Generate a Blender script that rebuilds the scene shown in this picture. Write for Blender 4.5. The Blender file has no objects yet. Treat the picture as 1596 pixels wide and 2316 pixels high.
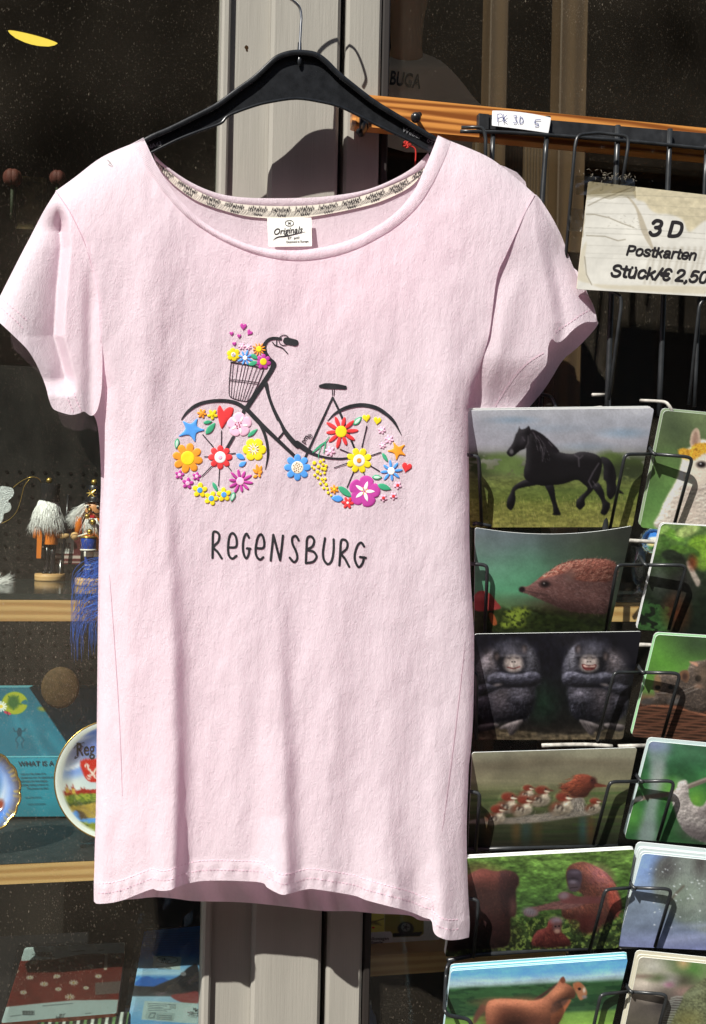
import bpy, math, random
import numpy as np
from mathutils import Vector, Matrix
from mathutils.geometry import delaunay_2d_cdt
random.seed(7)
SC = bpy.context.scene
COL = SC.collection
R = math.radians

# ------------------------------------------------------------------ camera, light, exposure
W, H, F = 1596.0, 2316.0, 2591.0          # photo frame in working units and focal length in the same units
YAW, ROLL = R(12.0), R(1.2)
CAM = np.array([0.0, -1.5, 0.0])
_f = np.array([math.sin(YAW), math.cos(YAW), 0.0])
_r0 = np.array([math.cos(YAW), -math.sin(YAW), 0.0])
_u0 = np.array([0.0, 0.0, 1.0])
_r = _r0 * math.cos(ROLL) + _u0 * math.sin(ROLL)
_u = _u0 * math.cos(ROLL) - _r0 * math.sin(ROLL)
cd = bpy.data.cameras.new('camera'); cam = bpy.data.objects.new('camera', cd); COL.objects.link(cam)
cd.sensor_fit = 'VERTICAL'; cd.sensor_height = 36.0; cd.lens = F / H * 36.0
cd.clip_start = 0.05; cd.clip_end = 500
M = Matrix.Identity(4)
for i in range(3):
    M[i][0] = _r[i]; M[i][1] = _u[i]; M[i][2] = -_f[i]; M[i][3] = CAM[i]
cam.matrix_world = M
SC.camera = cam
SUN_AZ, SUN_EL = R(40.0), R(43.0)          # sun stands to the left of the facade's normal
wd = bpy.data.worlds.new('World'); SC.world = wd; wd.use_nodes = True
nt = wd.node_tree; nt.nodes.clear()
sky = nt.nodes.new('ShaderNodeTexSky'); sky.sky_type = 'NISHITA'; sky.sun_disc = False
sky.sun_elevation = SUN_EL; sky.sun_rotation = R(180) + SUN_AZ
bg = nt.nodes.new('ShaderNodeBackground'); bg.inputs[1].default_value = 0.052
wo = nt.nodes.new('ShaderNodeOutputWorld')
nt.links.new(sky.outputs[0], bg.inputs[0]); nt.links.new(bg.outputs[0], wo.inputs[0])
ld = bpy.data.lights.new('sun', 'SUN'); ld.energy = 5.0; ld.angle = R(0.5); ld.color = (1.0, 0.965, 0.90)
sun = bpy.data.objects.new('sun', ld); COL.objects.link(sun)
sd = Vector((-math.sin(SUN_AZ) * math.cos(SUN_EL), -math.cos(SUN_AZ) * math.cos(SUN_EL), math.sin(SUN_EL)))
sun.rotation_euler = sd.to_track_quat('Z', 'Y').to_euler()
sun.location = (-1.5, -2.0, 2.5)
vs = SC.view_settings
SC.display_settings.display_device = 'sRGB'
vs.view_transform = 'Standard'; vs.look = 'None'; vs.gamma = 1.0; vs.use_curve_mapping = False; vs.exposure = 0.50
SC.render.engine = 'CYCLES'
SC.cycles.max_bounces = 8; SC.cycles.transparent_max_bounces = 16
SC.render.resolution_x = 706; SC.render.resolution_y = 1024

# ------------------------------------------------------------------ photo position + distance -> place in the world
def P(px, py, Y):
    px, py, Y = np.broadcast_arrays(np.asarray(px, float), np.asarray(py, float), np.asarray(Y, float))
    d = _f * F + (px - W / 2)[..., None] * _r - (py - H / 2)[..., None] * _u
    t = (Y - CAM[1]) / d[..., 1]
    return CAM + d * t[..., None]
def PZ(px, py, z):
    d = _f * F + (px - W / 2) * _r - (py - H / 2) * _u
    return CAM + d * ((z - CAM[2]) / d[2])
def kk(px, py, Y):                         # metres per working unit at that place
    return float(np.dot(P(px, py, Y) - CAM, _f)) / F

# ------------------------------------------------------------------ objects
def link(o, parent=None):
    COL.objects.link(o)
    if parent is not None:
        o.parent = parent
        o.matrix_parent_inverse = Matrix.Translation(-parent.location)
    return o
def tag(o, label, cat, group=None):
    o['label'] = label; o['category'] = cat
    if group: o['group'] = group
    return o
def thing(name, label, cat, loc=(0, 0, 0), group=None):
    o = bpy.data.objects.new(name, None); o.empty_display_size = 0.02
    COL.objects.link(o); o.location = Vector(tuple(float(c) for c in loc))
    return tag(o, label, cat, group)
def mk(name, verts, faces, mat, parent=None, smooth=True, fm=None):
    me = bpy.data.meshes.new(name)
    v = np.asarray(verts, float).reshape(-1, 3)
    me.from_pydata(v.tolist(), [], [list(map(int, f)) for f in faces])
    for m in (mat if isinstance(mat, (list, tuple)) else [mat]): me.materials.append(m)
    if fm is not None: me.polygons.foreach_set('material_index', np.asarray(fm, np.int32))
    me.polygons.foreach_set('use_smooth', np.full(len(me.polygons), smooth))
    me.update()
    return link(bpy.data.objects.new(name, me), parent)
class MB:                                   # collects shapes that make ONE mesh
    def __init__(s): s.v = []; s.f = []; s.m = []; s.mi = 0
    def add(s, v, f):
        b = sum(len(a) for a in s.v); v = np.asarray(v, float).reshape(-1, 3)
        s.v.append(v); s.f += [[b + i for i in q] for q in f]; s.m += [s.mi] * len(f); return s
    def mat(s, i): s.mi = i; return s
    def box(s, x0, x1, y0, y1, z0, z1, bev=0.0):
        if bev <= 0:
            v = [(x, y, z) for x in (x0, x1) for y in (y0, y1) for z in (z0, z1)]
            return s.add(v, [(0, 1, 3, 2), (4, 6, 7, 5), (0, 4, 5, 1), (2, 3, 7, 6), (0, 2, 6, 4), (1, 5, 7, 3)])
        b = bev; c = [(x0 + b, y0), (x1 - b, y0), (x1, y0 + b), (x1, y1 - b), (x1 - b, y1), (x0 + b, y1), (x0, y1 - b), (x0, y0 + b)]
        n = 8; v = [(x, y, z0) for x, y in c] + [(x, y, z1) for x, y in c]
        return s.add(v, [(i, (i + 1) % n, n + (i + 1) % n, n + i) for i in range(n)] + [tuple(range(n - 1, -1, -1)), tuple(range(n, 2 * n))])
    def tube(s, pts, r, n=8, cap=True):
        p = np.asarray(pts, float); m = len(p)
        rr = np.broadcast_to(np.asarray(r, float), (m,))
        t = np.gradient(p, axis=0); t /= np.linalg.norm(t, axis=1)[:, None] + 1e-12
        up = np.array([0.0, 1, 0]) if abs(t[0][1]) < 0.9 else np.array([1.0, 0, 0])
        vs_ = []
        for i in range(m):
            a = up - t[i] * np.dot(up, t[i]); a /= np.linalg.norm(a) + 1e-12; b = np.cross(t[i], a); up = a
            for k in range(n):
                w = 2 * math.pi * k / n; vs_.append(p[i] + rr[i] * (math.cos(w) * a + math.sin(w) * b))
        f = [(i * n + k, i * n + (k + 1) % n, (i + 1) * n + (k + 1) % n, (i + 1) * n + k) for i in range(m - 1) for k in range(n)]
        if cap: f += [tuple(range(n - 1, -1, -1)), tuple((m - 1) * n + k for k in range(n))]
        return s.add(vs_, f)
    def lathe(s, c, prof, n=24, ax=(0, 0, 1), sx=1.0, sy=1.0):
        c = np.asarray(c, float); ax = np.asarray(ax, float); ax /= np.linalg.norm(ax)
        a = np.cross(ax, [0, 1, 0] if abs(ax[1]) < 0.9 else [1, 0, 0]); a /= np.linalg.norm(a); b = np.cross(ax, a)
        v = []
        for (r, h) in prof:
            for k in range(n):
                w = 2 * math.pi * k / n; v.append(c + ax * h + a * (r * sx * math.cos(w)) + b * (r * sy * math.sin(w)))
        m = len(prof)
        f = [(i * n + k, i * n + (k + 1) % n, (i + 1) * n + (k + 1) % n, (i + 1) * n + k) for i in range(m - 1) for k in range(n)]
        f += [tuple(range(n - 1, -1, -1)), tuple((m - 1) * n + k for k in range(n))]
        return s.add(v, f)
    def ball(s, c, r, n=14, sx=1, sy=1, sz=1):
        m = max(6, n // 2); pr = [(max(1e-5, math.sin(math.pi * i / m)) * r, -math.cos(math.pi * i / m) * r * sz) for i in range(m + 1)]
        return s.lathe(c, pr, n, (0, 0, 1), sx, sy)
    def build(s, name, mat, parent=None, smooth=True):
        return mk(name, np.concatenate(s.v), s.f, mat, parent, smooth, s.m)

def crom(pts, n=6, closed=False):           # Catmull-Rom through points (any number of columns)
    p = np.asarray(pts, float); m = len(p); out = []
    for i in range(m if closed else m - 1):
        if closed: a, b, c, d = p[(i - 1) % m], p[i], p[(i + 1) % m], p[(i + 2) % m]
        else: a, b, c, d = p[max(i - 1, 0)], p[i], p[i + 1], p[min(i + 2, m - 1)]
        for k in range(n):
            t = k / n
            out.append(0.5 * ((2 * b) + (c - a) * t + (2 * a - 5 * b + 4 * c - d) * t * t + (3 * b - a - 3 * c + d) * t ** 3))
    if not closed: out.append(p[-1])
    return np.array(out)
def inpoly(px, py, poly):
    poly = np.asarray(poly, float); ins = np.zeros(np.shape(px), bool)
    x0, y0 = poly[-1]
    for x1, y1 in poly:
        if y1 != y0:
            c = ((y0 > py) != (y1 > py)) & (px < (x1 - x0) * (py - y0) / (y1 - y0) + x0); ins ^= c
        x0, y0 = x1, y1
    return ins
def resample(poly, step, closed=True):
    p = np.asarray(poly, float)
    if closed: p = np.vstack([p, p[:1]])
    out = []
    for a, b in zip(p[:-1], p[1:]):
        n = max(1, int(round(np.linalg.norm(b - a) / step)))
        out += [a + (b - a) * k / n for k in range(n)]
    if not closed: out.append(p[-1])
    return np.array(out)
def sheet2d(poly, step, edge=None):         # flat outline -> points and triangles
    o = resample(poly, edge or step); n = len(o)
    x0, y0 = o.min(0); x1, y1 = o.max(0)
    gx, gy = np.meshgrid(np.arange(x0 + step * .5, x1, step), np.arange(y0 + step * .5, y1, step))
    gx = gx + (np.arange(gx.shape[0]) % 2)[:, None] * step * .5
    ins = inpoly(gx, gy, o); g = np.stack([gx[ins], gy[ins]], 1)
    if len(g):                              # keep inner points off the rim
        keep = np.ones(len(g), bool)
        for i in range(0, n, 1): keep &= ((g[:, 0] - o[i, 0]) ** 2 + (g[:, 1] - o[i, 1]) ** 2) > (step * .45) ** 2
        g = g[keep]
    allp = np.vstack([o, g]) if len(g) else o
    r = delaunay_2d_cdt([Vector(tuple(q)) for q in allp], [(i, (i + 1) % n) for i in range(n)], [], 1, 1e-4)
    return np.array([tuple(q) for q in r[0]]), r[2]

# ------------------------------------------------------------------ materials
def s2l(c):
    c = np.asarray(c, float) / 255.0
    return np.where(c <= 0.04045, c / 12.92, ((c + 0.055) / 1.055) ** 2.4)
def mat(name, col, rough=0.5, spec=0.5, metal=0.0, **kw):
    m = bpy.data.materials.new(name); m.use_nodes = True; n = m.node_tree.nodes; l = m.node_tree.links
    b = n['Principled BSDF']
    b.inputs['Base Color'].default_value = (*col[:3], 1); b.inputs['Roughness'].default_value = rough
    b.inputs['Specular IOR Level'].default_value = spec; b.inputs['Metallic'].default_value = metal
    if kw.get('coat'): b.inputs['Coat Weight'].default_value = kw['coat']; b.inputs['Coat Roughness'].default_value = kw.get('coatr', 0.1)
    if kw.get('sheen'): b.inputs['Sheen Weight'].default_value = kw['sheen']; b.inputs['Sheen Roughness'].default_value = 0.5
    if kw.get('emit'): b.inputs['Emission Color'].default_value = (*kw['emit'], 1); b.inputs['Emission Strength'].default_value = kw.get('es', 1)
    if kw.get('attr'):
        a = n.new('ShaderNodeVertexColor'); a.layer_name = 'paint'; l.new(a.outputs[0], b.inputs['Base Color'])
    tc = n.new('ShaderNodeTexCoord')
    if kw.get('vary'):                      # mottled base colour: (amount, scale, stretch)
        am, sc_, st = kw['vary']; mp = n.new('ShaderNodeMapping'); mp.inputs['Scale'].default_value = st
        l.new(tc.outputs['Object'], mp.inputs[0])
        nz = n.new('ShaderNodeTexNoise'); nz.inputs['Scale'].default_value = sc_; nz.inputs['Detail'].default_value = 6
        l.new(mp.outputs[0], nz.inputs['Vector'])
        mr = n.new('ShaderNodeMapRange'); mr.inputs[1].default_value = .3; mr.inputs[2].default_value = .7
        mr.inputs[3].default_value = 1 - am; mr.inputs[4].default_value = 1 + am; l.new(nz.outputs[0], mr.inputs[0])
        mx = n.new('ShaderNodeMix'); mx.data_type = 'RGBA'; mx.blend_type = 'MULTIPLY'; mx.inputs[0].default_value = 1
        if kw.get('attr'): l.new(a.outputs[0], mx.inputs[6])
        else: mx.inputs[6].default_value = (*col[:3], 1)
        l.new(mr.outputs[0], mx.inputs[7]); l.new(mx.outputs[2], b.inputs['Base Color'])
    last = None
    for (bs, st, strength, dist) in kw.get('bumps', []):
        mp = n.new('ShaderNodeMapping'); mp.inputs['Scale'].default_value = st; l.new(tc.outputs['Object'], mp.inputs[0])
        nz = n.new('ShaderNodeTexNoise'); nz.inputs['Scale'].default_value = bs; nz.inputs['Detail'].default_value = 5
        l.new(mp.outputs[0], nz.inputs['Vector'])
        bp = n.new('ShaderNodeBump'); bp.inputs['Strength'].default_value = strength; bp.inputs['Distance'].default_value = dist
        l.new(nz.outputs[0], bp.inputs['Height'])
        if last is not None: l.new(last.outputs[0], bp.inputs['Normal'])
        last = bp
    if last is not None: l.new(last.outputs[0], b.inputs['Normal'])
    return m
def cloth_mat(name, col, trans=0.25):
    m = mat(name, col, 0.95, 0.15, sheen=0.12, vary=(0.035, 260, (1, 1, 1)),
            bumps=[(1500, (1, 1, .8), .6, .001), (620, (1.3, 1, .7), .5, .0013), (190, (1.2, 1, .8), .26, .0024), (70, (1.7, 1, .5), .30, .0034), (24, (1.4, 1, .6), .22, .005)])
    n = m.node_tree.nodes; l = m.node_tree.links; b = n['Principled BSDF']
    t = n.new('ShaderNodeBsdfTranslucent'); t.inputs[0].default_value = (.95, .60, .73, 1)
    mx = n.new('ShaderNodeMixShader'); mx.inputs[0].default_value = trans
    l.new(b.outputs[0], mx.inputs[1]); l.new(t.outputs[0], mx.inputs[2]); l.new(mx.outputs[0], n['Material Output'].inputs[0])
    return m
def wood_mat(name, c1, c2, sc_, direction, rough=.5, coat=0, wave=10.0, dist=4.0, bump=.3):
    m = mat(name, c1, rough, .4, coat=coat); n = m.node_tree.nodes; l = m.node_tree.links; b = n['Principled BSDF']
    tc = n.new('ShaderNodeTexCoord'); mp = n.new('ShaderNodeMapping'); mp.inputs['Scale'].default_value = direction
    l.new(tc.outputs['Object'], mp.inputs[0])
    wv = n.new('ShaderNodeTexNoise'); wv.inputs['Scale'].default_value = sc_; wv.inputs['Detail'].default_value = 8; wv.inputs['Roughness'].default_value = .65
    wv.inputs['Distortion'].default_value = dist * .1
    l.new(mp.outputs[0], wv.inputs['Vector'])
    w2 = n.new('ShaderNodeTexWave'); w2.wave_type = 'BANDS'; w2.bands_direction = 'Z' if direction[0] < direction[2] else 'X'
    w2.inputs['Scale'].default_value = wave; w2.inputs['Distortion'].default_value = dist; w2.inputs['Detail'].default_value = 3; w2.inputs['Detail Scale'].default_value = 1.2
    l.new(mp.outputs[0], w2.inputs['Vector'])
    ad = n.new('ShaderNodeMix'); ad.data_type = 'FLOAT'; ad.inputs[0].default_value = .5
    l.new(wv.outputs[0], ad.inputs[2]); l.new(w2.outputs['Fac'], ad.inputs[3])
    cr = n.new('ShaderNodeValToRGB'); cr.color_ramp.elements[0].color = (*c2, 1); cr.color_ramp.elements[1].color = (*c1, 1)
    cr.color_ramp.elements[0].position = .28; cr.color_ramp.elements[1].position = .68
    l.new(ad.outputs[0], cr.inputs[0]); l.new(cr.outputs[0], b.inputs['Base Color'])
    bp = n.new('ShaderNodeBump'); bp.inputs['Strength'].default_value = bump; bp.inputs['Distance'].default_value = .001
    l.new(ad.outputs[0], bp.inputs['Height']); l.new(bp.outputs[0], b.inputs['Normal'])
    return m
def facing_fresnel(n, l, base, gain, normal=None):
    lw = n.new('ShaderNodeLayerWeight'); lw.inputs[0].default_value = .5
    if normal is not None: l.new(normal, lw.inputs['Normal'])
    pw = n.new('ShaderNodeMath'); pw.operation = 'POWER'; pw.inputs[1].default_value = 5; l.new(lw.outputs['Facing'], pw.inputs[0])
    ma = n.new('ShaderNodeMath'); ma.operation = 'MULTIPLY_ADD'; ma.use_clamp = True; ma.inputs[1].default_value = gain; ma.inputs[2].default_value = base; l.new(pw.outputs[0], ma.inputs[0])
    return ma
def glass_mat(name, dust=1.0, film=0.012):
    m = bpy.data.materials.new(name); m.use_nodes = True; n = m.node_tree.nodes; l = m.node_tree.links; n.clear()
    out = n.new('ShaderNodeOutputMaterial'); tr = n.new('ShaderNodeBsdfTransparent'); tr.inputs[0].default_value = (.95, .97, .95, 1)
    gl = n.new('ShaderNodeBsdfGlossy'); gl.inputs['Roughness'].default_value = .02
    fr = facing_fresnel(n, l, .028, .75)
    m1 = n.new('ShaderNodeMixShader'); l.new(fr.outputs[0], m1.inputs[0]); l.new(tr.outputs[0], m1.inputs[1]); l.new(gl.outputs[0], m1.inputs[2])
    df = n.new('ShaderNodeBsdfDiffuse'); df.inputs[0].default_value = (.75, .62, .48, 1)  # brown dust colour also carries the pane's brown reflections
    tc = n.new('ShaderNodeTexCoord')
    def specks(scale, rad, chance, stretch):
        mp = n.new('ShaderNodeMapping'); mp.inputs['Scale'].default_value = stretch; mp.inputs['Rotation'].default_value = (0, .5, 0)
        l.new(tc.outputs['Object'], mp.inputs[0])
        vo = n.new('ShaderNodeTexVoronoi'); vo.inputs['Scale'].default_value = scale; l.new(mp.outputs[0], vo.inputs['Vector'])
        lt = n.new('ShaderNodeMath'); lt.operation = 'LESS_THAN'; lt.inputs[1].default_value = rad; l.new(vo.outputs['Distance'], lt.inputs[0])
        sp = n.new('ShaderNodeSeparateColor'); l.new(vo.outputs['Color'], sp.inputs[0])
        l2 = n.new('ShaderNodeMath'); l2.operation = 'LESS_THAN'; l2.inputs[1].default_value = chance; l.new(sp.outputs[0], l2.inputs[0])
        mu = n.new('ShaderNodeMath'); mu.operation = 'MULTIPLY'; l.new(lt.outputs[0], mu.inputs[0]); l.new(l2.outputs[0], mu.inputs[1])
        m2 = n.new('ShaderNodeMath'); m2.operation = 'MULTIPLY'; l.new(mu.outputs[0], m2.inputs[0]); l.new(sp.outputs[1], m2.inputs[1])
        return m2
    a = specks(120, .11, .45, (1.2, 1, .6)); b_ = specks(330, .20, .42, (1.2, 1, .6)); c = specks(45, .045, .22, (1.3, 1, .6))
    nz = n.new('ShaderNodeTexNoise'); nz.inputs['Scale'].default_value = 6; nz.inputs['Detail'].default_value = 7; l.new(tc.outputs['Object'], nz.inputs['Vector'])
    fl = n.new('ShaderNodeMath'); fl.operation = 'MULTIPLY'; fl.inputs[1].default_value = film * 2; l.new(nz.outputs[0], fl.inputs[0])
    def wsum(x, w, y):
        k = n.new('ShaderNodeMath'); k.operation = 'MULTIPLY_ADD'; l.new(x.outputs[0], k.inputs[0]); k.inputs[1].default_value = w; l.new(y.outputs[0], k.inputs[2]); return k
    big = n.new('ShaderNodeTexNoise'); big.inputs['Scale'].default_value = 3.2; big.inputs['Detail'].default_value = 3; l.new(tc.outputs['Object'], big.inputs['Vector'])
    bm = n.new('ShaderNodeMapRange'); bm.inputs[1].default_value = .35; bm.inputs[2].default_value = .68; bm.inputs[3].default_value = .25; bm.inputs[4].default_value = 1.15; l.new(big.outputs[0], bm.inputs[0])
    zero = n.new('ShaderNodeValue'); zero.outputs[0].default_value = 0.0
    spk = wsum(c, .45 * dust, wsum(b_, .10 * dust, wsum(a, .15 * dust, zero)))
    tm = n.new('ShaderNodeMath'); tm.operation = 'MULTIPLY'; l.new(spk.outputs[0], tm.inputs[0]); l.new(bm.outputs[0], tm.inputs[1])
    fm_ = n.new('ShaderNodeMath'); fm_.operation = 'MULTIPLY'; l.new(fl.outputs[0], fm_.inputs[0]); l.new(bm.outputs[0], fm_.inputs[1])
    tot = n.new('ShaderNodeMath'); tot.operation = 'ADD'; l.new(tm.outputs[0], tot.inputs[0]); l.new(fm_.outputs[0], tot.inputs[1])
    cl = n.new('ShaderNodeClamp'); l.new(tot.outputs[0], cl.inputs[0])
    m2 = n.new('ShaderNodeMixShader'); l.new(cl.outputs[0], m2.inputs[0]); l.new(m1.outputs[0], m2.inputs[1]); l.new(df.outputs[0], m2.inputs[2])
    l.new(m2.outputs[0], out.inputs[0])
    return m
def clear_mat(name, fac=.12, rough=.05, col=(.97, .98, .98)):
    m = bpy.data.materials.new(name); m.use_nodes = True; n = m.node_tree.nodes; l = m.node_tree.links; n.clear()
    out = n.new('ShaderNodeOutputMaterial'); tr = n.new('ShaderNodeBsdfTransparent'); tr.inputs[0].default_value = (*col, 1)
    gl = n.new('ShaderNodeBsdfGlossy'); gl.inputs['Roughness'].default_value = rough
    tc = n.new('ShaderNodeTexCoord'); nz = n.new('ShaderNodeTexNoise'); nz.inputs['Scale'].default_value = 60; nz.inputs['Detail'].default_value = 4
    l.new(tc.outputs['Object'], nz.inputs['Vector'])
    bp = n.new('ShaderNodeBump'); bp.inputs['Strength'].default_value = .5; bp.inputs['Distance'].default_value = .002; l.new(nz.outputs[0], bp.inputs['Height'])
    l.new(bp.outputs[0], gl.inputs['Normal']); lw = facing_fresnel(n, l, fac * .5, .8, bp.outputs[0])
    m1 = n.new('ShaderNodeMixShader'); l.new(lw.outputs[0], m1.inputs[0]); l.new(tr.outputs[0], m1.inputs[1]); l.new(gl.outputs[0], m1.inputs[2])
    l.new(m1.outputs[0], out.inputs[0]); return m

# ------------------------------------------------------------------ lettering
def text2d(s, align='LEFT', bold=0.0, shear=0.0, res=3):
    cu = bpy.data.curves.new('t', 'FONT'); cu.body = s; cu.align_x = align; cu.size = 1.0; cu.offset = bold; cu.shear = shear; cu.resolution_u = res
    o = bpy.data.objects.new('t', cu); COL.objects.link(o)
    dg = bpy.context.evaluated_depsgraph_get(); dg.update()
    me = bpy.data.meshes.new_from_object(o.evaluated_get(dg))
    v = np.array([tuple(q.co[:2]) for q in me.vertices]).reshape(-1, 2); f = [tuple(p.vertices) for p in me.polygons]
    bpy.data.objects.remove(o); bpy.data.curves.remove(cu); bpy.data.meshes.remove(me)
    return v, f
def text_to(mb, s, px, py, size, ang, place, align='LEFT', bold=0.0, shear=0.0, xs=1.0):
    v, f = text2d(s, align, bold, shear)
    if not len(v): return
    ca, sa = math.cos(R(ang)), math.sin(R(ang))
    X = px + size * (xs * v[:, 0] * ca + v[:, 1] * sa)
    Yp = py + size * (xs * v[:, 0] * sa - v[:, 1] * ca)
    mb.add(place(X, Yp), f)

# ------------------------------------------------------------------ strokes (flat ribbons with round ends), in photo units
def stroke(mb, pts, w, place, n=6, smooth=True, cap=True):
    p = np.asarray(pts, float); m0 = len(p)
    ww = np.broadcast_to(np.asarray(w, float), (m0,))
    q = np.column_stack([p[:, :2], ww])
    if smooth and m0 > 2: q = crom(q, n)
    c = q[:, :2]; hw = np.maximum(q[:, 2], .2) / 2; m = len(c)
    t = np.gradient(c, axis=0) if m > 2 else np.repeat((c[1] - c[0])[None], 2, 0)
    t /= np.linalg.norm(t, axis=1)[:, None] + 1e-9; nn = np.stack([-t[:, 1], t[:, 0]], 1)
    L = c + nn * hw[:, None]; Rr = c - nn * hw[:, None]
    v = np.vstack([L, Rr]); f = [(i, i + 1, m + i + 1, m + i) for i in range(m - 1)]
    if cap:
        for e, s_ in ((0, -1), (m - 1, 1)):
            k0 = len(v); ks = 5
            a = [c[e] + hw[e] * (nn[e] * math.cos(math.pi * k / (ks + 1)) + s_ * t[e] * math.sin(math.pi * k / (ks + 1))) for k in range(1, ks + 1)]
            v = np.vstack([v, a]); f.append([e] + list(range(k0, k0 + ks)) + [m + e])
    mb.add(place(v[:, 0], v[:, 1]), f)

# heavy grotesque letters drawn as strokes (skeletons in em units: cap height .72, x-height .53)
GLY = {'3': (.56, [[(.06, .60), (.14, .71), (.27, .73), (.42, .66), (.42, .48), (.30, .40), (.22, .39)], [(.26, .40), (.42, .34), (.45, .18), (.34, .04), (.16, .02), (.04, .13)]]),
 'D': (.68, [[(.09, .02), (.09, .70)], [(.09, .70), (.30, .70), (.50, .62), (.57, .36), (.50, .10), (.30, .02), (.09, .02)]]),
 'P': (.64, [[(.09, .0), (.09, .70)], [(.09, .70), (.36, .70), (.51, .64), (.53, .50), (.46, .36), (.32, .31), (.09, .31)]]),
 'o': (.58, [[(.27, .53), (.12, .47), (.06, .27), (.12, .07), (.27, .01), (.42, .07), (.48, .27), (.42, .47), (.27, .53)]]),
 's': (.52, [[(.42, .42), (.32, .52), (.16, .52), (.07, .42), (.13, .31), (.32, .25), (.43, .15), (.34, .03), (.16, .02), (.05, .12)]]),
 't': (.34, [[(.15, .70), (.15, .12), (.20, .03), (.30, .02)], [(.02, .51), (.29, .51)]]),
 'k': (.54, [[(.08, .0), (.08, .72)], [(.42, .52), (.10, .22)], [(.22, .33), (.44, .0)]]),
 'a': (.55, [[(.07, .40), (.14, .51), (.30, .52), (.41, .44), (.41, .10), (.47, .01)], [(.41, .30), (.20, .27), (.07, .19), (.08, .06), (.20, .01), (.35, .07), (.41, .18)]]),
 'r': (.38, [[(.09, .0), (.09, .52)], [(.09, .30), (.15, .46), (.24, .52), (.34, .51)]]),
 'e': (.55, [[(.08, .27), (.47, .27), (.46, .40), (.38, .51), (.27, .53), (.13, .46), (.06, .28), (.11, .08), (.26, .01), (.39, .05), (.46, .14)]]),
 'n': (.58, [[(.09, .0), (.09, .52)], [(.09, .34), (.16, .48), (.29, .53), (.42, .46), (.44, .32), (.44, .0)]]),
 'S': (.64, [[(.52, .56), (.44, .69), (.29, .73), (.14, .68), (.08, .55), (.16, .43), (.32, .38), (.50, .30), (.53, .15), (.44, .03), (.28, .0), (.12, .05), (.05, .18)]]),
 'u': (.58, [[(.44, .52), (.44, .0)], [(.09, .52), (.09, .20), (.14, .05), (.26, .0), (.38, .06), (.44, .18)]]),
 '"': (.0, [[(.16, .66), (.16, .665)], [(.37, .66), (.37, .665)]]),
 'c': (.53, [[(.44, .40), (.36, .51), (.25, .53), (.12, .46), (.06, .27), (.12, .07), (.26, .01), (.38, .05), (.45, .17)]]),
 '/': (.30, [[(.02, -.02), (.28, .74)]]),
 '€': (.60, [[(.54, .60), (.46, .70), (.35, .73), (.22, .66), (.13, .36), (.22, .07), (.35, .0), (.46, .03), (.54, .13)], [(.02, .43), (.42, .43)], [(.02, .29), (.40, .29)]]),
 '2': (.56, [[(.06, .54), (.12, .68), (.26, .73), (.42, .66), (.44, .50), (.34, .34), (.18, .18), (.07, .02)], [(.07, .02), (.46, .02)]]),
 ',': (.26, [[(.12, .04), (.13, -.02), (.06, -.12)]]),
 '5': (.56, [[(.43, .70), (.15, .70), (.09, .36)], [(.09, .36), (.22, .45), (.38, .42), (.46, .26), (.40, .07), (.24, .0), (.10, .05), (.05, .14)]]),
 '0': (.56, [[(.26, .73), (.12, .65), (.06, .37), (.12, .07), (.26, .0), (.40, .07), (.46, .37), (.40, .65), (.26, .73)]]), ' ': (.27, [])}
def heavy(mb, s, px, py, size, ang, place, w=.135, shear=.2, xs=1.0):
    ca, sa = math.cos(R(ang)), math.sin(R(ang)); x0 = 0.0; lift = 0
    for ch in s:
        adv, st_ = GLY[ch]
        for q in st_:
            p = np.array([((x0 + x + shear * y) * size * xs, y * size) for x, y in q]); p = np.stack([px + p[:, 0] * ca + p[:, 1] * sa, py + p[:, 0] * sa - p[:, 1] * ca], 1)
            lift += 1; stroke(mb, p, w * size, (lambda X, Y, k_=lift: place(X, Y) + np.array([0, -.000012 * (k_ % 4), 0])), 5)
        x0 += adv

# ------------------------------------------------------------------ painted surfaces (prints on cards, plates, boxes)
def vnoise(h, w, cx, cy, seed):
    r = np.random.default_rng(seed); gh, gw = int(h / cy) + 3, int(w / cx) + 3
    g = r.random((gh, gw)); y = np.arange(h) / cy; x = np.arange(w) / cx
    yi = y.astype(int); xi = x.astype(int); fy = (y - yi)[:, None]; fx = (x - xi)[None]
    fy = fy * fy * (3 - 2 * fy); fx = fx * fx * (3 - 2 * fx)
    a = g[yi][:, xi]; b = g[yi][:, xi + 1]; c = g[yi + 1][:, xi]; d = g[yi + 1][:, xi + 1]
    return (a * (1 - fx) + b * fx) * (1 - fy) + (c * (1 - fx) + d * fx) * fy
def blur(a, s):
    if s <= 0: return a
    k = int(3 * s) + 1; x = np.arange(-k, k + 1); g = np.exp(-x * x / (2 * s * s)); g /= g.sum()
    for ax in (0, 1):
        p = [(0, 0)] * a.ndim; p[ax] = (k, k); b = np.pad(a, p, 'edge'); o = 0
        for i, wgt in enumerate(g):
            sl = [slice(None)] * a.ndim; sl[ax] = slice(i, i + a.shape[ax]); o = o + wgt * b[tuple(sl)]
        a = o
    return a
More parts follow.
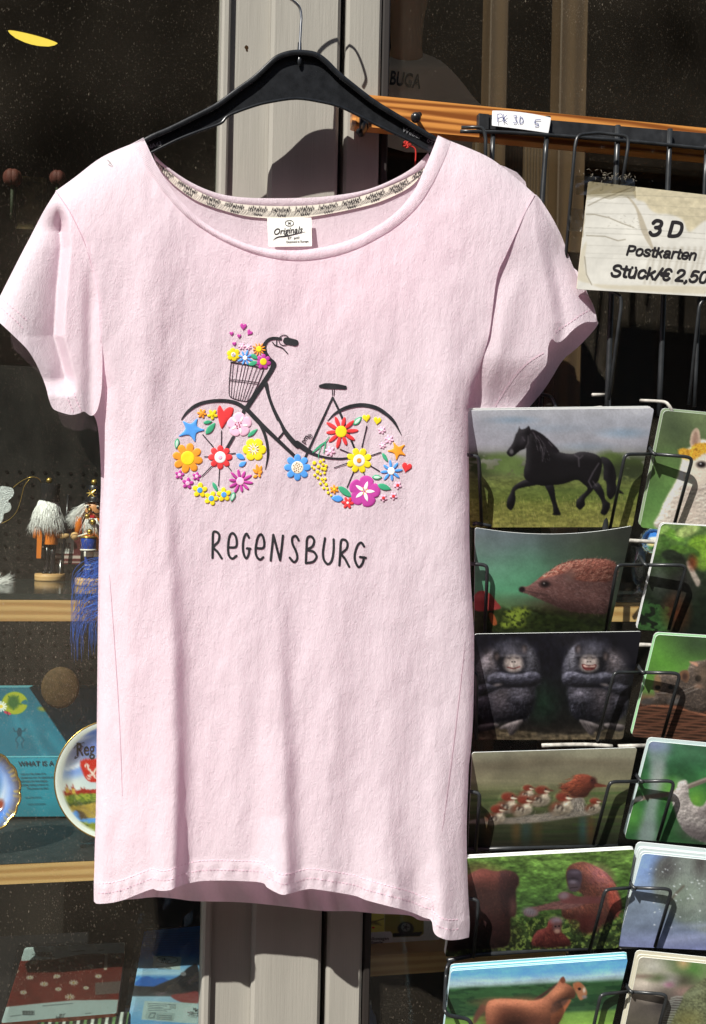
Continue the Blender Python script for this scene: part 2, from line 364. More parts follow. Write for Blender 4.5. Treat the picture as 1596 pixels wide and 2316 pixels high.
class Cv:
    def __init__(s, x0, y0, x1, y1, col=(128, 128, 128), step=1.0):
        s.x0, s.y0, s.st = x0, y0, step
        s.w = int((x1 - x0) / step) + 2; s.h = int((y1 - y0) / step) + 2
        s.X, s.Y = np.meshgrid(x0 + step * np.arange(s.w), y0 + step * np.arange(s.h))
        s.im = np.zeros((s.h, s.w, 3)) + np.asarray(col, float); s.sd = 1; s.fr = (0, 0, 1.0)
    def T(s, p): return np.asarray(p, float) * s.fr[2] + np.array(s.fr[:2])
    def frame(s, ox, oy, k): s.fr = (ox, oy, k); return s
    def nz(s, cx, cy=None, oct_=3):
        o = 0; a = .5; t = 0; cy = cy or cx
        for i in range(oct_):
            s.sd += 1; o = o + a * vnoise(s.h, s.w, max(1.2, cx / s.st / 2 ** i), max(1.2, cy / s.st / 2 ** i), s.sd * 17 + 3); t += a; a *= .6
        return o / t
    def mix(s, m, col): m = np.clip(m, 0, 1)[..., None]; s.im = s.im * (1 - m) + np.asarray(col, float) * m; return s
    def vgrad(s, stops):
        ys = [a for a, _ in stops]; ys = [s.T((0, y))[1] for y in ys]
        for c in range(3): s.im[..., c] = np.interp(s.Y, ys, [k[c] for _, k in stops])
        return s
    def mottle(s, amp, cx, cy=None, m=1.0):
        s.im = s.im * (1 + amp * (s.nz(cx, cy) - .5)[..., None] * 2 * (np.asarray(m)[..., None] if np.ndim(m) else m)); return s
    def pm(s, pts, soft=.6, smooth=True):
        p = s.T(pts); p = crom(p, 5, True) if smooth else p
        return blur(inpoly(s.X, s.Y, p).astype(float), soft / s.st)
    def poly(s, pts, col, soft=.6, a=1.0, smooth=True): m = s.pm(pts, soft, smooth); s.mix(m * a, col); return m
    def em(s, x, y, rx, ry=None, rot=0, soft=.15):
        x, y = s.T((x, y)); rx = rx * s.fr[2]; ry = (ry * s.fr[2] if ry else rx); c, q = math.cos(R(rot)), math.sin(R(rot))
        u = ((s.X - x) * c + (s.Y - y) * q) / rx; v = (-(s.X - x) * q + (s.Y - y) * c) / ry
        d = np.sqrt(u * u + v * v); return np.clip((1 + soft - d) / (2 * soft), 0, 1)
    def ell(s, x, y, rx, ry, col, rot=0, soft=.15, a=1.0): m = s.em(x, y, rx, ry, rot, soft); s.mix(m * a, col); return m
    def line(s, pts, w, col, a=1.0, soft=.7):
        p = s.T(pts); w = w * s.fr[2]; d = np.full(s.X.shape, 1e9)
        for (x0, y0), (x1, y1) in zip(p[:-1], p[1:]):
            dx, dy = x1 - x0, y1 - y0; t = np.clip(((s.X - x0) * dx + (s.Y - y0) * dy) / (dx * dx + dy * dy + 1e-9), 0, 1)
            d = np.minimum(d, np.hypot(s.X - x0 - t * dx, s.Y - y0 - t * dy))
        s.mix(np.clip((w / 2 + soft - d) / (2 * soft), 0, 1) * a, col); return s
    def fur(s, m, n, ln, ang, cols, w=1.0, a=.6, seed=1, spread=25):
        r = np.random.default_rng(seed); ys, xs = np.nonzero(m > .5)
        if not len(ys): return s
        for i in r.integers(0, len(ys), n):
            x, y = xs[i], ys[i]; an = R((ang(s.X[y, x], s.Y[y, x]) if callable(ang) else ang) + r.normal(0, spread)); L = ln * r.uniform(.5, 1.2) / s.st
            t = np.linspace(0, L, int(L) + 2); xx = np.clip((x + t * math.cos(an)).astype(int), 0, s.w - 1); yy = np.clip((y + t * math.sin(an)).astype(int), 0, s.h - 1)
            c = np.asarray(cols[r.integers(len(cols))], float); s.im[yy, xx] = s.im[yy, xx] * (1 - a) + c * a
        return s
    def relief(s, m, sz, amp, add=0.0, dx=.5, dy=1.0, tex=0.0):
        b = blur(m, sz / s.st); gy, gx = np.gradient(b); sh = (gy * dy + gx * dx) * sz / s.st * 1.6
        if tex: t = s.nz(7, 5, 3); ty, tx_ = np.gradient(blur(t, .7)); sh = sh + tex * (ty * dy + tx_ * dx) * 6
        s.im = np.clip(s.im * (1 + (amp * np.clip(sh, -.9, 1.2) * m)[..., None]) + (add * np.clip(sh, 0, 1.2) * m)[..., None], 0, 255); return s
    def at(s, px, py, gain=.45, top=.9):
        px = np.where(px > 1598, 3196 - px, px)
        x = np.clip((px - s.x0) / s.st, 0, s.w - 1.001); y = np.clip((py - s.y0) / s.st, 0, s.h - 1.001)
        xi = x.astype(int); yi = y.astype(int); fx = (x - xi)[..., None]; fy = (y - yi)[..., None]
        i = s.im; c = (i[yi, xi] * (1 - fx) + i[yi, xi + 1] * fx) * (1 - fy) + (i[yi + 1, xi] * (1 - fx) + i[yi + 1, xi + 1] * fx) * fy
        return np.clip(s2l(np.clip(c, 0, 255)) / gain, 0.002, top)
def paint(o, cols):
    a = o.data.color_attributes.new('paint', 'FLOAT_COLOR', 'POINT')
    c = np.ones((len(o.data.vertices), 4), np.float32); c[:len(cols), :3] = cols
    a.data.foreach_set('color', c.ravel())
def panel(name, q, thick, mt, parent=None, cv=None, step=1.8, gain=.45, rnd=6.0, sag=0.0, bow=0.0, edge=(.8, .82, .8), wave=None):
    """a thin slab: q = four (px, py, Y) corners from top left clockwise; painted front, pale edges and back"""
    q = np.asarray(q, float)
    wpx = np.hypot(*(q[1] - q[0])[:2]); hpx = np.hypot(*(q[3] - q[0])[:2])
    nx = max(4, int(wpx / step)); ny = max(4, int(hpx / step))
    a, b = np.meshgrid(np.linspace(0, wpx, nx + 1), np.linspace(0, hpx, ny + 1))
    if rnd > 0:                              # rounded corners: square-to-disc in each corner
        r = rnd
        cx = np.clip(a, r, wpx - r); cy = np.clip(b, r, hpx - r); dx, dy = a - cx, b - cy
        m = np.maximum(abs(dx), abs(dy)); h = np.hypot(dx, dy); k = np.where(h > 1e-9, m / np.maximum(h, 1e-9), 1.0)
        a, b = cx + dx * k, cy + dy * k
    u = (a / wpx)[..., None]; v = (b / hpx)[..., None]
    g = (q[0] * (1 - u) + q[1] * u) * (1 - v) + (q[3] * (1 - u) + q[2] * u) * v
    pxy = g[..., :2].copy(); pxy[..., 1] += sag * (4 * u * (1 - u) * (1 - v * .8))[..., 0]
    Yd = g[..., 2] - bow * (4 * u * (1 - u))[..., 0]
    if wave is not None: Yd = Yd - wave(u[..., 0], v[..., 0])
    V = P(pxy[..., 0], pxy[..., 1], Yd)
    c0, c1, c3 = V[0, 0], V[0, -1], V[-1, 0]; nrm = np.cross(c1 - c0, c3 - c0); nrm /= np.linalg.norm(nrm)
    if nrm[1] < 0: nrm = -nrm
    N = (ny + 1) * (nx + 1); idx = np.arange(N).reshape(ny + 1, nx + 1)
    faces = np.stack([idx[:-1, :-1], idx[1:, :-1], idx[1:, 1:], idx[:-1, 1:]], -1).reshape(-1, 4)
    ring = np.concatenate([idx[0, :-1], idx[:-1, -1], idx[-1, :0:-1], idx[:0:-1, 0]])
    rv = V.reshape(-1, 3)[ring]; k = len(ring)
    verts = np.vstack([V.reshape(-1, 3), rv, rv + nrm * thick])
    r1 = N + np.arange(k); r2 = N + k + np.arange(k); j = (np.arange(k) + 1) % k
    side = np.stack([r1, r1[j], r2[j], r2], -1)
    yi = np.unique(np.linspace(0, ny, max(3, ny // 8 + 1)).astype(int)); xi = np.unique(np.linspace(0, nx, max(3, nx // 8 + 1)).astype(int))
    bv = V[yi][:, xi].reshape(-1, 3) + nrm * thick * 1.02; bi = len(verts) + np.arange(len(bv)).reshape(len(yi), len(xi))
    back = np.stack([bi[:-1, :-1], bi[:-1, 1:], bi[1:, 1:], bi[1:, :-1]], -1).reshape(-1, 4); verts = np.vstack([verts, bv])
    me = bpy.data.meshes.new(name); allq = np.vstack([faces, side, back]); nq = len(allq)
    me.vertices.add(len(verts)); me.vertices.foreach_set('co', verts.ravel())
    me.loops.add(nq * 4); me.loops.foreach_set('vertex_index', allq.ravel().astype(np.int32))
    me.polygons.add(nq); me.polygons.foreach_set('loop_start', (np.arange(nq) * 4).astype(np.int32))
    sm = np.ones(nq, bool); sm[len(faces):] = False; me.polygons.foreach_set('use_smooth', sm)
    me.materials.append(mt); me.update(calc_edges=True); me.validate()
    o = link(bpy.data.objects.new(name, me), parent)
    cols = np.zeros((len(verts), 3)) + np.asarray(edge)
    if cv is not None: cols[:N] = cv.at(pxy[..., 0].ravel(), pxy[..., 1].ravel(), gain)
    paint(o, cols); return o

# ================================================================== the place: pavement, shop building, post, glass
M_PAV = mat('paving', (.13, .115, .10), .9, .2, vary=(.25, 8, (1, 1, 1)), bumps=[(60, (1, 1, 1), .3, .004)])
g = MB(); g.add([(-60, -60, -1.5), (60, -60, -1.5), (60, 40, -1.5), (-60, 40, -1.5)], [(0, 1, 2, 3)])
o = g.build('pavement', M_PAV); o['kind'] = 'structure'
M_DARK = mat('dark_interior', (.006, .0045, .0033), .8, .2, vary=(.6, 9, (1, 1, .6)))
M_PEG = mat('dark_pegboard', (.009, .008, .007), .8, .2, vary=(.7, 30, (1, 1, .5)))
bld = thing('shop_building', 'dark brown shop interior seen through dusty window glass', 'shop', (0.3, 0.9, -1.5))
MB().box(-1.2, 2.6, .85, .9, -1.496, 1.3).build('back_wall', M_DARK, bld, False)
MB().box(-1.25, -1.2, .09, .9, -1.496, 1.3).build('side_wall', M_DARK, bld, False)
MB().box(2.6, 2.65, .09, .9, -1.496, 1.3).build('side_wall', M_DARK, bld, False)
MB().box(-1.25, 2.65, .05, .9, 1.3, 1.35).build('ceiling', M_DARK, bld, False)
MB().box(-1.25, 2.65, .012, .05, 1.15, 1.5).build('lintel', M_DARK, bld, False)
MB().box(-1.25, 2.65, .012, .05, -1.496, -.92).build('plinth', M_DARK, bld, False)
# pegboard behind the left-hand shelves
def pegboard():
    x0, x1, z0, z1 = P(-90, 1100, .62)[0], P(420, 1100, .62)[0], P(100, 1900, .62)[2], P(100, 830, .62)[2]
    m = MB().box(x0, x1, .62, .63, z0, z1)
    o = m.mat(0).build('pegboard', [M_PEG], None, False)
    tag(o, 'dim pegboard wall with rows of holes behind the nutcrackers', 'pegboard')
    h = MB()
    for i in range(17):
        for j in range(30):
            cx, cz = x0 + .012 + i * .022, z0 + .02 + j * .022
            if cx < x1 - .01 and cz < z1 - .01:
                h.add([(cx + .0032 * math.cos(a * math.pi / 4), .6185, cz + .0032 * math.sin(a * math.pi / 4)) for a in range(8)], [tuple(range(8))])
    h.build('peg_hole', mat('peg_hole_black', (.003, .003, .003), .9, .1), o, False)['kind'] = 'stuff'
pegboard()

def X_(px, Y, py=100): return float(P(px, py, Y)[0])
PAINT = (.295, .28, .245)
M_POST = mat('greige_paint', PAINT, .62, .3, vary=(.11, 16, (1, 1, .10)),
             bumps=[(420, (1, 1, .03), .38, .001), (60, (1, 1, .08), .35, .0022), (14, (1, 1, .3), .25, .006), (900, (1, 1, .5), .2, .0007)])
M_GASK = mat('dark_gasket', (.018, .014, .012), .6, .4)
post = thing('shop_post', 'greige painted timber post of vertical boards behind the pink shirt', 'post', (X_(690, 0), 0, -1.5))
ZB, ZT = -1.496, 1.4
MB().box(X_(501, .0), X_(521, .0), .0, .05, ZB, ZT, .003).build('trim_strip', M_POST, post, False)
MB().box(X_(520, .012) + .0005, X_(614, .012), .012, .05, ZB, ZT).build('board', M_POST, post, False)
MB().box(X_(613, -.004), X_(770, -.004), -.004, .05, ZB, ZT, .0045).build('board', M_POST, post, False)
MB().box(X_(783, .0), X_(863, .0), .0, .05, ZB, ZT, .004).build('board', M_POST, post, False)
MB().box(X_(865, .004), X_(882, .004), .004, .05, ZB, ZT, .002).build('gasket', M_GASK, post, False)
MB().box(X_(769, .03), X_(786, .03), .034, .048, ZB, ZT).build('groove_backing', M_GASK, post, False)
# unseen house, added to cut low sky light and darken reflections in the panes
oh = thing('house', 'brown shaded house front across the lane added out of view to cut sky light', 'house', (1.0, -7.5, -1.5))
MB().box(-14, 16, -8.5, -7.5, -1.5, 4.6).build('wall', mat('brown_render', (.16, .105, .07), .9, .2, vary=(.2, 2, (1, 1, 1))), oh, False)
MB().add([(-14.4, -7.2, 4.55), (16.4, -7.2, 4.55), (16.4, -9.5, 6.0), (-14.4, -9.5, 6.0), (-14.4, -11.5, 4.55), (16.4, -11.5, 4.55)], [(0, 1, 2, 3), (3, 2, 5, 4)]).build('roof', mat('roof_tile', (.14, .06, .04), .8, .2), oh, False)
for i in range(9):
    w_ = MB().box(-12.2 + i * 3.1, -11.0 + i * 3.1, -7.52, -7.46, .2, 1.9).build('window', mat('old_pane', (.03, .03, .03), .1, .5), oh, False)
h = MB()
for dx, dz, r in ((0, 0, 1.6), (.3, -2.2, .9)):
    c = P(573 + dx * 3 - 16, 107 - dz * 3, .0115); k = kk(557, 107, .0115)
    h.add([c + np.array([r * 2.6 * k * math.cos(a * math.pi / 6) * (1 + .15 * math.sin(a * 2.3)), 0, r * 3.0 * k * math.sin(a * math.pi / 6)]) for a in range(12)], [tuple(range(12))])
h.build('screw_hole', mat('rusty_hole', (.035, .018, .007), .9, .1), post, False)

M_GLASS = glass_mat('dusty_glass', 1.0, .013)
o = MB().box(-1.2, X_(500, .03), .03, .036, -.915, 1.145).build('window_pane', M_GLASS, None, False)
tag(o, 'dusty shop window pane left of the timber post', 'window')
o = MB().box(X_(866, .03), 2.55, .03, .036, -.915, 1.145).build('window_pane', M_GLASS, None, False)
tag(o, 'dusty shop window pane behind the postcard rack', 'window')

M_RAIL = wood_mat('orange_pine', (.56, .235, .055), (.20, .06, .012), 4.0, (1.0, 6, 20), .35, .35, 1.5, 9.0, .4)
def facade_box(name, p0, p1, Yf_, Yb_, m, parent=None, bev=.003):
    a, b = P(p0[0], p0[1], Yf_), P(p1[0], p1[1], Yf_)
    return MB().box(a[0], b[0], Yf_, Yb_, min(a[2], b[2]), max(a[2], b[2]), bev).build(name, m, parent, False)
a = P(799, 211, -.026); b = P(799, 284, -.026)
o = MB().box(a[0], 2.2, -.026, -.0045, b[2], a[2], .004).build('wooden_rail', M_RAIL)
for p_ in o.data.polygons: p_.use_smooth = False
tag(o, 'orange varnished pine rail across the window behind the postcard rack', 'rail')
M_BLK = mat('black_plastic', (.012, .012, .013), .28, .5, vary=(.3, 60, (1, 1, 1)))
t = thing('rail_knob', 'round black knob screwed to the orange pine rail', 'knob', P(941, 266, -.026))
k = kk(941, 266, -.03); c = P(941, 268, -.026)
MB().lathe(c, [(5 * k, -.004), (5 * k, .012), (6 * k, .016)], 14, (0, -1, 0)).build('stem', M_BLK, t)
MB().ball(P(940, 266, -.046), 12 * k, 18).build('ball', M_BLK, t)
t = thing('wall_hook', 'small black hook under the hanger at the left rail end', 'hook', P(822, 282, -.026))
MB().tube(crom([P(823, 258, -.028), P(823, 280, -.030), P(821, 296, -.040), P(816, 303, -.052), P(812, 296, -.060)], 5), .0045, 8).build('hook_arm', M_BLK, t)
MB().box(*[v for v in (P(813, 262, -.03)[0], P(833, 262, -.03)[0], -.0335, -.0262, P(820, 290, -.03)[2], P(820, 255, -.03)[2])], .001).build('hook_plate', M_BLK, t, False)

# ================================================================== the pink T-shirt
SHX = np.array([-60, 0, 60, 125, 170, 215, 293, 330, 640, 985, 1018, 1098, 1148, 1210, 1283, 1350, 1420], float)
SHY = np.array([760, 669, 545, 431, 400, 365, 325, 318, 318, 308, 320, 352, 387, 440, 575, 726, 880], float)
LBODY = [(125, 432), (158, 478), (190, 545), (209, 608), (222, 678), (226, 789), (230, 840), (236, 875), (237, 950), (235, 1080), (229, 1200), (225, 1400), (222, 1600), (220, 1800), (216, 1900), (212, 1990), (212, 2038)]
HEM = [(212, 2038), (220, 2044), (250, 2042), (280, 2035), (310, 2023), (343, 2011), (352, 2013), (366, 2015), (385, 2013), (400, 2006), (435, 1996), (465, 1992), (525, 1992), (590, 1996), (605, 2008), (635, 2023), (655, 2021), (695, 2011), (725, 2013), (798, 2025), (828, 2036), (873, 2048), (923, 2061), (958, 2075), (975, 2082), (980, 2106), (990, 2118), (1013, 2126), (1038, 2125), (1060, 2120)]
RBODY = [(1060, 2120), (1062, 2086), (1058, 2011), (1055, 1886), (1058, 1786), (1060, 1736), (1065, 1690), (1070, 1607), (1072, 1457), (1068, 1372), (1063, 1282), (1060, 1157), (1056, 1029), (1059, 924), (1070, 879), (1093, 804), (1108, 744), (1123, 629), (1143, 579), (1168, 525), (1188, 480), (1210, 440)]
NECK_O = [(296, 326), (318, 360), (345, 400), (375, 440), (420, 488), (470, 525), (530, 556), (590, 577), (657, 588), (720, 585), (790, 568), (850, 540), (900, 508), (945, 465), (975, 420), (995, 380), (1010, 345), (1019, 319)]
NECK_I = [(324, 311), (340, 345), (359, 382), (402, 447), (464, 505), (534, 542), (591, 560), (653, 566), (710, 562), (780, 546), (842, 517), (895, 480), (936, 431), (961, 377), (975, 345), (984, 322), (990, 306)]
def xl(py): return np.interp(py, [q[1] for q in LBODY], [q[0] for q in LBODY])
def xr(py): return np.interp(py, [q[1] for q in RBODY[::-1]], [q[0] for q in RBODY[::-1]])
def hemy(px): return np.interp(px, [q[0] for q in HEM], [q[1] for q in HEM])
_wr = .8 * vnoise(480, 340, 9, 22, 5) + .55 * vnoise(480, 340, 4, 8, 6) + 1.3 * vnoise(480, 340, 22, 60, 9)
def wrinkle(px, py):
    x = np.clip((np.asarray(px) + 40) / 5, 0, 338); y = np.clip((np.asarray(py)) / 5, 0, 478)
    xi = x.astype(int); yi = y.astype(int); fx = x - xi; fy = y - yi
    return (_wr[yi, xi] * (1 - fx) + _wr[yi, xi + 1] * fx) * (1 - fy) + (_wr[yi + 1, xi] * (1 - fx) + _wr[yi + 1, xi + 1] * fx) * fy
FOLDS = [  # ridge position by height, ridge height in metres, width left and right of it
    ([(1080, 366), (1400, 386), (1700, 393), (2050, 388)], [(1020, 0), (1250, .0030), (1500, .0062), (1800, .0078), (2050, .0115)], 62, 24),
    ([(1380, 622), (1700, 638), (2050, 645)], [(1250, 0), (1550, .0036), (1850, .0062), (2050, .0125)], 66, 25),
    ([(1850, 880), (2060, 895)], [(1780, 0), (1950, .0025), (2060, .0062)], 60, 30),
    ([(1650, 985), (2120, 1000)], [(1600, 0), (1900, .0026), (2120, .006)], 30, 30),
    ([(450, 345), (800, 330), (1150, 325)], [(420, 0), (600, .0022), (950, .0030), (1200, 0)], 40, 46),
    ([(1000, 300), (2000, 296)], [(1000, 0), (1300, .0022), (1900, .0030), (2050, .001)], 34, 46),
    ([(1250, 770), (2000, 730)], [(1200, 0), (1500, .0026), (2000, .0030)], 70, 46),
    ([(1150, 560), (2000, 520)], [(1150, 0), (1450, .0022), (2000, .0022)], 60, 40),
    ([(1200, 900), (1950, 860)], [(1150, 0), (1500, .002), (1950, .0028)], 70, 50),
    ([(700, 1010), (1300, 1012)], [(600, 0), (850, .003), (1300, .0015), (1600, 0)], 50, 40),
]
def Ybase(px, py):
    t = np.maximum(0, py - np.interp(px, SHX, SHY))
    return -.084 - .030 * (1 - np.exp(-t / 62.0))
def Yf(px, py):
    px = np.asarray(px, float); py = np.asarray(py, float)
    Y = Ybase(px, py)
    for xs_, as_, L, Rr in FOLDS:
        x0 = np.interp(py, [a for a, _ in xs_], [b for _, b in xs_]); A = np.interp(py, [a for a, _ in as_], [b for _, b in as_])
        d = px - x0; Y = Y - 2.7 * A * np.where(d < 0, np.exp(-(d / L) ** 2), np.exp(-(d / Rr) ** 2))
    f = np.clip((py - 760) / 120, 0, 1)
    Y = Y + f * (.016 * np.exp(-np.maximum(px - xl(py), 0) / 11) + .010 * np.exp(-np.maximum(xr(py) - px, 0) / 9))
    dh = hemy(px) - py
    Y = Y - .0011 * (np.clip((47 - dh) / 4, 0, 1)) - .0021 * np.exp(-((dh - 23) / 12) ** 2) * np.sin(px / 5.0 + np.sin(px / 23.0) * 2) * (.4 + .6 * np.sin(px / 37.0) ** 2) * np.clip((60 - dh) / 30, 0, 1)
    return Y - .0024 * (wrinkle(px, py) - 1.4)
def smst(x): x = np.clip(x, 0, 1); return x * x * (3 - 2 * x)
def Ysl(px, py):                          # left sleeve
    Y = Ybase(px, py) + .0016
    xv = np.interp(py, [430, 500, 560, 650, 760, 800, 850, 880], [124, 133, 136, 127, 120, 132, 145, 149])
    act = smst((py - 455) / 70) * smst((900 - py) / 46)
    s_ = xv - px
    Y = Y + act * .034 * np.where(s_ > 0, np.exp(-np.maximum(s_, 0) / 56), smst(1 + s_ / 26.0))
    Y = Y + .006 * np.exp(-((px - 205) / 16) ** 2) * smst((py - 560) / 150)
    Y = Y - .003 * np.exp(-((py - (765 + (px - 20) * .75)) / 26) ** 2) * smst((140 - px) / 30)
    return Y - .0014 * (wrinkle(px * 1.3 + 200, py) - 1.4)
def Ysr(px, py):                          # right sleeve
    Y = Ybase(px, py) + .002 + .0045 * smst((py - 460) / 170) + .022 * smst((py - 800) / 130)
    xs_ = np.interp(py, [480, 579, 650, 729, 790, 850], [1196, 1222, 1236, 1250, 1240, 1236])
    d = px - xs_; act = smst((py - 500) / 90)
    Y = Y + act * np.where(d > 0, .012 * smst(d / 32.0) * np.exp(-np.maximum(d, 0) / 75), 0 * d)
    Y = Y - .0035 * np.exp(-((px - (1150 - (py - 700) * .25)) / 24) ** 2) * smst((py - 600) / 80)
    return Y - .0016 * (wrinkle(px * 1.2 - 300, py + 130) - 1.4)
PINK = (.895, .785, .85)
M_CLOTH = cloth_mat('pink_cotton', PINK, .38)
shirt = thing('t_shirt', 'pale pink T-shirt with a flower bicycle print hanging on a black hanger', 'T-shirt', P(640, 2040, -.08))
def cloth(name, poly, yfun, step=8.0, edge=4.0, parent=shirt, mt=None):
    v, f = sheet2d(poly, step, edge); return mk(name, P(v[:, 0], v[:, 1], yfun(v[:, 0], v[:, 1])), f, mt or M_CLOTH, parent)
so = [(296, 326), (250, 345), (215, 365), (170, 400), (127, 431)]
sor = [(1210, 440), (1148, 387), (1098, 352), (1019, 319)]
C5 = lambda p: crom(p, 5)
front = np.vstack([C5(so)[:-1], C5(LBODY)[:-1], C5(HEM)[:-1], C5(RBODY)[:-1], C5(sor)[:-1], C5(NECK_O[::-1])[:-1]])
cloth('front_panel', front, Yf, 7.0, 4.0)
LSL = [(128, 430), (98, 478), (68, 536), (48, 574), (19, 631), (0, 669), (-14, 700), (-10, 722), (0, 731), (28, 757), (60, 789), (80, 820), (95, 853), (104, 878), (110, 902), (118, 922), (130, 930), (159, 938), (178, 935), (190, 931), (204, 940), (214, 936), (222, 920), (229, 884), (231, 840), (231, 789), (227, 678), (214, 608), (195, 545), (163, 478)]
o = cloth('sleeve', C5(LSL + LSL[:1])[:-1], Ysl, 3.0, 3.2)
RSL_F = [(1206, 438), (1238, 475), (1268, 530), (1284, 573), (1303, 619), (1328, 664), (1343, 694), (1349, 722), (1346, 728), (1323, 729), (1298, 744), (1273, 769), (1258, 774), (1248, 767), (1240, 782), (1238, 806), (1235, 824), (1221, 844), (1200, 868), (1198, 878), (1183, 899), (1163, 925), (1150, 960), (1052, 960), (1052, 924), (1064, 879), (1087, 804), (1102, 744), (1117, 629), (1137, 579), (1162, 525), (1182, 480)]
o = cloth('sleeve', crom(RSL_F, 4, True), Ysr, 3.0, 3.2)
RSL_B = [(1290, 600), (1335, 680), (1350, 722), (1348, 740), (1308, 784), (1273, 814), (1248, 854), (1228, 884), (1193, 926), (1165, 962), (1090, 962), (1120, 800), (1200, 640)]
cloth('sleeve_lining', crom(RSL_B, 4, True), lambda x, y: -.066 + .02 * np.exp(-((x - 1350) / 60) ** 2) * 0 + .003 * np.sin(x / 17 + y / 40), 8.0, 5.0)
BK_U = [(345, 345), (373, 373), (431, 412), (492, 437), (558, 447), (657, 448), (739, 444), (821, 431), (883, 408), (936, 377), (968, 345)]
BK_L = [(350, 362), (385, 391), (427, 422), (492, 451), (558, 463), (657, 466), (739, 460), (821, 442), (903, 411), (957, 381), (975, 362)]
TP_B = [(352, 372), (372, 396), (400, 424), (451, 457), (534, 484), (595, 493), (657, 494), (718, 488), (801, 472), (862, 455), (924, 425), (957, 392), (975, 374)]
BHEM = [(222, 2034), (295, 2034), (350, 2029), (400, 2033), (440, 2038), (550, 2041), (650, 2051), (725, 2060), (798, 2061), (848, 2066), (923, 2070), (948, 2081), (985, 2084), (1046, 2092)]
BKP = [(300, 338), (150, 434), (140, 600), (190, 900), (206, 930), (221, 967), (228, 1080), (224, 1200), (221, 1400), (219, 1600), (217, 1800), (213, 1990)] + BHEM + [(1048, 1900), (1060, 1600), (1056, 1200), (1052, 924), (1095, 790), (1196, 446), (1090, 360), (985, 345)]
def Yb(px, py):
    t = np.maximum(0, py - 330)
    Y = -.072 + .022 * (1 - np.exp(-t / 90.0))
    w = smst((py - 1850) / 180)
    Y = Y + w * .0065 * np.sin(px / 13.0 + np.sin(px / 57.0) * 1.5 - py / 40) - .012 * smst((py - 1500) / 500)
    return Y - .001 * (wrinkle(px + 100, py) - 1.4)
cloth('back_panel', np.vstack([C5(BKP)[:-1], C5(BK_L[::-1])[:-1]]), Yb, 9.0, 4.5)
def ribbon(name, top, bot, nx, ny, yfun, mt, parent=shirt, off=0.0, bulge=.0, rib=0.0, cv=None, gain=.75):
    a, b = resample(crom(top, 8), 1e9, False), resample(crom(bot, 8), 1e9, False)
    def arc(p, n):
        d = np.append(0, np.cumsum(np.hypot(*np.diff(p, axis=0).T))); s_ = np.linspace(0, d[-1], n)
        return np.stack([np.interp(s_, d, p[:, 0]), np.interp(s_, d, p[:, 1])], 1)
    a, b = arc(crom(top, 8), nx), arc(crom(bot, 8), nx)
    v = np.linspace(0, 1, ny)[:, None, None]; g_ = a[None] * (1 - v) + b[None] * v
    bl = (bulge * (1 - (2 * v[..., 0] - 1) ** 2)) + rib * np.sin(np.arange(nx) * math.pi / 1.5)[None] * (v[..., 0] > .08) * (v[..., 0] < .92)
    Y = yfun(g_[..., 0], g_[..., 1]) - off - bl
    V = P(g_[..., 0], g_[..., 1], Y).reshape(-1, 3); i = np.arange(nx * ny).reshape(ny, nx)
    o = mk(name, V, np.stack([i[:-1, :-1], i[1:, :-1], i[1:, 1:], i[:-1, 1:]], -1).reshape(-1, 4), mt, parent)
    if cv is not None: paint(o, cv.at(g_[..., 0].ravel(), g_[..., 1].ravel(), gain))
    return o
ribbon('collar', NECK_I, NECK_O, 700, 8, Yf, M_CLOTH, off=.0010, bulge=.0016, rib=.00042)
ribbon('back_collar', BK_U, BK_L, 420, 6, Yb, M_CLOTH, off=.0012, bulge=.001, rib=.00035)
M_PRINT = mat('printed_fabric', (1, 1, 1), .9, .15, attr=True, bumps=[(900, (1, 1, 1), .3, .0006)])
cv = Cv(330, 340, 990, 505, (226, 220, 205), .5)
rr = np.random.default_rng(3)
tc_ = crom([((a[0] + b[0]) / 2, (a[1] + b[1]) / 2) for a, b in zip(crom(BK_L, 4)[::2][:20], crom(TP_B, 4)[::2][:20])], 4)
mid = lambda x: (np.interp(x, [q[0] for q in BK_L], [q[1] for q in BK_L]) + np.interp(x, [q[0] for q in TP_B], [q[1] for q in TP_B])) / 2
for x in np.arange(350, 980, 3.1):
    y = mid(x); cv.line([(x - 7, y + 11), (x - 1, y + 4 + rr.uniform(-2, 2)), (x + 3, y - 1)], .9, (45, 42, 44), .8, .35)
for x in np.arange(352, 975, 53):
    for j in range(9):
        xx = x + j * 4.6; y = mid(xx) - 4 + 2 * math.sin(j * 2.1)
        cv.line([(xx - 3, y + 4), (xx, y - 5 + rr.uniform(-2, 2)), (xx + 2, y + 4), (xx + 4, y)], 1.5, (28, 26, 30), .95, .4)
    for j in range(4):
        xx = x + 12 + j * 5; y = mid(xx) + 8; cv.line([(xx - 2, y - 3), (xx, y + 3), (xx + 3, y - 2)], 1.8, (28, 26, 30), .9, .4)
ribbon('neck_tape', BK_L, TP_B, 420, 14, Yb, M_PRINT, off=.0024, cv=cv, gain=.95)
M_LBL = mat('label_satin', (.78, .78, .72), .6, .3, bumps=[(300, (1, 1, 1), .3, .0008)])
M_INK = mat('black_print', (.018, .016, .018), .55, .3)
lab = panel('size_label', [(604, 493, -.062), (704, 492, -.062), (705, 557, -.069), (607, 558, -.069)], .0004, M_LBL, shirt, step=5, rnd=1)
lm = MB(); lp = lambda X, Y: P(X, Y, -.0628 - .007 * (np.asarray(Y) - 493) / 65)
text_to(lm, 'Originals', 617, 531, 20, -5, lp, bold=.012, shear=.35, xs=.92)
text_to(lm, 'M', 651, 507.5, 8, -2, lp, bold=.02); text_to(lm, 'BY  pm', 650, 541, 8, -2, lp, bold=.02); text_to(lm, '®', 672, 540, 8, 0, lp)
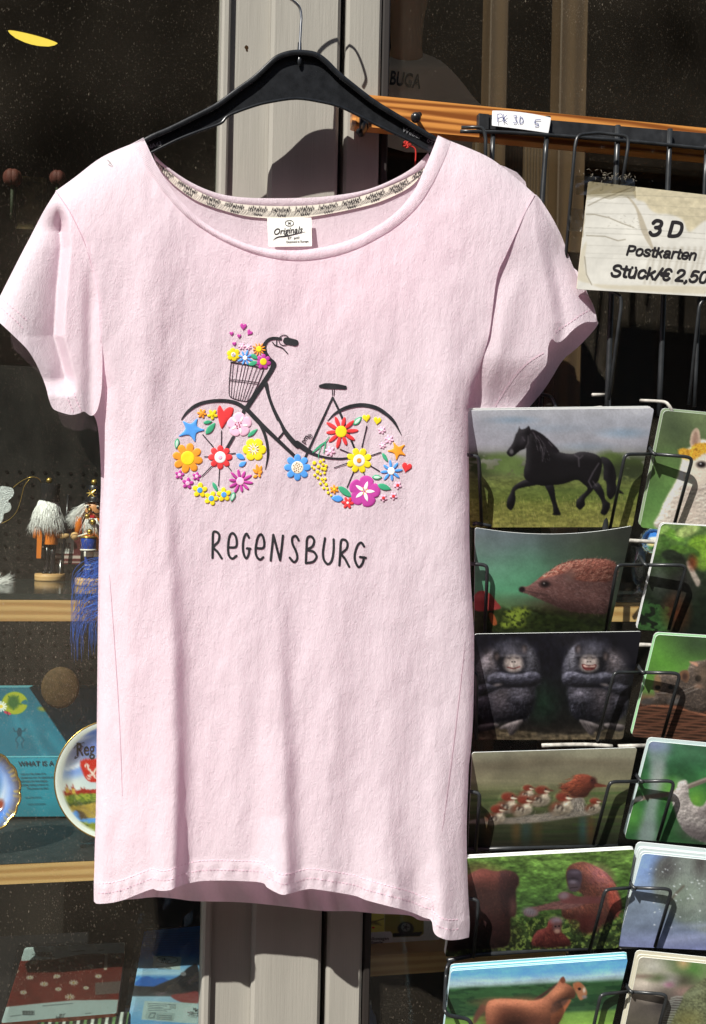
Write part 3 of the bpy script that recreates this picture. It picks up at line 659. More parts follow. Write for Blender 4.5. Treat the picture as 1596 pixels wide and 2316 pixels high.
text_to(lm, 'Designed in Europe', 647, 549.5, 7.4, -2, lp, bold=.02, xs=.86)
a_ = np.linspace(0, 2 * math.pi, 22); stroke(lm, np.stack([654 + 9.5 * np.cos(a_), 504.5 + 6.5 * np.sin(a_)], 1), 1.3, lp, cap=False)
stroke(lm, [(617, 543, .8), (628, 536, 2.4), (650, 533, 2.4), (690, 524, .8)], [.8, 2.4, 2.6, .8], lp)
lm.build('lettering', M_INK, lab, False)
# stitching along hems and seams
M_STITCH = mat('pink_thread', (.80, .54, .64), .8, .2)
def stitch(name, curves, yfun, on=5.0, gap=3.2, w=1.7, lift=.0009):
    st = MB()
    for curve, off in curves:
        c = crom(curve, 8); d = np.append(0, np.cumsum(np.hypot(*np.diff(c, axis=0).T)))
        for s0 in np.arange(0, d[-1] - on, on + gap):
            q = np.array([[np.interp(s, d, c[:, 0]), np.interp(s, d, c[:, 1]) + off] for s in (s0, s0 + on)])
            stroke(st, q, w, lambda X, Y: P(X, Y, yfun(X, Y) - lift), smooth=False, cap=False)
    st.build(name, M_STITCH, shirt, False)
stitch('hem_stitching', [(HEM[1:-1], -24)], Yf); stitch('hem_stitching', [(HEM[1:-1], -46)], Yf)
for q in ([(0, 673), (40, 706), (62, 726)], [(0, 694), (36, 726), (56, 748)], [(146, 880), (156, 910), (166, 932)], [(160, 870), (172, 904), (184, 930)]): stitch('cuff_stitching', [(q, 0)], Ysl)
stitch('cuff_stitching', [([(1256, 750), (1290, 728), (1316, 710), (1343, 697)], 0)], Ysr)
stitch('cuff_stitching', [([(1120, 918), (1142, 880), (1170, 842), (1200, 815), (1236, 794)], 0)], Ysr, on=6, gap=2)
M_SEAM = mat('seam_thread', (.52, .33, .40), .9, .1)
for nm_, q, w_ in (('armhole_seam', [(127, 433), (158, 480), (190, 547), (208, 606)], [1.8, 2.2, 2.0, .6]), ('side_seam', [(247, 1300), (258, 1450), (270, 1640), (276, 1800)], [.5, 1.2, 1.2, .5]), ('side_seam', [(1052, 1450), (1038, 1580), (1020, 1730), (1000, 1880)], [.5, 1.4, 1.4, .5])):
    sm_ = MB(); stroke(sm_, q, w_, lambda X, Y: P(X, Y, Yf(X, Y) - .0006)); sm_.build(nm_, M_SEAM, shirt, False)

sm_ = MB(); M_MARK = mat('grey_mark', (.22, .21, .20), .9, .1)
for q in ([(243, 362), (247, 366), (248, 370)], [(247, 365), (253, 374), (254, 376)], [(245, 372), (251, 376)]): stroke(sm_, q, 1.5, lambda X, Y: P(X, Y, Yf(X, Y) - .0006 - .00001 * len(sm_.v)))
sm_.build('stain', M_MARK, shirt, False)

# ------------------------------------------------------------------ the bicycle print
FR = {'A': (371.3, 708.2, .1948), 'B': (380.0, 898.1, .184), 'C': (656.3, 898.1, .184), 'T': (449.0, 1174.5, .2597), 'D': (0, 0, 1)}
def fr(f, pts): ox, oy, k_ = FR[f]; p = np.asarray(pts, float); return p * k_ + np.array([ox, oy])
def pr(h): return lambda X, Y: P(X, Y, Yf(X, Y) - h)
M_RUB = mat('black_puff_print', (.020, .020, .024), .5, .45, vary=(.25, 500, (1, 1, 1)), bumps=[(700, (1, 1, 1), .25, .0005)])
b = MB(); hh = [.0007]
def S(f, pts, w):
    p = fr(f, pts); w = np.asarray(w, float) * FR[f][2]; hh[0] += .000012; stroke(b, p, w, pr(hh[0]))
S('B', [(165, 275), (230, 190), (330, 110), (450, 65), (600, 45), (740, 50), (850, 80), (945, 140)], [14, 34, 44, 44, 44, 46, 48, 50])
S('B', [(945, 140), (1060, 240), (1140, 350), (1190, 470), (1220, 600), (1225, 730), (1195, 890)], [48, 44, 44, 38, 34, 28, 8])
S('B', [(950, 130), (1100, 290), (1200, 390), (1570, 740)], [52, 56, 52, 40])
S('A', [(950, 1110), (1190, 750), (1255, 640), (1268, 590), (1215, 530), (1170, 450), (1165, 370), (1205, 315), (1270, 292), (1350, 300)], [58, 56, 58, 62, 50, 46, 44, 40, 38, 34])
S('B', [(805, 488), (715, 640)], 38); S('B', [(940, 130), (925, 190)], 44)
S('A', [(1420, 322), (1520, 345)], [86, 80])
S('A', [(1255, 335), (1290, 375), (1370, 405), (1432, 470)], [10, 14, 14, 12]); S('A', [(1305, 310), (1302, 382)], 12)
an = np.linspace(0, 2 * math.pi, 20); S('A', np.stack([1390 + 60 * np.cos(an), 315 + 60 * np.sin(an)], 1), 10)
S('A', [(1180, 820), (1210, 950), (1260, 1100), (1320, 1235)], [50, 36, 34, 36]); S('B', [(1240, 0), (1300, 150), (1400, 350), (1440, 430), (1530, 540), (1596, 600)], [34, 34, 40, 56, 62, 66])
S('C', [(80, 565), (170, 630), (230, 668), (330, 715), (450, 745), (600, 758), (700, 750)], [66, 66, 54, 34, 28, 26, 24])
S('B', [(1362, 502), (1422, 428)], 24)
S('C', [(520, 5), (220, 660), (165, 780)], [26, 28, 32]); S('C', [(520, 5), (620, 215), (760, 560), (785, 620)], [26, 30, 26, 24])
S('D', [(724, 873.5), (738, 873), (760, 874), (780, 876.5)], [7, 13, 12, 9])
S('D', [(751, 881), (751.5, 894)], 2); S('D', [(755.5, 881), (755, 894)], 2)
S('C', [(458, 292), (540, 210), (640, 150), (760, 110), (900, 98), (1050, 130), (1180, 210), (1280, 310), (1365, 465)], [8, 26, 42, 46, 48, 48, 44, 34, 8])
for w_, q in ((12, [(655, 415), (653, 600)]), (13, [(425, 462), (555, 612)]), (12, [(755, 697), (825, 690)]), (11, [(705, 815), (775, 902)]), (11, [(632, 870), (618, 1092)]), (12, [(535, 850), (415, 972)]), (10, [(443, 732), (497, 732)])): S('B', q, w_)
for w_, q in ((15, [(940, 358), (880, 615)]), (13, [(610, 640), (755, 700)]), (12, [(740, 798), (540, 868)]), (12, [(785, 900), (697, 1108)]), (12, [(880, 875), (910, 955)]), (14, [(965, 832), (1095, 910)]), (13, [(995, 718), (1113, 678)])): S('C', q, w_)
prt = b.build('bicycle_print', M_RUB, shirt, False)
b = MB(); hh[0] = .0007
S('A', [(775, 570), (960, 600), (1150, 640)], 18); S('A', [(775, 580), (757, 760), (752, 900), (765, 970), (860, 1010), (950, 1025)], 10)
S('A', [(1155, 645), (1080, 840), (1000, 990), (950, 1025)], 11); S('A', [(810, 545), (860, 550)], 9)
for q in ([(800, 590), (775, 970)], [(855, 600), (800, 985)], [(905, 600), (825, 1000)], [(940, 610), (855, 1008)], [(975, 615), (880, 1012)], [(1025, 620), (905, 1018)], [(1075, 630), (930, 1020)], [(1115, 640), (960, 1015)]): S('A', q, 7)
S('A', [(760, 765), (1095, 805)], 7); S('A', [(758, 785), (1088, 825)], 7)
b.build('basket', M_RUB, prt, False)
PC = {'orange': (.86, .32, .03), 'yellow': (.86, .66, .02), 'red': (.74, .045, .05), 'pink': (.86, .50, .66), 'blue': (.09, .33, .80), 'green': (.05, .36, .19), 'magenta': (.50, .055, .33), 'white': (.84, .80, .80), 'cream': (.84, .75, .60), 'brown': (.30, .12, .05), 'maroon': (.35, .08, .14), 'palegreen': (.55, .72, .62)}
PM = {k_: mat('puff_' + k_, c, .55, .3, vary=(.06, 400, (1, 1, 1)), bumps=[(500, (1, 1, 1), .2, .0004)]) for k_, c in PC.items()}
def puff(mb, out, h=.0008, base=.0006):
    o_ = np.asarray(out, float); c = o_.mean(0); n = len(o_); V = []; f = []
    pr_ = [(1.0, 0), (.965, .45), (.91, .8), (.82, 1.0), (.45, 1.06)]
    for s_, z in pr_: q = c + (o_ - c) * s_; V.append(P(q[:, 0], q[:, 1], Yf(q[:, 0], q[:, 1]) - base - h * z))
    V.append(P(c[0], c[1], Yf(c[0], c[1]) - base - h * 1.06)[None]); V = np.vstack(V)
    for i in range(len(pr_) - 1): f += [(i * n + j, i * n + (j + 1) % n, (i + 1) * n + (j + 1) % n, (i + 1) * n + j) for j in range(n)]
    e = (len(pr_) - 1) * n; f += [(e + j, e + (j + 1) % n, len(V) - 1) for j in range(n)]
    mb.add(V, f)
def ellp(cx, cy, a, b_, rot, n=16):
    w = np.linspace(0, 2 * math.pi, n, endpoint=False); c, s_ = math.cos(R(rot)), math.sin(R(rot))
    return np.stack([cx + a * np.cos(w) * c - b_ * np.sin(w) * s_, cy + a * np.cos(w) * s_ + b_ * np.sin(w) * c], 1)
def leafp(p0, p1, w, n=9):
    p0, p1 = np.array(p0, float), np.array(p1, float); d = p1 - p0; nn = np.array([-d[1], d[0]]) / np.hypot(*d)
    t = np.linspace(0, 1, n); pr_ = np.sin(math.pi * t ** .85) ** .8 * w / 2
    return np.vstack([p0 + d * t[:, None] + nn * pr_[:, None], (p0 + d * t[:, None] - nn * pr_[:, None])[::-1][1:-1]])
def flower(f, x, y, Rr, n, col, kind='broad', rot=0, cen=None, cr=.3, name='flower', extra=None, h=.00075):
    m = MB(); (x, y), = fr(f, [(x, y)]); Rr *= FR[f][2]; mats = [PM[col]]
    if kind == 'thin':
        for i in range(n):
            a = 2 * math.pi * i / n + R(rot); r0, r1 = .22 * Rr, Rr * (1 - .07 * ((i * 7) % 3))
            puff(m, ellp(x + math.cos(a) * (r0 + r1) / 2, y + math.sin(a) * (r0 + r1) / 2, (r1 - r0) / 2, min(.125 * Rr, 1.15 * Rr / n), math.degrees(a), 14), h)
    else:
        w = np.linspace(0, 2 * math.pi, n * 12, endpoint=False); a_, p_ = {'broad': (.60, .55), 'wide': (.74, .5), 'star': (.42, 1.0), 'point': (.48, .8)}[kind]
        r = Rr * (a_ + (1 - a_) * np.abs(np.cos(n * w / 2)) ** p_); puff(m, np.stack([x + r * np.cos(w + R(rot)), y + r * np.sin(w + R(rot))], 1), h)
    b0 = .0006 + h * 1.0
    for c_, rad in (cen or []):
        if PM[c_] not in mats: mats.append(PM[c_])
        m.mat(mats.index(PM[c_])); puff(m, ellp(x, y, rad * FR[f][2], rad * FR[f][2] * 1.04, 0, 22), .0005, b0); b0 += .0005
    for c_, shp in (extra or []):
        if PM[c_] not in mats: mats.append(PM[c_])
        m.mat(mats.index(PM[c_])); puff(m, fr(f, shp), .00035, b0); b0 += .00001
    return m.build(name, mats, prt)
def shape(name, col, out, h=.00075): m = MB(); puff(m, out, h); return m.build(name, PM[col], prt)
def heart(f, x, y, s_, col, rot=0):
    w = np.linspace(0, 2 * math.pi, 34, endpoint=False); hx = 16 * np.sin(w) ** 3; hy = -(13 * np.cos(w) - 5 * np.cos(2 * w) - 2 * np.cos(3 * w) - np.cos(4 * w)) * 1.12
    c, q = math.cos(R(rot)), math.sin(R(rot)); k_ = s_ / 17; p = np.stack([x + k_ * (hx * c - hy * q), y + k_ * (hx * q + hy * c)], 1)
    return shape('heart', col, fr(f, p))
def star(f, pts, col):
    p = np.asarray(pts, float); c = p.mean(0); o_ = []
    for i in range(5):
        a, d = p[i], p[(i + 1) % 5]; t = np.array([-(a - c)[1], (a - c)[0]]); t /= np.hypot(*t); o_ += [a - t * 9 * 0.8, a * 1.0 + (a - c) * .02, a + t * 9 * .8, c + ((a + d) / 2 - c) * .62]
    o_ = np.array(o_); ang = np.arctan2(o_[:, 1] - c[1], o_[:, 0] - c[0]); o_ = o_[np.argsort(ang)]
    return shape('star', col, fr(f, crom(o_, 3, True)))
def leaf(f, p0, p1, w, col='green', open_=False):
    o = shape('leaf', col, fr(f, leafp(p0, p1, w)))
    if open_:
        a, d = np.array(p0, float), np.array(p1, float); m = MB(); puff(m, fr(f, leafp(a + (d - a) * .15, d - (d - a) * .15, w * .55)), .00015, .0014); m.build('leaf_centre', PM['palegreen'], o)
    return o
def dots(cx, cy, rad, n, r, seed): q = np.random.default_rng(seed); return [ellp(cx + rad * math.sqrt((i + .5) / n) * math.cos(i * 2.4), cy + rad * math.sqrt((i + .5) / n) * math.sin(i * 2.4), r * q.uniform(.7, 1.1), r, 0, 8) for i in range(n)]
def rays(cx, cy, r0, r1, w, n, rot=0): return [leafp((cx + r0 * math.cos(2 * math.pi * i / n + R(rot)), cy + r0 * math.sin(2 * math.pi * i / n + R(rot))), (cx + r1 * math.cos(2 * math.pi * i / n + R(rot)), cy + r1 * math.sin(2 * math.pi * i / n + R(rot))), w, 6) for i in range(n)]
flower('B', 415, 203, 62, 6, 'orange', 'star', 10, [('orange', 20)]); flower('B', 545, 215, 68, 5, 'yellow', 'star', 20, [('yellow', 20)])
shape('heart', 'red', fr('B', crom([(655, 388), (612, 250), (603, 165), (627, 103), (652, 120), (668, 190), (700, 150), (750, 122), (798, 135), (802, 180), (772, 245), (710, 320)], 4, True)))
flower('B', 875, 340, 155, 5, 'pink', 'wide', -92, extra=[('white', s_) for s_ in rays(875, 340, 40, 112, 30, 5, -66)] + [('maroon', s_) for s_ in dots(860, 340, 45, 7, 11, 1)])
star('B', [(185, 300), (355, 268), (440, 405), (330, 545), (138, 478)], 'blue')
leaf('B', (430, 318), (542, 300), 46); leaf('B', (462, 458), (580, 315), 76); leaf('B', (975, 490), (1100, 390), 52); leaf('B', (545, 1045), (612, 1168), 48)
leaf('B', (118, 505), (98, 640), 62, open_=True); leaf('B', (815, 1165), (775, 1288), 62, open_=True)
flower('B', 240, 750, 188, 8, 'orange', 'broad', 12, [('yellow', 84)]); flower('B', 640, 740, 150, 8, 'red', 'broad', 0, [('white', 70), ('pink', 26)])
flower('B', 1060, 645, 145, 6, 'yellow', 'wide', 0, extra=[('white', s_) for s_ in rays(1050, 640, 12, 78, 13, 11)] + [('brown', s_) for s_ in rays(1050, 640, 30, 70, 7, 9, 15)])
shape('petal', 'blue', fr('B', leafp((835, 700), (945, 765), 68))); shape('petal', 'blue', fr('B', leafp((868, 850), (962, 795), 62)))
m = MB()
for q in (((1110, 925), (1085, 820), 46), ((1110, 930), (1150, 840), 44), ((1105, 940), (1035, 880), 44), ((1105, 950), (1160, 905), 40), ((1100, 965), (1040, 985), 40), ((1115, 945), (1130, 990), 36)): puff(m, fr('B', leafp(*q)), .0008)
m.build('tulip', PM['orange'], prt)
flower('B', 885, 1035, 162, 10, 'magenta', 'thin', 8, [('pink', 48)])
for x, y, r in ((140, 955, 60), (240, 1060, 74), (350, 975, 56)): flower('B', x, y, r, 5, 'magenta', 'star', -80, [('pink', r * .36)])
for x, y, r, q in ((390, 1145, 96, -85), (530, 1245, 92, -70), (685, 1200, 92, -95)): flower('B', x, y, r, 5, 'yellow', 'point', q, [('blue', 34)])
for x, y, s_, q in ((918, 155, 42, 5), (780, 237, 26, 0), (868, 265, 26, 5), (990, 225, 36, 38), (812, 355, 26, -5)): heart('A', x, y, s_, 'magenta', q)
flower('A', 900, 385, 44, 6, 'pink', 'star', 0, [('white', 10)]); flower('A', 975, 392, 40, 6, 'pink', 'star', 20, [('white', 10)])
leaf('A', (1000, 478), (1090, 535), 52); leaf('A', (975, 600), (1095, 565), 56)
flower('A', 1098, 418, 84, 11, 'orange', 'thin', 10, [('yellow', 33)]); flower('A', 803, 482, 80, 6, 'yellow', 'wide', 20, [('white', 27)], extra=[('maroon', s_) for s_ in dots(803, 482, 16, 5, 5, 2)])
flower('A', 937, 520, 98, 8, 'blue', 'thin', 20, [('white', 27)]); flower('A', 1150, 565, 92, 7, 'magenta', 'broad', 15, [('yellow', 40)])
flower('C', 625, 425, 215, 10, 'red', 'thin', -4, [('yellow', 70)])
leaf('C', (775, 345), (878, 240), 70, open_=True); heart('C', 935, 258, 52, 'yellow', -4); heart('C', 1070, 290, 52, 'yellow', 8)
for x, y, r in ((1125, 405, 52), (1215, 520, 60), (1135, 595, 44), (490, 665, 66)): flower('C', x, y, r, 6, 'pink', 'star', 15, [('white', 14)])
flower('C', 845, 780, 160, 8, 'yellow', 'broad', -65, [('white', 72), ('orange', 30)]); star('C', [(1270, 560), (1402, 590), (1412, 715), (1305, 770), (1200, 662)], 'orange')
leaf('C', (1128, 685), (1202, 800), 46); flower('C', 1240, 910, 142, 8, 'blue', 'thin', -6, [('white', 46)]); heart('C', 1430, 862, 66, 'red', 14)
flower('C', 910, 1160, 198, 5, 'magenta', 'wide', -78, extra=[('white', s_) for s_ in rays(910, 1160, 10, 132, 44, 5, -72)] + [('yellow', s_) for s_ in dots(915, 1155, 45, 8, 8, 4)])
leaf('C', (1003, 985), (1130, 988), 62, open_=True); leaf('C', (1068, 1078), (1242, 1138), 78); leaf('C', (588, 1098), (762, 1236), 80)
for x, y, r in ((1320, 1085, 52), (1145, 1240, 48), (1268, 1218, 48)): flower('C', x, y, r, 5, 'pink', 'star', 20, [('red', 20)], name='berry')
shape('petal', 'blue', fr('C', leafp((650, 1255), (500, 1240), 84))); flower('C', 705, 1300, 78, 6, 'red', 'star', 5, [('white', 15)]); flower('C', 540, 1135, 58, 6, 'orange', 'star', 25, [('yellow', 16)])
m = MB()
for x, y, r in ((295, 810, 26), (370, 795, 22), (345, 855, 23), (400, 830, 19), (440, 845, 19), (425, 885, 26), (390, 880, 20), (265, 860, 14), (290, 882, 15), (335, 920, 24), (370, 945, 18), (420, 935, 18), (300, 960, 18), (340, 995, 18), (390, 1010, 20), (430, 1005, 18), (410, 1042, 18), (440, 1075, 22), (370, 1065, 18), (455, 1125, 18), (410, 1120, 18), (465, 1175, 20), (500, 1210, 14), (410, 775, 16)): puff(m, fr('C', ellp(x, y, r, r, 0, 10)), .0009)
m.build('mimosa', PM['yellow'], prt)
b = MB(); hh[0] = .0012
S('C', [(480, 478), (435, 545), (350, 605), (275, 680)], [6, 14, 16, 10]); S('C', [(432, 548), (425, 620), (408, 690)], [14, 16, 8]); S('C', [(375, 615), (350, 690), (345, 760)], [8, 10, 6]); S('C', [(275, 680), (330, 640), (425, 560)], [8, 12, 10])
b.build('sprig', PM['green'], prt, False)
flower('C', 88, 865, 165, 8, 'blue', 'broad', 0, [('cream', 74)], extra=[('brown', s_) for s_ in dots(85, 866, 58, 16, 8, 5)])
b = MB(); text_to(b, 'pm', 688, 1004, 17, -58, pr(.0008), bold=.015, xs=.9); text_to(b, '®', 697, 994, 15, -20, pr(.0008), bold=.01)
b.build('print_mark', M_RUB, prt, False)
b = MB(); hh[0] = .0006
WT = 21
for q in ([(120, 335), (122, 220), (126, 120), (150, 108), (178, 135), (172, 190), (130, 243), (165, 285), (200, 340)], [(255, 243), (325, 238), (326, 160), (296, 120), (268, 150), (256, 240), (262, 310), (292, 342), (328, 318)],
          [(437, 158), (415, 125), (392, 170), (385, 250), (395, 310), (416, 340), (436, 300), (441, 255)], [(420, 253), (450, 257)],
          [(497, 250), (565, 246), (566, 170), (541, 130), (512, 165), (495, 265), (506, 325), (535, 350), (562, 330)],
          [(870, 182), (845, 145), (815, 162), (818, 215), (848, 280), (858, 340), (830, 372), (793, 335)],
          [(1100, 165), (1083, 280), (1090, 350), (1125, 390), (1160, 355), (1175, 260), (1175, 175)], [(1225, 400), (1232, 300), (1240, 190), (1270, 178), (1295, 205), (1288, 255), (1245, 300), (1275, 345), (1310, 412)],
          [(1440, 235), (1415, 203), (1385, 225), (1360, 300), (1362, 360), (1392, 415), (1425, 385), (1440, 330)], [(1405, 328), (1455, 335)],
          [(933, 380), (938, 260), (946, 165), (980, 150), (1005, 185), (990, 235), (945, 265), (1000, 282), (1026, 325), (998, 368), (940, 380)]): S('T', q, WT)
for q in ([(627, 358), (638, 250), (650, 135)], [(650, 135), (680, 250), (708, 355)], [(708, 355), (722, 250), (733, 142)]): S('T', q, WT)
b.build('town_name', M_RUB, shirt, False)

# ================================================================== the hanger
hg = thing('coat_hanger', 'black plastic coat hanger with metal hook carrying the pink shirt', 'hanger', P(677, 113, -.085))
HU = [(120, 446), (220, 378), (325, 312), (380, 287), (435, 260), (467, 244), (493, 229), (532, 200), (571, 172), (602, 143), (623, 125), (649, 115), (677, 112), (714, 117), (740, 134), (766, 160), (805, 192), (848, 225), (898, 256), (923, 271), (990, 311), (1100, 368), (1200, 432)]
HL = [(130, 466), (230, 405), (340, 350), (400, 320), (450, 300), (500, 282), (519, 264), (571, 244), (610, 234), (670, 226), (727, 234), (766, 244), (805, 262), (848, 284), (923, 320), (973, 346), (1090, 396), (1190, 454)]
hu, hl = crom(HU, 4), crom(HL, 4)
M_HANG = mat('hanger_plastic', (.013, .014, .016), .24, .5, vary=(.35, 90, (1, 1, 1)), bumps=[(300, (1, 1, 1), .12, .0006)])
v, f = sheet2d(np.vstack([hu, hl[::-1]]), 16, 6)
mk('body', P(v[:, 0], v[:, 1], -.0725), f, M_HANG, hg)
def rim(name, c, w, Y0, Y1):
    d = np.gradient(c, axis=0); d /= np.linalg.norm(d, axis=1)[:, None]; n_ = np.stack([-d[:, 1], d[:, 0]], 1) * w
    a, b_ = c, c + n_; m = len(c); ins = a * .5 + b_ * .5
    V = np.vstack([P(a[:, 0], a[:, 1], Y1), P(a[:, 0], a[:, 1], Y0 + .001), P((a + n_ * .1)[:, 0], (a + n_ * .1)[:, 1], Y0), P((b_ - n_ * .15)[:, 0], (b_ - n_ * .15)[:, 1], Y0), P(b_[:, 0], b_[:, 1], Y0 + .0015), P(b_[:, 0], b_[:, 1], Y1)])
    f_ = [(k_ * m + i, k_ * m + i + 1, (k_ + 1) * m + i + 1, (k_ + 1) * m + i) for k_ in range(5) for i in range(m - 1)]
    return mk(name, V, f_, M_HANG, hg)
rim('upper_rim', hu, 13, -.0800, -.066); rim('lower_rim', hl, -7, -.0785, -.066)
MB().lathe(P(677, 122, -.073), [(4.5 * .00054, -.012), (5.5 * .00054, -.006), (5 * .00054, .006), (4.6 * .00054, .014)], 14).build('collar', M_HANG, hg)
MB().ball(P(677, 138, -.0765), .0028, 12, 1, .7, 2.4).build('hook_socket', M_HANG, hg)
M_CHROME = mat('hook_steel', (.55, .55, .55), .25, .5, 1.0)
hook = crom([P(677, 118, -.075), P(680, 60, -.075), P(681, 38, -.075), P(677, 17, -.075), P(664, 3, -.076), P(640, -16, -.078), P(622, -60, -.08), P(634, -112, -.08), P(676, -136, -.078), P(722, -118, -.075), P(742, -74, -.082), P(738, -40, -.08)], 8)  # out-of-view curl shaped so its shadow arcs fall on the post
MB().tube(hook, .0017, 10).build('hook', M_CHROME, hg)
b = MB(); M_EMB = mat('embossed_grey', (.16, .16, .17), .5, .4)
hp = lambda X, Y: P(X, Y, -.0740)
text_to(b, 'Weber   64', 908, 297, 17, 23, hp, xs=.95); b.build('embossed_lettering', M_EMB, hg, False)
b = MB(); text_to(b, 'NA43', 333, 338, 14, -16, hp, shear=.1); b.build('embossed_number', M_EMB, hg, False)

# ================================================================== the wire rack
M_WIRE = mat('rack_wire', (.022, .024, .026), .33, .5, vary=(.3, 80, (1, 1, 1)), bumps=[(200, (1, 1, 1), .12, .0005)])
M_WORN = mat('worn_wire', (.42, .40, .36), .5, .4, vary=(.4, 120, (1, 1, 1)), bumps=[(200, (1, 1, 1), .2, .0005)])
M_BAR = mat('rack_bar', (.018, .019, .021), .42, .5, vary=(.5, 60, (1, 1, 1)), bumps=[(150, (1, 1, 1), .15, .0006)])
rack = thing('postcard_rack', 'black wire postcard rack hanging on the orange pine rail', 'postcard rack', P(1400, 320, -.03))
TOPY, BOTY = -.102, -.036
def wire(name, pts, r=.0021, mt=None, smooth=3, parent=None):
    p = [P(*q) for q in pts]; c = crom(p, smooth) if smooth and len(p) > 2 else np.array(p)
    return MB().tube(c, r, 8).build(name, mt or M_WIRE, parent or rack)
def bend(pts, rad=9, n=4):                   # round the corners of a wire path given as (px, py, Y)
    p = np.asarray(pts, float); out = [p[0]]
    for i in range(1, len(p) - 1):
        a, b, c = p[i - 1], p[i], p[i + 1]
        la, lc = np.hypot(*(a - b)[:2]), np.hypot(*(c - b)[:2]); ra, rc = min(rad, la * .45) / max(la, 1e-6), min(rad, lc * .45) / max(lc, 1e-6)
        q0, q1 = b + (a - b) * ra, b + (c - b) * rc
        for t in np.linspace(0, 1, n + 1): out.append((1 - t) ** 2 * q0 + 2 * t * (1 - t) * b + t * t * q1)
    out.append(p[-1]); return out
def bwire(name, pts, r=.0021, mt=None, rad=9): return wire(name, bend(pts, rad), r, mt, 0)
# flat top bar, thick cross wire, uprights
a, b = P(1088, 257, -.040), P(1640, 338, -.040)
bar = MB(); c0, c1, c2, c3 = P(1088, 258, -.040), P(1660, 307, -.040), P(1660, 341, -.040), P(1088, 290, -.040)
bar.add([*[q for q in (c0, c1, c2, c3)], *[q + np.array([0, .006, 0]) for q in (c0, c1, c2, c3)]], [(3, 2, 1, 0), (4, 5, 6, 7), (0, 1, 5, 4), (1, 2, 6, 5), (2, 3, 7, 6), (3, 0, 4, 7)])
bar.build('top_bar', M_BAR, rack, False)
MB().box(P(1088, 0, -.044)[0], P(1112, 0, -.044)[0], -.0445, -.0335, P(1100, 292, -.044)[2], P(1100, 258, -.044)[2], .001).build('bar_end', M_BAR, rack, False)
MB().box(P(1238, 0, -.044)[0], P(1249, 0, -.044)[0], -.0475, -.0345, P(1240, 302, -.044)[2], P(1240, 264, -.044)[2], .001).build('bar_bracket', M_BAR, rack, False)
wire('cross_wire', [(1041, 297, -.052), (1150, 300, -.052), (1300, 310, -.052), (1450, 322, -.052), (1640, 341, -.052)], .0026)
for x0, y0, x1, y1, r in ((1115, 296, 1098, 700, .0034), (1236, 308, 1212, 640, .0036), (1397, 284, 1372, 940, .0040), (1515, 292, 1490, 940, .0038), (1597, 328, 1570, 920, .0026)):
    wire('upright', [(x0, y0, -.048), ((x0 + x1) / 2, (y0 + y1) / 2, -.048), (x1, y1, -.048)], r)
wire('upright', [(1375, 900, -.048), (1362, 1400, -.030), (1330, 2330, -.012)], .0042)
wire('upright', [(1226, 840, -.03), (1221, 940, -.03)], .003)
# worn stubs seen in the gaps
for q in ([(1412, 1222, -.05), (1448, 1224, -.05), (1490, 1226, -.05)], [(1440, 1458, -.045), (1500, 1460, -.045)], [(1225, 1686, -.045), (1320, 1684, -.045), (1384, 1688, -.045)], [(1398, 1688, -.045), (1470, 1686, -.045)], [(1400, 2142, -.03), (1440, 2140, -.03)]): wire('cross_wire', q, .0028, M_WORN)
for q in ([(1072, 1187, -.05), (1076, 1183, -.06), (1110, 1190, -.062)], [(1360, 921, -.05), (1339, 924, -.06), (1331, 928, -.07), (1338, 948, -.08)], [(1339, 893, -.05), (1371, 893, -.045)], [(1448, 906, -.06), (1490, 908, -.09), (1508, 912, -.10), (1520, 930, -.10)]): wire('clip', q, .0023, M_WORN if q[0][0] > 1300 else M_WIRE)
bwire('clip', [(1222, 892, -.03), (1245, 895, -.05), (1258, 924, -.07)], .0024)
# pocket frames: one hoop in front of every card
def hoop(pts, r=.0024, rad=12): return bwire('pocket_hoop', pts, r, None, rad)
bwire('pocket_hoop', [(1043, 288, -.06), (1092, 288, -.066), (1098, 310, -.066), (1097, 420, -.066)], .0024, None, 10)
bwire('pocket_hoop', [(1276, 620, -.075), (1300, 330, -.08), (1306, 305, -.08), (1352, 300, -.072), (1420, 308, -.08), (1420, 330, -.08), (1406, 420, -.08)], .0023, None, 12)
bwire('pocket_hoop', [(1382, 660, -.085), (1403, 668, -.09), (1405, 690, -.09), (1376, 905, -.085)], .0023, None, 12)
bwire('pocket_hoop', [(1640, 672, -.09), (1592, 676, -.09), (1581, 690, -.09), (1557, 915, -.085)], .0023, None, 12)
HY = lambda t: -.1085 + .066 * t             # hoops lie just in front of the card faces
def pair(jx, jy, lx, ly, lbx, lby, rx, ry, rbx, rby, f0=.42, f1=1.02):
    """the two front hoops that meet at a junction (jx, jy): one reaching left over a card, one right"""
    hoop([(jx - 5, jy + 3, HY(f0) - .004), (lx + 8, ly, HY(f0) - .012), (lx, ly + 6, HY(f0) - .012), (lbx, lby, HY(f1) - .006)])
    hoop([(jx + 5, jy + 3, HY(f0) - .004), (rx - 8, ry, HY(f0) - .012), (rx + 2, ry + 6, HY(f0) - .012), (rbx, rby, HY(f1) - .006)])
    MB().tube([P(jx - 9, jy - 14, HY(f0) + .006), P(jx, jy, HY(f0) - .002), P(jx + 8, jy + 5, HY(f0) - .008)], .0026, 8).build('weld', M_WIRE, rack)
pair(1475, 1024, 1412, 1027, 1379, 1197, 1563, 1033, 1523, 1192)
pair(1456, 1275, 1394, 1277, 1370, 1427, 1549, 1278, 1512, 1424)
pair(1450, 1518, 1387, 1520, 1350, 1675, 1535, 1522, 1498, 1668)
pair(1446, 1764, 1377, 1768, 1342, 1910, 1522, 1766, 1487, 1900)
pair(1430, 2005, 1367, 2011, 1333, 2150, 1516, 2010, 1481, 2141)
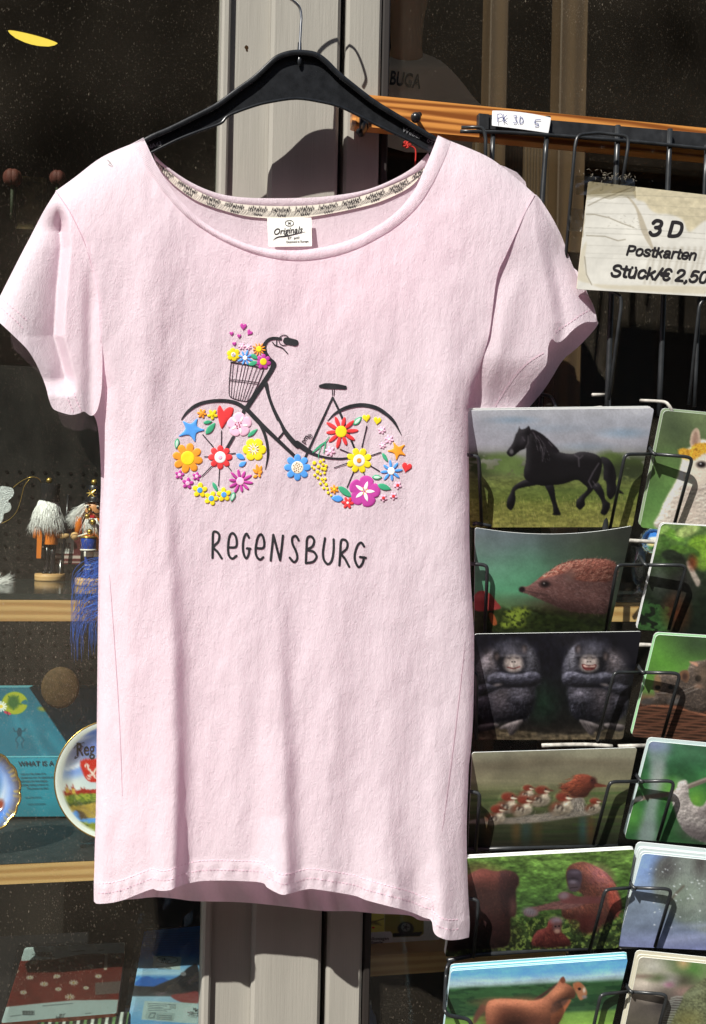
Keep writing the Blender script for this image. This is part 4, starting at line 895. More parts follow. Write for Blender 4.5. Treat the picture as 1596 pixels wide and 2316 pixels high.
pair(1423, 2240, 1357, 2248, 1320, 2420, 1506, 2248, 1470, 2400)
for x, y, xb, yb in ((1083, 1031, 1089, 1190), (1102, 1277, 1096, 1432), (1078, 1520, 1076, 1672), (1085, 1792, 1075, 1925), (1082, 2034, 1070, 2165)):
    hoop([(1052, y - 3, HY(.42) - .004), (x - 8, y, HY(.42) - .008), (x, y + 6, HY(.42) - .010), (xb, yb, HY(1.02) - .005)])
bwire('pocket_hoop', [(1070, 2158, -.036), (1020, 2172, -.05), (1010, 2186, -.06), (1008, 2210, -.06), (1005, 2285, -.114), (1012, 2296, -.116), (1060, 2305, -.116), (1072, 2330, -.116)], .0026, None, 10)
bwire('pocket_floor', [(1012, 2172, -.055), (1075, 2160, -.04), (1240, 2148, -.035), (1330, 2146, -.035)], .003)
bwire('pocket_floor', [(1058, 1922, -.038), (1200, 1917, -.036), (1396, 1912, -.036)], .003)

# ================================================================== the postcards
M_CARD = mat('glossy_print', (1, 1, 1), .38, .35, attr=True)
CARDS = {}
def card(key, label, q, paintfn, n_back=0, gain=.62, bdx=0.0, bdy=-4.0, bY=.0016, sag=0., bow=0., rnd=6, backcol=None, step=1.8, edge=(.75, .78, .76)):
    qa = np.asarray(q, float); x0, y0 = qa[:, :2].min(0) - 4; x1, y1 = qa[:, :2].max(0) + 8
    x1 = min(x1, 1640); y1 = min(y1, 2350)
    cv = Cv(x0, y0, x1, y1 + (sag if sag > 0 else 0))
    paintfn(cv); cv.frame(0, 0, 1); cv.im = blur(cv.im, .4); g_ = cv.im.mean(-1, keepdims=True); cv.im = g_ + (cv.im - g_) * .80; cv.mottle(.12, 46, 34); cv.mottle(.05, 2.2)
    o = panel('postcard', qa, .0008, M_CARD, None, cv, step, gain, rnd, sag, bow, edge)
    tag(o, label, 'postcard', 'postcards in the wire rack')
    for i in range(n_back):                   # the cards standing behind it in the same pocket
        j = i + 1; qb = qa.copy(); qb[:, 0] += bdx * j; qb[:, 1] += bdy * j * (.9 + .2 * (i % 2)); qb[:, 2] += bY * j
        c2 = Cv(x0 - 60, y0 - 60, x1 + 20, y1 + 10, backcol or (150, 160, 160), 4.0)
        ob = panel('postcard', qb, .0008, M_CARD, None, c2, 8, gain, rnd, sag, bow, edge)
        tag(ob, SPARE[key][i], 'postcard', 'spare postcards behind the front ones')
ORD = ['first', 'second', 'third', 'fourth', 'fifth']
def spares(what, n): return ['%s postcard edge behind the %s card' % (ORD[i], what) for i in range(n)]
SPARE = {'horse': ['white edged spare postcard just behind the trotting black horse card'], 'orang': spares('orangutan family', 3), 'foal': spares('brown foal', 4), 'sea': spares('blue water', 4), 'iguana': spares('green lizard', 2), 'sloth': ['pale edged spare postcard just behind the hanging sloth card'], 'alpaca': ['spare postcard edge just behind the alpaca card'], 'kit': ['white edged spare postcard just behind the kittens card'], 'leaf': ['white edged spare postcard just behind the green leaves card']}

def p_horse(c):
    c.frame(1053.6, 915.4, .27055)
    c.vgrad([(20, (178, 180, 190)), (150, (160, 164, 178)), (330, (150, 150, 162)), (430, (120, 122, 116)), (560, (86, 92, 58)), (640, (92, 104, 48)), (800, (104, 112, 44)), (1030, (128, 124, 54))])
    for x, y, rx, ry, a in ((400, 128, 170, 26, .55), (1320, 235, 170, 36, .6), (1000, 350, 200, 30, .3), (700, 200, 300, 30, .2)): c.ell(x, y, rx, ry, (108, 140, 168), 0, .7, a)
    n = c.nz(26, 14, 3)
    for (x, y, rx, ry, col) in ((120, 500, 170, 90, (52, 66, 34)), (300, 490, 150, 85, (86, 110, 52)), (420, 520, 110, 80, (92, 116, 56)), (1220, 470, 140, 80, (80, 100, 46)), (1400, 520, 160, 90, (58, 72, 36)), (1330, 560, 200, 60, (50, 60, 34))):
        m = c.em(x, y, rx, ry, 0, .35) * (n > .38); c.mix(blur(m, 1.2), col)
    g = np.clip((c.Y - c.T((0, 560))[1]) / 20, 0, 1); c.mottle(.30, 14, 5, g); c.mottle(.22, 5, 3, g)
    for y, col in ((720, (74, 100, 40)), (780, (70, 96, 36))): c.ell(900, y, 700, 28, col, 0, .8, .5)
    c.fur(((g > .9) & (c.Y > c.T((0, 780))[1])).astype(float), 1600, 6, -90, [(150, 148, 74), (96, 100, 36), (170, 160, 90), (70, 84, 28)], a=.5, spread=14)
    K = (20, 18, 22)
    body = [(505, 330), (520, 235), (560, 205), (640, 255), (700, 330), (770, 390), (880, 410), (960, 392), (1060, 405), (1120, 440), (1138, 500), (1120, 590), (1095, 650), (1010, 680), (930, 628), (820, 660), (720, 672), (600, 672), (500, 625), (482, 560), (500, 470)]
    head = [(445, 180), (452, 200), (490, 200), (525, 178), (538, 215), (520, 300), (500, 360), (450, 385), (408, 420), (375, 435), (345, 415), (345, 385), (390, 320), (415, 250), (432, 222)]
    legs = [[(500, 625), (400, 680), (370, 740), (345, 790), (340, 850), (375, 882), (400, 850), (415, 790), (412, 720), (480, 692), (590, 668)], [(655, 660), (690, 740), (720, 830), (730, 900), (720, 920), (790, 922), (775, 870), (752, 800), (728, 665)],
            [(960, 635), (1015, 700), (960, 760), (925, 800), (922, 850), (955, 876), (995, 840), (995, 790), (1060, 715), (1080, 660)], [(1060, 690), (1120, 780), (1140, 850), (1125, 905), (1165, 922), (1195, 880), (1205, 830), (1165, 790), (1150, 720), (1105, 650)]]
    tail = [(1125, 440), (1180, 445), (1230, 500), (1255, 590), (1258, 680), (1320, 745), (1260, 740), (1215, 790), (1180, 760), (1172, 650), (1150, 620), (1150, 520)]
    for q in [tail] + legs + [body, head]: m_ = c.poly(q, K, .6); c.relief(m_, 8, .5, 42, tex=.05)
    c.poly([(510, 215), (620, 235), (730, 330), (780, 395), (700, 390), (620, 300)], (26, 22, 28), .8)
    for q, w in (([(520, 260), (518, 320), (495, 360)], 9), ([(560, 230), (610, 300), (640, 380), (640, 470)], 10), ([(600, 260), (660, 340), (655, 420)], 7), ([(905, 418), (940, 440), (945, 515)], 12), ([(975, 425), (950, 450)], 9), ([(1110, 490), (1065, 560), (1025, 640), (1050, 690)], 12), ([(1060, 640), (1090, 680)], 8), ([(470, 270), (490, 300)], 12), ([(690, 310), (720, 345)], 9)): c.line(q, w, (96, 88, 98), .55, 1.2)
    c.ell(380, 392, 16, 20, (110, 106, 112), 0, .5, .8); c.ell(470, 290, 30, 45, (60, 56, 64), 20, .7, .6)
    c.fur(c.pm([(560, 240), (640, 300), (700, 400), (640, 460)]), 60, 14, 70, [(90, 84, 92), (10, 8, 12)], a=.5, spread=15)
    c.mottle(.06, 3)
card('horse', 'postcard of a trotting black horse in a green meadow', [(1058, 928, TOPY), (1479, 923, TOPY), (1430, 1192, BOTY), (1062, 1193, BOTY)], p_horse, 1, bdx=-6, bdy=-5, backcol=(215, 218, 222))
def p_hedge(c):
    c.frame(1053.6, 1183.1, .27055)
    c.vgrad([(20, (92, 104, 116)), (120, (76, 92, 92)), (330, (70, 116, 92)), (560, (64, 128, 92)), (690, (70, 96, 52)), (780, (36, 44, 20)), (920, (18, 24, 14))])
    X = (c.X - c.fr[0]) / c.fr[2]; c.mix(.75 * np.clip((X - 560) / 500, 0, 1) * np.clip((760 - (c.Y - c.fr[1]) / c.fr[2]) / 150, 0, 1), (72, 78, 64)); c.mix(.6 * np.clip((X - 1100) / 200, 0, 1), (48, 52, 46))
    c.ell(330, 200, 190, 180, (120, 136, 150), 0, .9, .4); c.ell(420, 480, 170, 170, (84, 160, 116), 0, .9, .55); c.ell(1100, 220, 160, 70, (64, 92, 60), 0, .9, .4)
    gm = np.clip(((c.Y - c.fr[1]) / c.fr[2] - 680) / 60, 0, 1) * (c.nz(20, 12) > .36); c.mix(blur(gm, 1), (34, 44, 18)); c.mottle(.5, 9, 6, np.clip(((c.Y - c.fr[1]) / c.fr[2] - 690) / 40, 0, 1))
    for x, y, r in ((400, 770, 75), (470, 740, 60), (430, 830, 60), (330, 850, 40)): m = c.em(x, y, r, r * .7, 0, .5) * (c.nz(6) > .47); c.mix(blur(m, .6), (112, 134, 36))
    c.poly([(60, 640), (80, 590), (130, 565), (200, 590), (250, 650), (290, 710), (200, 730), (80, 730)], (132, 42, 40)); c.ell(120, 610, 55, 30, (170, 74, 70), -10, .6, .6); c.poly([(190, 760), (230, 760), (260, 840), (220, 850)], (140, 66, 30))
    body = [(445, 545), (470, 530), (520, 525), (600, 470), (700, 400), (800, 340), (930, 308), (1100, 298), (1200, 312), (1250, 350), (1235, 450), (1210, 620), (1180, 750), (1050, 755), (850, 730), (720, 680), (600, 630), (510, 590), (455, 575)]
    m = c.poly(body, (104, 66, 62), .8); sp = c.pm([(600, 470), (700, 400), (800, 340), (930, 308), (1100, 298), (1250, 340), (1235, 470), (1050, 490), (900, 470), (830, 420), (700, 450)])
    c.mix(sp, (112, 56, 46)); c.fur(sp, 900, 8, lambda x, y: -28, [(168, 104, 88), (64, 28, 24), (140, 76, 60), (190, 140, 120)], a=.6, spread=22); c.relief(m, 14, .6, 10, tex=.25)
    low = np.clip(m - sp, 0, 1); c.fur(low, 900, 8, 35, [(142, 106, 104), (74, 48, 46), (120, 86, 84)], a=.5, spread=25)
    c.ell(780, 700, 330, 50, (60, 38, 36), 8, .8, .6); c.ell(660, 510, 42, 28, (24, 16, 18), 0, .5); c.ell(652, 503, 7, 6, (150, 140, 140), 0, .5); c.ell(468, 555, 26, 24, (30, 20, 24), 0, .3)
    c.line([(500, 565), (600, 590), (680, 600)], 10, (60, 40, 40), .7); c.ell(870, 440, 45, 50, (120, 88, 82), 20, .6, .7); c.mottle(.06, 3)
card('hedge', 'bowed postcard of a brown hedgehog on moss against green', [(1074, 1193, TOPY), (1430, 1189, TOPY), (1378, 1428, BOTY), (1072, 1432, BOTY)], p_hedge, 0, sag=17, bow=.012)
def p_chimp(c):
    c.frame(1053.6, 1416.3, .27055)
    c.vgrad([(40, (20, 20, 28)), (300, (17, 17, 25)), (600, (18, 22, 22)), (800, (24, 23, 22)), (960, (38, 32, 26))])
    c.ell(640, 640, 90, 120, (24, 46, 32), 0, .9, .7); c.poly([(80, 900), (300, 850), (520, 880), (900, 905), (1330, 850), (1340, 950), (60, 950)], (96, 84, 62), 2, .6); c.mottle(.6, 14, 6, np.clip(((c.Y - c.fr[1]) / c.fr[2] - 840) / 40, 0, 1)); c.ell(1290, 800, 60, 110, (96, 92, 76), 0, .9, .5); c.ell(900, 100, 120, 60, (40, 38, 42), 0, .9, .5)
    def one(dx, mir, laugh):
        f = lambda q: [((420 + (x - 420) * mir) + dx, y) for x, y in q]
        e = lambda x, y, rx, ry, col, rot=0, so=.6, a=1.: c.ell(420 + (x - 420) * mir + dx, y, rx, ry, col, rot * mir, so, a)
        K = [(70, 70, 82), (24, 24, 31), (52, 52, 64), (92, 92, 106)]
        b = c.poly(f([(130, 270), (230, 190), (330, 130), (420, 115), (520, 160), (590, 250), (625, 350), (615, 450), (575, 520), (570, 620), (540, 720), (480, 790), (300, 800), (180, 800), (100, 700), (75, 500), (80, 340)]), (27, 27, 34), 2)
        e(160, 320, 70, 90, (92, 86, 90), 10, .9, .6); e(215, 280, 60, 70, (92, 82, 82), 20, .9, .6); e(540, 300, 48, 100, (88, 88, 98), -8, .9, .55); e(520, 250, 40, 70, (98, 96, 104), -10, .9, .5)
        c.fur(b, 1100, 9, 75, K, a=.22, spread=28)
        e(280, 640, 110, 110, (72, 66, 72), 0, .9, .7); e(300, 560, 80, 50, (78, 72, 76), 0, .9, .5)
        for kx, ky, rx, ry in ((470, 610, 95, 120), (140, 670, 60, 90)): e(kx, ky, rx, ry, (24, 24, 30), 0, .5); e(kx - 5, ky - 55, rx * .75, ry * .45, (112, 108, 122), 0, .9, .8); c.fur(c.em(420 + (kx - 420) * mir + dx, ky, rx, ry), 160, 9, 95, K, a=.25)
        c.relief(b, 16, .8, 16, tex=.4)
        for q, col in (([(90, 500), (180, 478), (290, 486), (300, 506), (230, 545), (120, 585), (85, 560)], (36, 36, 45)), ([(180, 425), (260, 385), (420, 402), (560, 378), (625, 415), (600, 490), (450, 512), (300, 505), (195, 482)], (40, 40, 50))):
            m = c.poly(f(q), col, 1.5); c.fur(m, 260, 9, 6 * mir, K, a=.22, spread=16); c.relief(m, 7, 1.0, 44, tex=.3)
        e(330, 412, 120, 12, (104, 106, 122), 0, .9, .5); e(330, 496, 150, 16, (18, 18, 24), 0, .9, .8); e(265, 490, 34, 12, (100, 92, 94), -8, .6, .8)
        e(370, 250, 128, 138, (20, 20, 26), 0, .25); e(365, 165, 100, 50, (74, 74, 88), 0, .8, .7); c.fur(c.em(420 + (370 - 420) * mir + dx, 250, 128, 138), 170, 7, -85, K, a=.22, spread=50)
        for x, y in ((258, 255), (486, 195)): e(x, y, 27, 38, (40, 35, 37), 0, .4); e(x, y, 13, 22, (78, 68, 68), 0, .7)
        e(390, 222, 80, 46, (86, 84, 96), 0, .7, .9); e(392, 262, 72, 24, (22, 21, 26), 0, .6, .9); e(392, 246, 72, 12, (120, 116, 122), 0, .7, .8); e(350, 285, 26, 22, (110, 100, 98), 0, .7, .8); e(440, 282, 26, 22, (110, 100, 98), 0, .7, .8)
        e(396, 312, 72, 62, (138, 126, 122), 0, .35); e(398, 336, 60, 36, (160, 148, 142), 0, .7, .7); e(397, 292, 30, 24, (158, 146, 142), 0, .6, .9)
        for s_ in (-11, 11): e(397 + s_, 298, 7, 5, (22, 17, 19), 0, .5)
        for s_ in (-34, 34): e(392 + s_, 266, 17, 6, (64, 58, 62), 0, .5); 
        if laugh: c.poly(f([(336, 318), (395, 328), (452, 316), (448, 350), (408, 372), (352, 358)]), (84, 30, 32)); c.poly(f([(344, 324), (395, 333), (442, 322), (436, 340), (395, 346), (352, 342)]), (170, 136, 126)); e(400, 360, 26, 7, (120, 60, 60), 0, .6)
        else: c.line(f([(345, 342), (398, 356), (450, 338)]), 9, (92, 34, 36), 1); e(398, 366, 40, 8, (136, 122, 118), 0, .7, .6)
        for q2 in ([(275, 858), (330, 818), (450, 782), (478, 788), (440, 850), (398, 902), (362, 908), (345, 862)], [(100, 830), (240, 810), (270, 835), (140, 880)]): m = c.poly(f(q2), (74, 68, 68), 1.2); c.relief(m, 5, .8, 26)
        for k_ in range(4): c.line(f([(430 - k_ * 22, 820 + k_ * 6), (385 - k_ * 18, 905 - k_ * 6)]), 5, (46, 41, 43), .8)
    one(0, 1, False); one(585, -1, True); bb = np.clip(1 - abs((c.X - c.T((660, 0))[0]) / (600 * c.fr[2])), 0, 1) > 0; c.mottle(.34, 7, 11, bb.astype(float)); c.im = np.clip((c.im - 16) * 1.15 + 12, 0, 255); c.mottle(.09, 3)
card('chimp', 'dark postcard of two sitting chimpanzees with folded arms, one laughing', [(1072, 1434, TOPY), (1451, 1428, TOPY), (1408, 1672, BOTY), (1068, 1674, BOTY)], p_chimp, 0)
def p_ducks(c):
    c.frame(1053.6, 1675.4, .27055)
    c.vgrad([(60, (142, 142, 118)), (230, (112, 106, 84)), (340, (122, 118, 88)), (430, (92, 98, 60)), (520, (70, 82, 44)), (650, (58, 62, 40)), (760, (44, 50, 32)), (900, (30, 28, 22))])
    n = c.nz(90, 6, 4); c.im *= (1 + .55 * (n - .5) * np.clip(((c.Y - c.fr[1]) / c.fr[2] - 280) / 160, .15, 1))[..., None]
    for i, (y, x0, x1, w, col) in enumerate(((385, 900, 1400, 12, (126, 132, 78)), (440, 1050, 1400, 16, (60, 92, 36)), (500, 0, 300, 14, (40, 62, 26)), (520, 950, 1380, 10, (96, 116, 52)), (560, 1100, 1340, 18, (44, 70, 28)), (600, 0, 160, 18, (36, 58, 26)), (640, 1050, 1330, 12, (100, 118, 54)), (700, 900, 1320, 16, (50, 74, 30)), (760, 600, 1290, 14, (38, 58, 26)), (820, 200, 1270, 14, (32, 44, 22)))): c.line([(x0, y), (x1, y - 6)], w, col, .7, 2.5)
    for x, col in ((180, (104, 66, 30)), (420, (110, 72, 34)), (600, (84, 60, 30)), (980, (44, 92, 104)), (1040, (110, 62, 34)), (500, (40, 70, 76))): c.ell(x, 740, 32, 90, col, 0, .9, .5)
    for x, y, rx, ry in ((330, 200, 260, 30), (1050, 180, 300, 26), (600, 150, 220, 40)): c.ell(x, y, rx, ry, (86, 74, 56), 0, .9, .4)
    c.poly([(120, 650), (400, 640), (700, 600), (860, 560), (880, 470), (980, 470), (1000, 570), (1120, 600), (900, 640), (500, 690), (20, 690)], (120, 112, 100), 1.5); m = c.pm([(400, 640), (700, 600), (880, 560), (1100, 600), (900, 640), (500, 680)]); c.fur(m, 200, 12, -10, [(84, 80, 76), (150, 142, 130)], a=.5)
    c.fur(c.pm([(870, 480), (980, 480), (1000, 570), (880, 570)]), 120, 8, 80, [(90, 84, 80), (180, 172, 160)], a=.6)
    def duck(x, y, s_, d=1):
        e = lambda dx, dy, rx, ry, col, rot=0, a=1., so=.3: c.ell(x + dx * s_ * d, y + dy * s_, rx * s_, ry * s_, col, rot * d, so, a)
        e(-30, 95, 80, 48, (98, 80, 66), -18); e(-60, 80, 50, 30, (116, 56, 36), -25, .8, .6); e(15, 95, 52, 44, (164, 152, 130), -20); e(-20, 120, 66, 30, (128, 116, 98), -12); e(-40, 88, 34, 16, (66, 52, 46), -20, .8); e(-55, 105, 26, 10, (150, 140, 122), -20, .8)
        for k_ in range(5): e(-62 + k_ * 16, 84 + k_ * 6, 7, 16, (58, 46, 40) if k_ % 2 else (170, 160, 142), 30, .7)
        e(20, 48, 24, 34, (196, 180, 156), 10); e(0, 10, 56, 34, (106, 46, 32), 8); e(-20, 18, 40, 26, (112, 38, 24), 10); e(38, 22, 26, 10, (200, 186, 160)); e(62, 14, 34, 8, (96, 56, 40), 6); e(26, 6, 7, 6, (20, 14, 14)); c.relief(c.em(x, y + 60 * s_, 95 * s_, 95 * s_, 0, .1), 6, .35, 8, tex=.5)
    for q in ((520, 385, .72), (640, 400, 1.0), (360, 455, 1.05), (490, 480, 1.0), (820, 455, 1.12), (265, 560, .95), (1080, 495, .75)): duck(*q)
    hd = c.poly([(800, 375), (880, 330), (920, 285), (1000, 280), (1060, 305), (1090, 350), (1170, 372), (1165, 382), (1085, 388), (1040, 420), (1000, 470), (900, 468), (850, 430), (800, 410)], (100, 42, 28), 1)
    c.fur(c.pm([(790, 380), (900, 300), (960, 290), (980, 440), (880, 450)]), 200, 12, 165, [(150, 70, 40), (70, 26, 18), (132, 56, 34)], a=.5, spread=14); c.relief(hd, 10, .7, 8, tex=.25); c.ell(1065, 340, 28, 34, (60, 26, 24), 0, .5); c.poly([(1080, 362), (1175, 374), (1168, 384), (1085, 386)], (104, 48, 34)); c.ell(1052, 332, 7, 6, (16, 10, 10)); c.mottle(.07, 3)
card('ducks', 'postcard of red headed ducklings riding on a swimming duck', [(1067, 1702, TOPY), (1441, 1691, TOPY), (1394, 1914, BOTY), (1058, 1920, BOTY)], p_ducks, 0)
def p_orang(c):
    c.frame(1001.8, 1899.9, .30302)
    c.vgrad([(60, (96, 134, 52)), (300, (72, 112, 40)), (500, (52, 84, 32)), (640, (46, 66, 28)), (800, (34, 46, 22)), (900, (26, 34, 18))])
    c.mottle(.55, 26, 8); c.mottle(.4, 8, 4); m = np.clip(((c.Y - c.fr[1]) / c.fr[2] - 520) / 100, 0, 1); c.mix(m * (c.nz(7) > .56) * .7, (120, 146, 56)); c.mix(m * (c.nz(9) < .42) * .6, (20, 26, 14)); c.ell(150, 820, 160, 110, (50, 62, 32), 0, .9, .6)
    b = c.poly([(20, 420), (120, 300), (230, 235), (300, 212), (380, 230), (480, 225), (545, 250), (568, 310), (540, 370), (545, 450), (540, 560), (500, 590), (500, 740), (440, 800), (180, 810), (20, 800)], (58, 34, 31), 1.2)
    c.ell(310, 260, 130, 60, (112, 52, 44), 10, .9, .7); c.poly([(420, 250), (545, 255), (560, 320), (530, 420), (500, 560), (440, 540)], (46, 26, 28), 3, .8); c.ell(330, 700, 160, 100, (34, 18, 20), 0, .9, .8); c.fur(b, 700, 10, 75, [(100, 52, 42), (36, 18, 20), (76, 40, 34)], a=.35); c.relief(b, 18, .8, 8, tex=.16); c.ell(520, 500, 24, 60, (96, 58, 54), 0, .8, .6)
    b = c.poly([(920, 230), (960, 180), (1040, 160), (1110, 180), (1200, 230), (1270, 300), (1310, 400), (1335, 480), (1310, 560), (1240, 610), (1160, 640), (1110, 690), (1030, 680), (1010, 600), (900, 580), (900, 480), (1050, 440), (1010, 380), (960, 380), (925, 320)], (84, 46, 38), 1.2)
    c.ell(1170, 270, 80, 60, (150, 84, 96), 30, .9, .7); c.poly([(1240, 330), (1320, 460), (1300, 560), (1240, 500)], (160, 52, 40), 3, .7); c.fur(b, 1000, 12, 60, [(150, 82, 58), (62, 28, 24), (118, 58, 44)], a=.45); c.relief(b, 16, .8, 10, -.3, 1, tex=.18); c.ell(1080, 610, 90, 60, (70, 26, 26), 0, .9, .7)
    c.poly([(925, 240), (980, 215), (1030, 240), (1035, 310), (1010, 370), (960, 385), (935, 340)], (58, 46, 58), 1); c.ell(975, 300, 34, 20, (30, 22, 30), 0, .6); c.ell(970, 312, 30, 16, (110, 100, 116), 0, .6, .8); c.ell(975, 355, 44, 26, (66, 52, 58), 0, .5); c.line([(945, 358), (1005, 352)], 7, (34, 22, 26), .9); c.ell(985, 240, 40, 14, (86, 74, 90), 0, .7, .8)
    a = c.poly([(600, 540), (640, 505), (720, 490), (860, 455), (1000, 430), (1060, 470), (960, 510), (820, 520), (720, 530), (700, 560), (640, 575)], (98, 62, 60), 1); c.fur(a, 200, 10, -8, [(128, 80, 74), (70, 40, 40)], a=.5, spread=12)
    a = c.poly([(870, 440), (860, 410), (900, 388), (960, 400), (1010, 420), (1180, 425), (1190, 470), (1000, 475), (900, 470)], (92, 46, 46), 1); c.ell(900, 415, 40, 26, (104, 84, 92), -10, .5); c.ell(650, 535, 52, 30, (104, 96, 104), 10, .5)
    for k_ in range(4): c.line([(620 + k_ * 18, 530), (606 + k_ * 20, 565)], 8, (84, 72, 82), .9)
    b = c.poly([(660, 750), (700, 680), (770, 650), (790, 600), (850, 580), (885, 610), (880, 680), (920, 720), (950, 785), (800, 800), (680, 790)], (80, 30, 28), 1); c.fur(b, 220, 10, 70, [(120, 56, 42), (50, 20, 20)], a=.4); c.relief(b, 8, .7, 10, tex=.2); c.ell(845, 600, 44, 26, (110, 92, 104), 0, .6); c.ell(850, 650, 32, 36, (84, 56, 56), 0, .4); c.ell(838, 645, 8, 7, (20, 14, 16)); c.ell(866, 642, 8, 7, (20, 14, 16)); c.ell(852, 680, 22, 16, (140, 104, 90), 0, .5); c.mottle(.07, 3)
card('orang', 'postcard of three orangutans sitting on green grass', [(1040, 1942, TOPY), (1435, 1921, TOPY), (1398, 2144, BOTY), (1006, 2164, BOTY)], p_orang, 3, bdx=-1.0, bdy=-2.6, backcol=(232, 240, 232), edge=(.85, .88, .85))
def p_foal(c):
    c.frame(984.5, 2107.2, .38312)
    X = (c.X - c.fr[0]) / c.fr[2]; Yc = (c.Y - c.fr[1]) / c.fr[2] + (X - 90) * .05
    def band(stops):
        for i in range(3): c.im[..., i] = np.interp(Yc, [a for a, _ in stops], [q[i] for _, q in stops])
    band([(200, (66, 156, 222)), (260, (86, 168, 226)), (300, (150, 190, 216)), (325, (128, 158, 160)), (345, (40, 84, 44)), (420, (42, 82, 44)), (500, (40, 74, 44)), (518, (92, 134, 52)), (620, (128, 176, 60))])
    c.mix(np.clip((Yc - 330) / 15, 0, 1) * np.clip((515 - Yc) / 10, 0, 1) * (c.nz(40, 10) > .52) * .6, (22, 52, 32)); c.mottle(.14, 40, 8); 
    for x, y, r in ((500, 250, 150), (850, 235, 180)): c.ell(x, y, r, 24, (60, 140, 214), -4, .9, .6)
    B = (104, 58, 40)
    c.poly([(300, 440), (270, 430), (240, 470), (222, 520), (232, 546), (280, 480), (310, 460)], (96, 60, 48), 2)
    b = c.poly([(295, 460), (318, 408), (400, 395), (500, 400), (580, 405), (640, 385), (690, 340), (720, 305), (745, 270), (765, 300), (800, 320), (825, 350), (820, 390), (770, 400), (740, 420), (760, 470), (720, 560), (690, 640), (560, 640), (540, 560), (430, 560), (400, 640), (310, 640), (300, 540)], B, 1)
    c.poly([(690, 470), (730, 420), (800, 400), (770, 460), (720, 540), (680, 540)], (150, 78, 46), 1); c.poly([(580, 400), (660, 345), (720, 300), (700, 330), (620, 395)], (62, 38, 34), 1.2); c.poly([(690, 430), (740, 395), (790, 400), (720, 470), (680, 480)], (64, 44, 40), 2, .8)
    c.ell(430, 418, 140, 22, (164, 96, 66), 0, .9, .8); c.ell(400, 510, 90, 70, (84, 42, 30), 0, .9, .8); c.ell(600, 450, 90, 40, (140, 78, 52), 20, .9, .7); c.ell(520, 540, 140, 40, (70, 36, 28), 0, .9, .7); c.ell(330, 470, 40, 50, (140, 80, 54), 0, .9, .6); c.ell(740, 350, 50, 26, (168, 100, 66), -30, .9, .6); c.fur(b, 500, 7, 20, [(150, 86, 56), (80, 40, 26)], a=.22); c.relief(b, 16, .8, 12, tex=.07)
    c.poly([(810, 310), (840, 296), (870, 310), (890, 340), (895, 370), (870, 400), (850, 400), (830, 360)], (152, 96, 62), 1); c.poly([(815, 320), (850, 300), (860, 320), (830, 345)], (160, 86, 50), 1); c.ell(850, 338, 10, 8, (30, 18, 16)); c.ell(878, 345, 8, 14, (196, 176, 156), 0, .6); c.ell(880, 385, 14, 10, (120, 110, 112), 0, .5); c.poly([(735, 285), (755, 265), (768, 292), (750, 305)], (110, 56, 36), .8); c.mottle(.06, 3)
card('foal', 'postcard of a brown foal under a bright blue sky', [(1020, 2196, TOPY), (1420, 2168, TOPY), (1360, 2420, BOTY), (990, 2440, BOTY)], p_foal, 4, bdx=-.3, bdy=-3.4, backcol=(126, 190, 232), edge=(.7, .8, .85))
TR = -.118                                    # the right-hand column turns a little towards the viewer
def p_alp(c):
    c.frame(1381.8, 898, .2462)
    c.vgrad([(100, (92, 108, 76)), (420, (84, 104, 60)), (640, (70, 98, 48)), (900, (72, 112, 52)), (1200, (88, 132, 60))]); c.ell(600, 300, 160, 200, (52, 66, 44), 0, .9, .7); c.ell(820, 180, 160, 90, (116, 136, 84), 0, .9, .5); c.ell(520, 700, 90, 160, (96, 140, 66), 0, .9, .5)
    b = c.poly([(420, 1200), (450, 1060), (500, 940), (600, 760), (640, 620), (670, 520), (730, 460), (900, 440), (900, 1220)], (182, 170, 158), 2); c.fur(b, 600, 7, 80, [(206, 196, 184), (140, 126, 114), (190, 176, 160)], a=.4); c.relief(b, 10, .5, 10, tex=.5)
    c.ell(700, 1050, 120, 150, (166, 146, 134), 0, .9, .5); c.poly([(725, 440), (735, 340), (775, 285), (810, 310), (820, 430), (770, 470)], (176, 150, 128), 1); c.poly([(745, 430), (755, 350), (778, 315), (795, 340), (795, 430)], (140, 108, 92), 2)
    f = c.poly([(615, 500), (660, 470), (720, 480), (760, 440), (830, 420), (900, 430), (900, 500), (830, 530), (780, 580), (720, 580), (650, 560)], (196, 136, 26), 1.5) * (c.nz(5) > .3); c.mottle(.35, 6, 5, f); c.fur(f, 200, 4, 0, [(232, 180, 50), (150, 92, 14)], a=.6, spread=180); c.poly([(690, 590), (740, 590), (800, 560), (880, 560), (880, 760), (780, 840), (700, 800)], (206, 192, 174), 3, .9)
    c.ell(830, 620, 44, 30, (30, 22, 24), 0, .4); c.ell(822, 612, 8, 6, (190, 190, 196), 0, .4); c.line([(700, 850), (880, 850)], 10, (150, 126, 114), .6, 3); c.mottle(.08, 4)
card('alpaca', 'postcard of a white alpaca wearing an orange flower crown', [(1501, 928, TOPY), (1900, 966, TR), (1850, 1232, -.05), (1447, 1193, BOTY)], p_alp, 1, bdx=-5, bdy=-6, rnd=9, gain=.57, backcol=(130, 146, 118))
